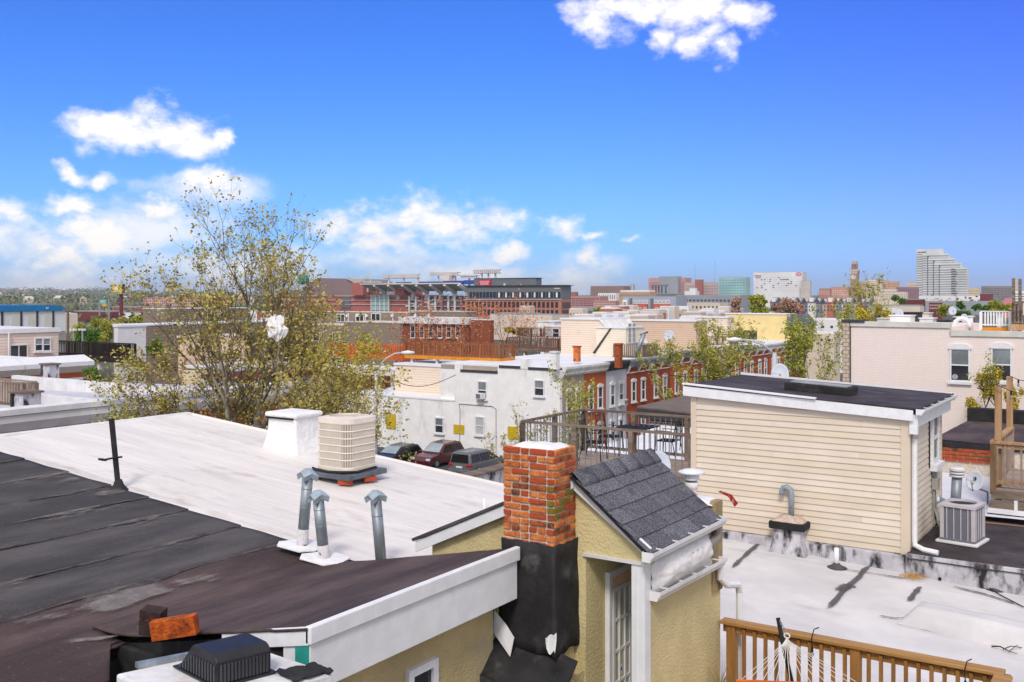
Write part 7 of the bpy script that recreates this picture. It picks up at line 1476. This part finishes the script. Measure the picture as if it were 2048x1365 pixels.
MB().box(xa + .3 * (xb - xa), xa + .62 * (xb - xa), YB_ - .06, YB_ - .01, za + .25 * (zb_ - za), za + .85 * (zb_ - za)).build('print', WHITE, bb); MB().box(xa + .04 * (xb - xa), xa + .27 * (xb - xa), YB_ - .06, YB_ - .01, za + .3 * (zb_ - za), za + .7 * (zb_ - za)).build('print', mat('print_peach', P(226, 190, 120), .6), bb)
MB().box(xa - .5, xb + 1.2, YB_ - .8, YB_ + 1, za - .75, za - .4).build('catwalk', CORG, bb); xc = XatY(238.5, YB_); MB().tube([(xc, YB_ + 1, GZ), (xc, YB_ + 1, za - .4)], .75, 10).build('pole', FMAR, bb)
hs = thing('highway_sign', 'green and yellow overhead highway sign left of the billboard', 'road sign', at(207, 615, 480)); Yq = at(207, HY, 480).y
MB().box(XatY(199, Yq), XatY(214, Yq), Yq, Yq + .3, zY(207, 608, Yq), zY(207, 599, Yq)).build('green_panel', mat('sign_green', P(30, 150, 130), .5), hs); MB().box(XatY(204, Yq), XatY(213, Yq), Yq - .02, Yq + .28, zY(207, 613, Yq), zY(207, 608.4, Yq)).build('yellow_panel', mat('sign_yellow', P(214, 170, 40), .5), hs)
for k in range(3): MB().box(XatY(201, Yq), XatY(212 - 2 * (k % 2), Yq), Yq - .06, Yq - .01, zY(207, 602.1 + 2.4 * k, Yq), zY(207, 601 + 2.4 * k, Yq)).build('lettering', WHITE, hs)
for px in (197, 216): MB().box(XatY(px, Yq) - .25, XatY(px, Yq) + .25, Yq + .3, Yq + .8, GZ, zY(px, 598, Yq)).build('pole', CORG, hs)
fb('raised grey motorway deck crossing the view on the left', 60, 330, 629, 560, FG, 14, name='viaduct', cat='viaduct', roofm=FW, zbase=zY(200, 632, at(200, HY, 560).y))
fb('raised grey motorway deck crossing the view in the middle', 1110, 1290, 617, 620, FG, 14, name='viaduct', cat='viaduct', roofm=CORG, zbase=zY(1200, 622, at(1200, HY, 620).y))
# ---------------- stadium
d = 520.0; Ys = at(760, HY, d).y
sm = thing('stadium', 'red brick football stadium with raked grey upper deck', 'stadium', (XatY(760, Ys), Ys + 60, GZ))
def sx(px): return XatY(px, Ys)
def sz(py): return zY(760, py, Ys)
SBR = cm_('stadium_brick', 168, 98, 90); BAND = cm_('stadium_band', 206, 200, 200); DKC = cm_('stadium_dark', 104, 104, 112); SLAB = cm_('stadium_slab', 172, 172, 172)
def sb(n, p0, p1, y0, y1, m_, f=0., dp=30): return MB().box(sx(p0), sx(p1), Ys - f, Ys + dp, sz(y1), sz(y0)).build(n, m_, sm)
sb('podium', 540, 745, 591, 640, SBR); sb('podium', 782, 816, 590, 640, SBR); sb('concourse', 816, 938, 592, 640, DKC)
sb('glass_bay', 746, 781, 590, 640, FGL, 1)
for k in range(5): MB().box(sx(746 + 35 * k / 4) - .25, sx(746 + 35 * k / 4) + .25, Ys - 1.6, Ys - 1.01, sz(640), sz(590)).build('mullion', BAND, sm)
for py in (596, 601.5, 609.5, 620): MB().box(sx(746), sx(781), Ys - 1.5, Ys - 1.02, sz(py + .6), sz(py)).build('transom', BAND, sm)
for p0, p1 in ((540, 745), (782, 816)):
    for py in (592, 600.5, 609): MB().box(sx(p0), sx(p1), Ys - .6, Ys - .02, sz(py + 1), sz(py)).build('band', BAND, sm)
for py in (600, 612): MB().box(sx(816), sx(938), Ys - 1, Ys - .02, sz(py + 1), sz(py)).build('band', BAND, sm)
for k in range(9): MB().box(sx(822 + 13 * k) - .5, sx(822 + 13 * k) + .5, Ys - 1.6, Ys - 1.02, sz(640), sz(592)).build('column', SBR if k % 3 == 2 else BAND, sm)
random.seed(9)
for k in range(40): a = sx(rn(818, 936)); z = sz(rn(594, 630)); w_ = rn(.8, 2.4); MB().box(a - w_, a + w_, Ys - .45, Ys - .02, z - .5, z + .5).build('stall', random.choice((BAND, FGL, FG)), sm)
for (p0, p1) in ((546, 566), (600, 612), (684, 702)):
    for py in (594, 602.5, 611, 620): MB().box(sx(p0), sx(p1), Ys - .5, Ys - .021, sz(py + 5.5), sz(py)).build('opening', DKC, sm)
sb('stair_tower', 711, 734, 566, 591, SBR, 3, 12); sb('stair_tower', 797, 816, 578, 591, SBR, 3, 12); sb('tower_cap', 797, 816, 577, 578, BAND, 3.5, 12); sb('tower_crown', 711, 733, 558, 565.7, SLAB, 2, 10)
for px in (715, 729): MB().tube([(sx(px), Ys + 3, sz(566)), (sx(px), Ys + 3, sz(556)), (sx(px), Ys + 3, sz(546 if px > 720 else 552))], [2.2, 1.6, .2], 4).build('spire', SLAB, sm)
# raked upper deck: underside panels and struts
for k in range(7):
    p0 = 742 + 28 * k; p1 = p0 + 27.3
    MB().prism([(sx(p0), Ys + 2, sz(583)), (sx(p1), Ys + 2, sz(583)), (sx(p1), Ys - 8, sz(570)), (sx(p0), Ys - 8, sz(570))], (0, 1.2, .6)).build('deck_panel', SLAB, sm)
    MB().box(sx(p0), sx(p1), Ys - 8.6, Ys - 7, sz(570), sz(568)).build('deck_edge', BAND, sm)
    MB().tube([(sx(p1), Ys - 8.3, sz(571)), (sx(p1), Ys + .5, sz(586)), (sx(p1), Ys - .5, sz(600))], [.9, 1.3, .9], 5).build('strut', BAND, sm)
MB().prism([(sx(690), Ys + 10, sz(588)), (sx(742), Ys + 10, sz(588)), (sx(742), Ys + 10, sz(570)), (sx(738), Ys + 10, sz(570))], (0, 6, 0)).build('end_truss', SLAB, sm)
MB().prism([(sx(560), Ys + 20, sz(592)), (sx(700), Ys + 20, sz(592)), (sx(690), Ys + 20, sz(580)), (sx(655), Ys + 20, sz(556)), (sx(585), Ys + 20, sz(553)), (sx(552), Ys + 20, sz(575))], (0, 30, 0)).build('end_stand', cm_('stand_grey', 128, 116, 118), sm)
MB().prism([(sx(650), Ys + 19, sz(552)), (sx(706), Ys + 19, sz(584)), (sx(706), Ys + 19, sz(588)), (sx(645), Ys + 19, sz(556))], (0, 8, 0)).build('stand_edge', SLAB, sm)
MB().lathe((sx(575), Ys + 12, sz(568)), [(.5, 0), (3.2, 1), (3.6, 3.2), (2.6, 5.2), (.4, 6)], 12).build('emblem_globe', mat('teal_emblem', P(40, 140, 120), .5), sm, smooth=True)
def rack(p0, p1, y0, y1, posts):
    for r_ in range(2):
        for k in range(int((p1 - p0) / 4)):
            a = sx(p0 + 4 * k + 2); z = sz(y1) + (sz(y0) - sz(y1)) * (.3 + .55 * r_); MB().box(a - .42, a + .42, Ys - 2, Ys - 1, z - .45, z + .45).build('floodlight', BAND, sm)
    MB().box(sx(p0), sx(p1), Ys - .9, Ys - .4, sz(y1), sz(y1) + .3).build('rack_beam', DKC, sm); MB().box(sx(p0), sx(p1), Ys - .9, Ys - .4, sz(y0) - .3, sz(y0)).build('rack_beam', DKC, sm)
    for px in posts: MB().box(sx(px) - .35, sx(px) + .35, Ys - .9, Ys - .2, sz(585), sz(y0)).build('rack_post', BAND, sm)
rack(769, 842, 550, 558, (779, 809, 837)); rack(863, 922, 548, 554, (878, 894, 910)); rack(950, 1004, 544, 551, (965, 978, 992)); rack(728, 768, 565, 569, (737, 755)); rack(925, 960, 554, 559, (940,))
sb('scoreboard', 802, 818, 565, 568.5, DKC, 4, 2); sb('scoreboard', 896, 908, 553, 565, FBE, 4, 2)
for p0, p1 in ((852, 880), (900, 940), (942, 962)): sb('banner', p0, p1, 565 - (p0 - 850) * .02, 570, mat('stadium_purple_blue', P(56, 76, 150), .7), 6, 2)
# ---------------- brick office with dark top
t, Y, x0, x1, zt = fb('brick office block with dark glazed top storey and red sign', 930, 1122, 599, 360, cm_('office_brick', 182, 120, 98), 7, win=(22, 2, 602, 633, .62, .72, mat('office_glass', P(44, 50, 66), .25, .2, .2)), xwin=(4, 2, 602, 633, .6, .72, FWN), par=.3)
def oz(py): return zY(1026, py, Y)
tp_ = MB().box(x0 + 1, x1 + .05, Y - .05, Y + 6.9, oz(598.6), oz(572)).build('top_storey', FDG, t)
gridwin(t, 'Y', Y - .06, x0 + 2, x1, oz(597), oz(583), 26, 1, .7, .8, mat('office_glass', P(44, 50, 66)), dp=.2); gridwin(t, 'Y', Y - .1, x0 + 14, x1, oz(597), oz(584), 9, 1, .22, .75, FWP, dp=.3)
MB().box(x0, x1 + .8, Y - .8, Y + 7.5, oz(572) + .01, oz(571)).build('cornice', CORD, t); MB().box(XatY(940, Y), XatY(1064, Y), Y + 2.6, Y + 6.5, oz(571) + .01, oz(557)).build('penthouse', FDG, t); MB().box(XatY(940, Y), XatY(1064, Y) + .3, Y + 2.4, Y + 6.7, oz(557) + .01, oz(556)).build('penthouse_edge', CORD, t)
MB().box(x0 - .3, x1 + .3, Y - .4, Y - .02, oz(600), oz(599)).build('band', BAND, t); MB().box(XatY(1000, Y), XatY(1003, Y), Y + 2.3, Y + 2.58, oz(571), oz(567)).build('vent', FWP, t)
for k in range(6): xx = XatY(1110 + 1.9 * k, Y); MB().box(xx - .1, xx + .12, Y - .3, Y - .06, oz(578.6), oz(576.9)).build('sign_mark', FW, t)
sg = thing('building_sign', 'red stadium square sign on the brick office roof', 'sign', (XatY(972, Y + 3), Y + 3, oz(571))); 
MB().box(XatY(961, Y + 3), XatY(984, Y + 3), Y + 1.9, Y + 2.5, oz(571), oz(559.5)).build('panel', mat('sign_red', P(214, 14, 60), .5), sg)
for k, s_ in enumerate(('STADIUM', 'SQUARE')):
    me = text_mesh(s_, 1.02, WHITE, .03); inst('lettering', me, (XatY(972.5, Y + 3), Y + 1.85, oz(563.6 + 4.2 * k)), sg, (R(90), 0, 0))
fb('pale low annex in front of the brick office', 980, 1104, 630, 300, FBE, 20, par=.4); fb('taupe plant screen on the pale low annex', 985, 1060, 629, 305, cm_('far_taupe', 186, 172, 160), 8)
# ---------------- centre
fb('brown windowless arena with flat roof', 1181, 1247, 573, 1300, FBR, 60); fb('pink parking garage with open bands beyond the office', 1126, 1200, 594, 900, FB, 40, win=(9, 4, 596, 613, .86, .35, FWN)); fb('gabled brick hall left of the brown arena', 1139, 1152, 585, 1000, FR, 20)
fb('pink brick wing in front of the brown arena', 1186, 1232, 603, 800, FB, 25, win=(12, 2, 606, 614, .4, .4, FWP)); fb('white columned pavilion before the brown arena', 1196, 1232, 587, 1000, FW, 20, win=(8, 1, 589, 600, .4, .8, FBR)); fb('tall slim concrete twin tower beyond the arena', 1258, 1267, 570, 1500, FG, 12, win=(2, 5, 571, 590, .35, .6, FWP))
fb('beige convention hall with flat white roof', 1238, 1300, 584, 760, cm_('far_tan', 186, 158, 130), 50, roofm=FW, par=2, win=(11, 1, 588, 594, .9, .7, cm_('far_tan2', 166, 138, 112)))
fb('pink brick hospital block with dark glazed corner', 1297, 1370, 557, 1300, cm_('far_rose', 196, 146, 138), 60, win=(12, 7, 564, 596, .8, .35, FPUR)); fb('dark window strip storey on the pink hospital roof', 1318, 1356, 554, 1290, FG, 40)
for i, px in enumerate((1304, 1310, 1316, 1322, 1330)): fb('dark steel stadium gantry leg before the pink hospital, number %s from the left' % ('one', 'two', 'three', 'four', 'five')[i], px, px + 1.6, 570, 1000, FDG, 4, name='gantry', cat='gantry')
fb('dark steel ballpark roof line before the pink hospital', 1290, 1372, 588, 980, FDG, 20); fb('steel gantry beam before the pink hospital', 1302, 1334, 570, 995, FDG, 3, name='gantry', cat='gantry', zbase=zY(1318, 573, at(1318, HY, 995).y))
t, Y, x0, x1, zt = fb('white and grey apartment block with red brick bays', 1246, 1352, 594, 330, cm_('apt_grey', 158, 164, 180), 30, par=.3); 
def az_(py): return zY(1300, py, Y)
for p0, p1 in ((1265, 1296), (1308, 1341)):
    MB().box(XatY(p0, Y), XatY(p1, Y), Y - .8, Y - .02, GZ, az_(609)).build('brick_bay', cm_('apt_brick', 190, 96, 74), t)
    for k in range(3):
        for r_ in range(2): a = XatY(p0 + 5 + 10 * k, Y - .8); window(t, 'Y', Y - .8, a, az_(621.5 + 12 * r_), 1.0, 1.1, style='dh2', proud=.15, sill=False, bar=.14)
    MB().box(XatY(p0, Y), XatY(p1, Y), Y - .9, Y - .801, az_(621.2), az_(620.6)).build('band', FW, t)
    for k in range(4): a = XatY(p0 + 4 + 8 * k, Y); window(t, 'Y', Y, a, az_(608), 1.1, 1.2, style='dh2', proud=.15, sill=False, bar=.2)
MB().box(XatY(1247, Y), XatY(1256, Y), Y - .7, Y - .02, GZ, az_(600)).build('white_bay', FW, t)
for r_ in range(3): window(t, 'Y', Y - .7, XatY(1251.5, Y), az_(612 + 12 * r_), 1.1, 1.3, style='dh2', proud=.15, sill=False, bar=.14)
for p0 in (1260, 1302): MB().box(XatY(p0, Y), XatY(p0 + 4.5, Y), Y - .5, Y - .02, GZ, az_(597)).build('dark_recess', FDG, t)
fb('pale glass-corner office right of the pink hospital', 1437, 1492, 556, 1000, FGL, 40, win=(9, 6, 558, 590, .75, .3, cm_('far_glass_dark', 110, 140, 146))); fb('crowded pink and grey hospital roofs behind the ballpark', 1370, 1438, 566, 1250, cm_('far_pinkgrey', 190, 170, 168), 50, win=(14, 4, 570, 592, .5, .4, FPUR)); fb('red plant room on the crowded hospital roofs', 1390, 1404, 560, 1240, FR, 20); fb('white billboard frame on the ballpark', 1369, 1394, 583, 700, FW, 4); fb('white taller panel of the ballpark scoreboard', 1379, 1391, 577, 695, FW, 4)
fb('grey ballpark concourse roof behind the street trees', 1352, 1480, 592, 640, FG, 30, win=(16, 1, 598, 606, .6, .6, FWN)); fb('pale arcade building behind the street trees', 1356, 1440, 606, 420, FBE, 20, win=(10, 2, 610, 630, .4, .5, FWN))
# white hotel
t, Y, x0, x1, zt = fb('broad white hotel slab with red lettering and roundel', 1508, 1602, 545, 900, FW, 26, name='hotel', cat='hotel', par=.3, win=(26, 8, 554, 586, .35, .22, cm_('hotel_win', 176, 176, 184)))
hz = lambda py: zY(1555, py, Y)
random.seed(31)
for k in range(26): a = XatY(rn(1512, 1596), Y); z = hz(555.5 + 4 * random.randrange(7)); MB().box(a - .7, a + .7, Y - .3, Y - .121, z - .3, z + .3).build('dark_window', FWN, t)
HR = mat('hotel_red', P(200, 40, 60), .6); me = text_mesh('Hilton', 2.6, HR, .1); inst('lettering', me, (XatY(1516, Y), Y - .25, hz(551.5)), t, (R(90), 0, 0))
m = MB(); n = 20
xx, z_ = XatY(1597, Y), hz(549.5); m.add([(xx + r_ * 1.5 * math.cos(2 * math.pi * k / n), Y - .25, z_ + r_ * math.sin(2 * math.pi * k / n)) for r_ in (1.7, 1.2) for k in range(n)], [(k, (k + 1) % n, n + (k + 1) % n, n + k) for k in range(n)]); m.box(xx - .9, xx + .9, Y - .26, Y - .2, z_ - .4, z_ + .4); m.build('roundel', HR, t)
MB().box(x1 + .02, x1 + 1.5, Y - .1, Y + 12, GZ, zt + .4).build('end_fin', cm_('hotel_shade', 206, 204, 204), t); MB().box(x0 - .3, x0 - .01, Y - .3, Y + 12, GZ, zt + .4).build('end_fin', FW, t)
fb('lower beige wing at the right end of the white hotel', 1601, 1620, 563, 880, cm_('far_stone', 196, 188, 180), 30, win=(8, 5, 566, 588, .5, .25, FG))
# clock tower
d = 1100; Yc = at(1708, HY, d).y; ct = thing('clock_tower', 'slender brick clock tower with battlements and pale dial', 'clock tower', (XatY(1708, Yc), Yc + 5, GZ)); kx = lambda px: XatY(px, Yc); kz = lambda py: zY(1708, py, Yc); TB = cm_('tower_brick', 170, 136, 122)
MB().box(kx(1700.5), kx(1714.5), Yc, Yc + 8, GZ, kz(548)).build('shaft', TB, ct)
MB().prism([(kx(1700.5), Yc - .02, kz(548)), (kx(1714.5), Yc - .02, kz(548)), (kx(1716), Yc - .02, kz(543)), (kx(1699.5), Yc - .02, kz(543))], (0, 8.6, 0)).build('corbel', TB, ct); MB().box(kx(1699.5), kx(1716), Yc - .4, Yc + 8.8, kz(543), kz(539.5)).build('gallery', cm_('tower_pale', 206, 186, 172), ct)
for k in range(7): MB().box(kx(1700 + 2.4 * k) - .4, kx(1700 + 2.4 * k) + .4, Yc - .5, Yc + .4, kz(539.5), kz(538)).build('merlon', TB, ct)
for k in range(5): MB().box(kx(1701.2 + 3.2 * k) - .4, kx(1701.2 + 3.2 * k) + .4, Yc - .6, Yc - .41, kz(548), kz(543.5)).build('arch', FWP, ct)
for k in range(4): MB().box(kx(1703 + 3.1 * k) - .5, kx(1703 + 3.1 * k) + .5, Yc + 1, Yc + 6, kz(538), kz(528.5)).build('belfry_pier', TB, ct)
MB().box(kx(1702.5), kx(1713.2), Yc + .8, Yc + 6.3, kz(528.5), kz(523)).build('belfry', cm_('tower_top', 190, 172, 150), ct); MB().box(kx(1703.5), kx(1712), Yc + 2, Yc + 5, kz(538), kz(528.6)).build('belfry_core', FWN, ct)
MB().tube([(kx(1706.8), Yc - .5, kz(554.5)), (kx(1706.8), Yc - .05, kz(554.5))], 2.5, 24).build('dial', FW, ct); MB().box(kx(1706.8) - .12, kx(1706.8) + .12, Yc - .62, Yc - .52, kz(554.5) - .2, kz(554.5) + 1.9).build('clock_hand', FWN, ct); MB().box(kx(1706.8) - 1.2, kx(1706.8) + .1, Yc - .62, Yc - .53, kz(554.5) - .12, kz(554.5) + .12).build('clock_hand', FWN, ct)
# right of it
for args in (('beige brick tower block right of the clock tower', 1716, 1733, 565, 1250, cm_('far_buff', 206, 172, 148), (4, 6, 567, 590, .5, .45, FPUR)), ('pale balconied tower block behind the thin budding trees', 1734, 1762, 560, 1200, cm_('far_cream', 222, 206, 192), (7, 8, 562, 592, .5, .4, FPUR)), ('buff tower block with dark window bands', 1760, 1776, 562, 1300, cm_('far_buff2', 212, 178, 150), (4, 7, 564, 590, .6, .4, FBR)), ('orange-buff flat slab block', 1777, 1797, 564, 1400, cm_('far_orange', 206, 158, 130), (6, 4, 566, 586, .5, .4, FBR)), ('low round-roofed pavilion with dark eaves', 1760, 1792, 579, 900, FBE, (10, 1, 582, 588, .5, .5, FBR)), ('mauve brick office left of the stepped tower', 1792, 1834, 575, 1000, FPUR, (9, 5, 578, 598, .4, .5, FWN)), ('pale stone block under the mauve office', 1765, 1812, 585, 800, FBE, (12, 3, 588, 600, .35, .5, FBR)), ('beige tower behind the stepped tower', 1814, 1834, 566, 1500, cm_('far_beige2', 222, 196, 170), (5, 4, 569, 585, .5, .4, FBR)), ('reddish gabled block left of the clock tower', 1638, 1660, 578, 900, cm_('far_terracotta', 186, 132, 116), (7, 2, 582, 590, .4, .5, FWP)), ('terracotta-topped block beside the clock tower', 1662, 1698, 575, 1000, cm_('far_terracotta2', 196, 146, 126), (10, 3, 580, 592, .4, .5, FWP)),
             ('white podium below the stepped tower', 1834, 1962, 592, 1180, FW, (12, 1, 597, 601, .3, .5, FBE)), ('grey office with dark cornice at the far right', 1962, 2024, 573, 1200, cm_('far_greige', 140, 132, 134), (22, 7, 576, 604, .45, .5, FWN)), ('small buff house right of the stepped tower', 1936, 1958, 577, 1400, cm_('far_buff3', 214, 190, 160), (6, 2, 580, 590, .5, .4, FBR)), ('maroon brick theatre right of the stepped tower', 1960, 1984, 588, 900, FMAR, None), ('white banded garage at the right edge', 2026, 2070, 582, 700, FW, (6, 4, 586, 606, .85, .35, FWN)), ('beige tower slab at the right edge', 2024, 2034, 560, 1300, FBE, (3, 6, 562, 590, .5, .3, FBR)), ('pink-roofed kiosk near the right edge', 2008, 2026, 598, 600, cm_('far_pink', 220, 130, 134), None), ('long grey market shed below the stepped tower', 1838, 2010, 604, 700, FG, None),
             ('maroon brick row with white windows below the stepped tower', 1858, 1882, 606, 420, FMAR, (6, 2, 608, 620, .35, .5, FWP)), ('long maroon roof ridge left of the stepped tower', 1800, 1846, 600, 480, FMAR, None), ('cream flat-roofed shop row beyond the pink building', 1748, 1840, 613, 320, FBE, None)):
    lb, p0, p1, yt, d, m_, wn = args; fb(lb, p0, p1, yt, d, m_, 25, win=wn)
# stepped tower
d = 1200; Yt = at(1880, HY, d).y; stt = thing('office_tower', 'tall pale office tower stepping down to the right', 'office tower', (XatY(1880, Yt), Yt + 20, GZ)); tx = lambda px: XatY(px, Yt); tz_ = lambda py: zY(1880, py, Yt); TW = cm_('tower_white', 214, 214, 214); TG = cm_('tower_band', 150, 152, 156)
steps = [(1833, 1885.5, 498.5), (1845, 1897.5, 508), (1857, 1910, 517.5), (1869, 1922, 527), (1881, 1935, 536.5)]
for i, (p0, p1, yt) in enumerate(steps):
    f = i * 1.2; MB().box(tx(p0), tx(p1), Yt - f, Yt + 9, GZ, tz_(yt)).build('tower_tier', TW, stt)
    nxt = steps[i + 1][0] if i < 4 else p1; py = yt + (9 if i == 0 else 3)
    while py < 592: MB().box(tx(p0), tx(p1) - .05, Yt - f - .35, Yt - f - .02, tz_(py + 2.1), tz_(py)).build('window_band', TG, stt); py += 4.75
    if i < 4:
        py = yt + (10 if i == 0 else 4); xx = tx(p0 + (23 if i == 0 else 11.5))
        while py < 592: MB().box(xx - .8, xx + .8, Yt - f - .6, Yt - f - .36, tz_(py + 2.8), tz_(py)).build('dark_window', FWN, stt); py += 4.75
    else:
        py = yt + 2
        while py < 592: MB().box(tx(1904), tx(1914 + 2 * math.sin(py)), Yt - f - .6, Yt - f - .36, tz_(py + 2), tz_(py)).build('dark_window', FWN, stt); py += 4.75
for k in range(9): MB().box(tx(1835 + 2.1 * k) - .45, tx(1835 + 2.1 * k) + .45, Yt - .5, Yt - .02, tz_(505 + (.0 if k % 3 else -.4)), tz_(503.2 - (.5 if k in (5, 7) else 0))).build('sign_mark', HR if k < 2 else FWN, stt)
# rows of old-town houses with dormers and generic rooftops between
random.seed(77); DM_ = [cm_('town_grey', 150, 154, 166), cm_('town_white', 222, 220, 218), cm_('town_brick', 176, 112, 92), cm_('town_buff', 206, 190, 170)]
for i in range(16):
    p0 = 1540 + i * 12.6; d = 260 + 6 * (i % 3); t, Y, x0, x1, zt = fb('narrow old-town house with grey dormer roof in the row below the white hotel', p0, p0 + 12.2, 606 + (i % 3), d, DM_[(0, 1, 0, 3, 2)[i % 5]], 9, name='town_house', cat='house', par=.2, win=(2, 2, 610, 624, .35, .6, FWN)); t['group'] = 'old-town dormer houses'
    MB().prism([(x0 - .1, Y - .2, zt + .02), (x0 - .1, Y + 2.5, zt + 1.4), (x0 - .1, Y + 5, zt + .02)], (x1 - x0 + .2, 0, 0)).build('pitched_roof', (cm_('town_slate', 96, 98, 110), cm_('town_terracotta', 150, 104, 96))[i % 4 == 1], t)
    MB().box((x0 + x1) / 2 - .5, (x0 + x1) / 2 + .5, Y + .3, Y + 2.5, zt + .1, zt + 1.3).build('dormer', FW, t)
for i in range(60):
    px = 940 + (i * 137) % 860; d = 150 + (i * 53) % 190; yt = HY + 3.6 * F / d + rn(-3, 5)
    if 1540 < px < 1720 and d < 300: px -= 230
    if px < 1130 and d < 330: px += 200 if px > 1000 else 260
    t, Y, x0, x1, zt = fb('low flat-roofed rowhouse among the crowded middle-distance roofs', px, px + rn(26, 46) * 150 / d + 8, yt, d, random.choice((FBE, FW, DM_[2], FBE, cm_('roof_tan', 200, 180, 160), DM_[1])), 12, name='flat_house', cat='house', roofm=WROOF, par=.4, win=(4, 1, yt + 6, yt + 14, .3, .6, FWN)); t['group'] = 'crowded flat-roofed houses'
for i in range(26):
    px = -10 + (i * 71) % 600
    if 120 < px < 345: px += 240
    d = 230 + (i * 37) % 240; yt = HY + 6.5 * F / d
    t, Y, x0, x1, zt = fb('low flat-roofed shed beyond the left-hand roofs', px, px + rn(20, 40), yt, d, random.choice((FBE, FW, FR, FG)), 14, name='flat_shed', cat='shed', roofm=WROOF, par=.4); t['group'] = 'low sheds on the left'
fb('white flat-roofed house between the maroon rowhouse and the pink building', 1618, 1692, 640, 175, FW, 12, name='flat_house', cat='house', roofm=WROOF, par=.4, win=(4, 1, 650, 658, .3, .6, FWN)); fb('beige low house beyond the maroon rowhouse, under the leafy trees', 1604, 1668, 668, 150, FBE, 10, name='flat_house', cat='house', roofm=WROOF, par=.4, win=(4, 1, 676, 684, .3, .6, FWN))
for px, yt, d in ((1390, 528, 2600), (1430, 518, 3000)):
    a = at(px, yt, d); o = thing('radio_mast', 'faint lattice radio mast above the ballpark, ' + ('left' if px < 1400 else 'right') + ' one', 'radio mast', (a.x, a.y, GZ)); MB().tube([(a.x, a.y, GZ), (a.x, a.y, a.z)], [1.0, .35], 4).build('mast', FG, o)
# ================================================================ HILLS WITH TOWN AND WOODS
HILLM = mat('hill_green', P(96, 112, 76), .95, .2, .004, col2=P(120, 122, 96), col3=P(84, 100, 70), s3=.01)
def ridge(px):
    k = max(0, min(1, (620 - px) / 500)); return 591 - 9.5 * k - 1.5 * math.sin(px * .011) - 1.2 * math.sin(px * .031 + 1)
def hz_(px, v):
    d = 1100 + 3900 * v; y = 607 + (ridge(px) - 607) * v ** .8; return at(px, y, d)
def hill(u, v):
    px = -500 + 3100 * u
    if v <= 0: p_ = at(px, HY, 800); return (p_.x, p_.y, GZ - 2)
    return hz_(px, v)
hl = MB().grid(hill, 120, 26); o = struct('hills', hl, HILLM, smooth=True)
rng = random.Random(55); wd = MB(); wd2 = MB()
def clump(mb, p_, r_, n):
    for k in range(n): leaf(mb, p_ + Vector((rng.gauss(0, r_), rng.gauss(0, r_), abs(rng.gauss(0, r_ * .6)))), r_ * rng.uniform(.5, 1.0), rng)
for k in range(700):
    px = rng.uniform(-60, 700); d_ = rng.uniform(420, 1150); p_ = at(px, HY, d_); p_.z = GZ; clump(wd if rng.random() < .6 else wd2, p_, rng.uniform(2.2, 4.5), 14)
for k in range(1700):
    px = rng.uniform(-60, 760) if k < 1450 else rng.uniform(760, 2100); v = rng.random() ** 1.2; p_ = hz_(px, v); clump(wd if rng.random() < .6 else wd2, p_, rng.uniform(3, 7) * (1 + v), 14)
for m_, b_, lb in ((wd, leafmat('far_woods', P(84, 104, 66), P(110, 124, 84), P(120, 112, 92)), 'green woods covering the distant hillside'), (wd2, leafmat('far_woods_grey', P(112, 110, 92), P(134, 130, 112), P(94, 106, 74)), 'grey-brown budding woods on the distant hillside')):
    o = m_.build('woods', b_, None); o['kind'] = 'stuff'; o['label'] = lb
hm_ = []
for c_ in ((214, 206, 200), (170, 110, 98), (190, 176, 160)):
    m = MB().box(-5, 5, -4, 4, -4, 5); m.prism([(-5.4, -4.4, 5.02), (-5.4, 0, 8.5), (-5.4, 4.4, 5.02)], (10.8, 0, 0)); me = m.mesh('hill_house'); me.materials.append(cm_('hill_house_%d' % c_[1], *c_)); hm_.append(me)
for k in range(150):
    px = rng.uniform(-20, 640); v = rng.random() * .95; p_ = hz_(px, v); o = inst('hill_house', rng.choice(hm_), p_, None, (0, 0, rng.uniform(0, 3)), [rng.uniform(.45, .95) * (1 + .5 * v)] * 3); tag(o, 'tiny pale house scattered on the distant hillside', 'house', 'houses on the far hillside')
for px, w_ in ((388, 7), (330, 5)):
    p_ = hz_(px, .9); t = thing('church_tower', 'tiny church tower on the far ridge ' + ('behind the tree' if px > 350 else 'above the pink factory'), 'church tower', p_); MB().box(p_.x - w_, p_.x + w_, p_.y - w_, p_.y + w_, p_.z - 10, p_.z + 24).build('tower', FDG, t); MB().tube([(p_.x, p_.y, p_.z + 24), (p_.x, p_.y, p_.z + 40)], [w_, .2], 4).build('spire', FDG, t)
# ================================================================ HAZE
HAZE = True
if HAZE:
    hm = bpy.data.materials.new('haze'); hm.use_nodes = True; t = hm.node_tree; t.nodes.remove(t.nodes['Principled BSDF']); pv = nd(t, 'ShaderNodeVolumePrincipled'); pv.inputs['Color'].default_value = (.86, .90, .96, 1); pv.inputs['Density'].default_value = .0001; pv.inputs['Anisotropy'].default_value = .2
    t.links.new(pv.outputs[0], t.nodes['Material Output'].inputs['Volume'])
    o = MB().box(-9500, 7000, -480, 9500, GZ - 3, 130).build('haze', hm, None); o['kind'] = 'stuff'; o['label'] = 'thin bluish haze over the city'
    hm.cycles.homogeneous_volume = True if hasattr(hm.cycles, 'homogeneous_volume') else None
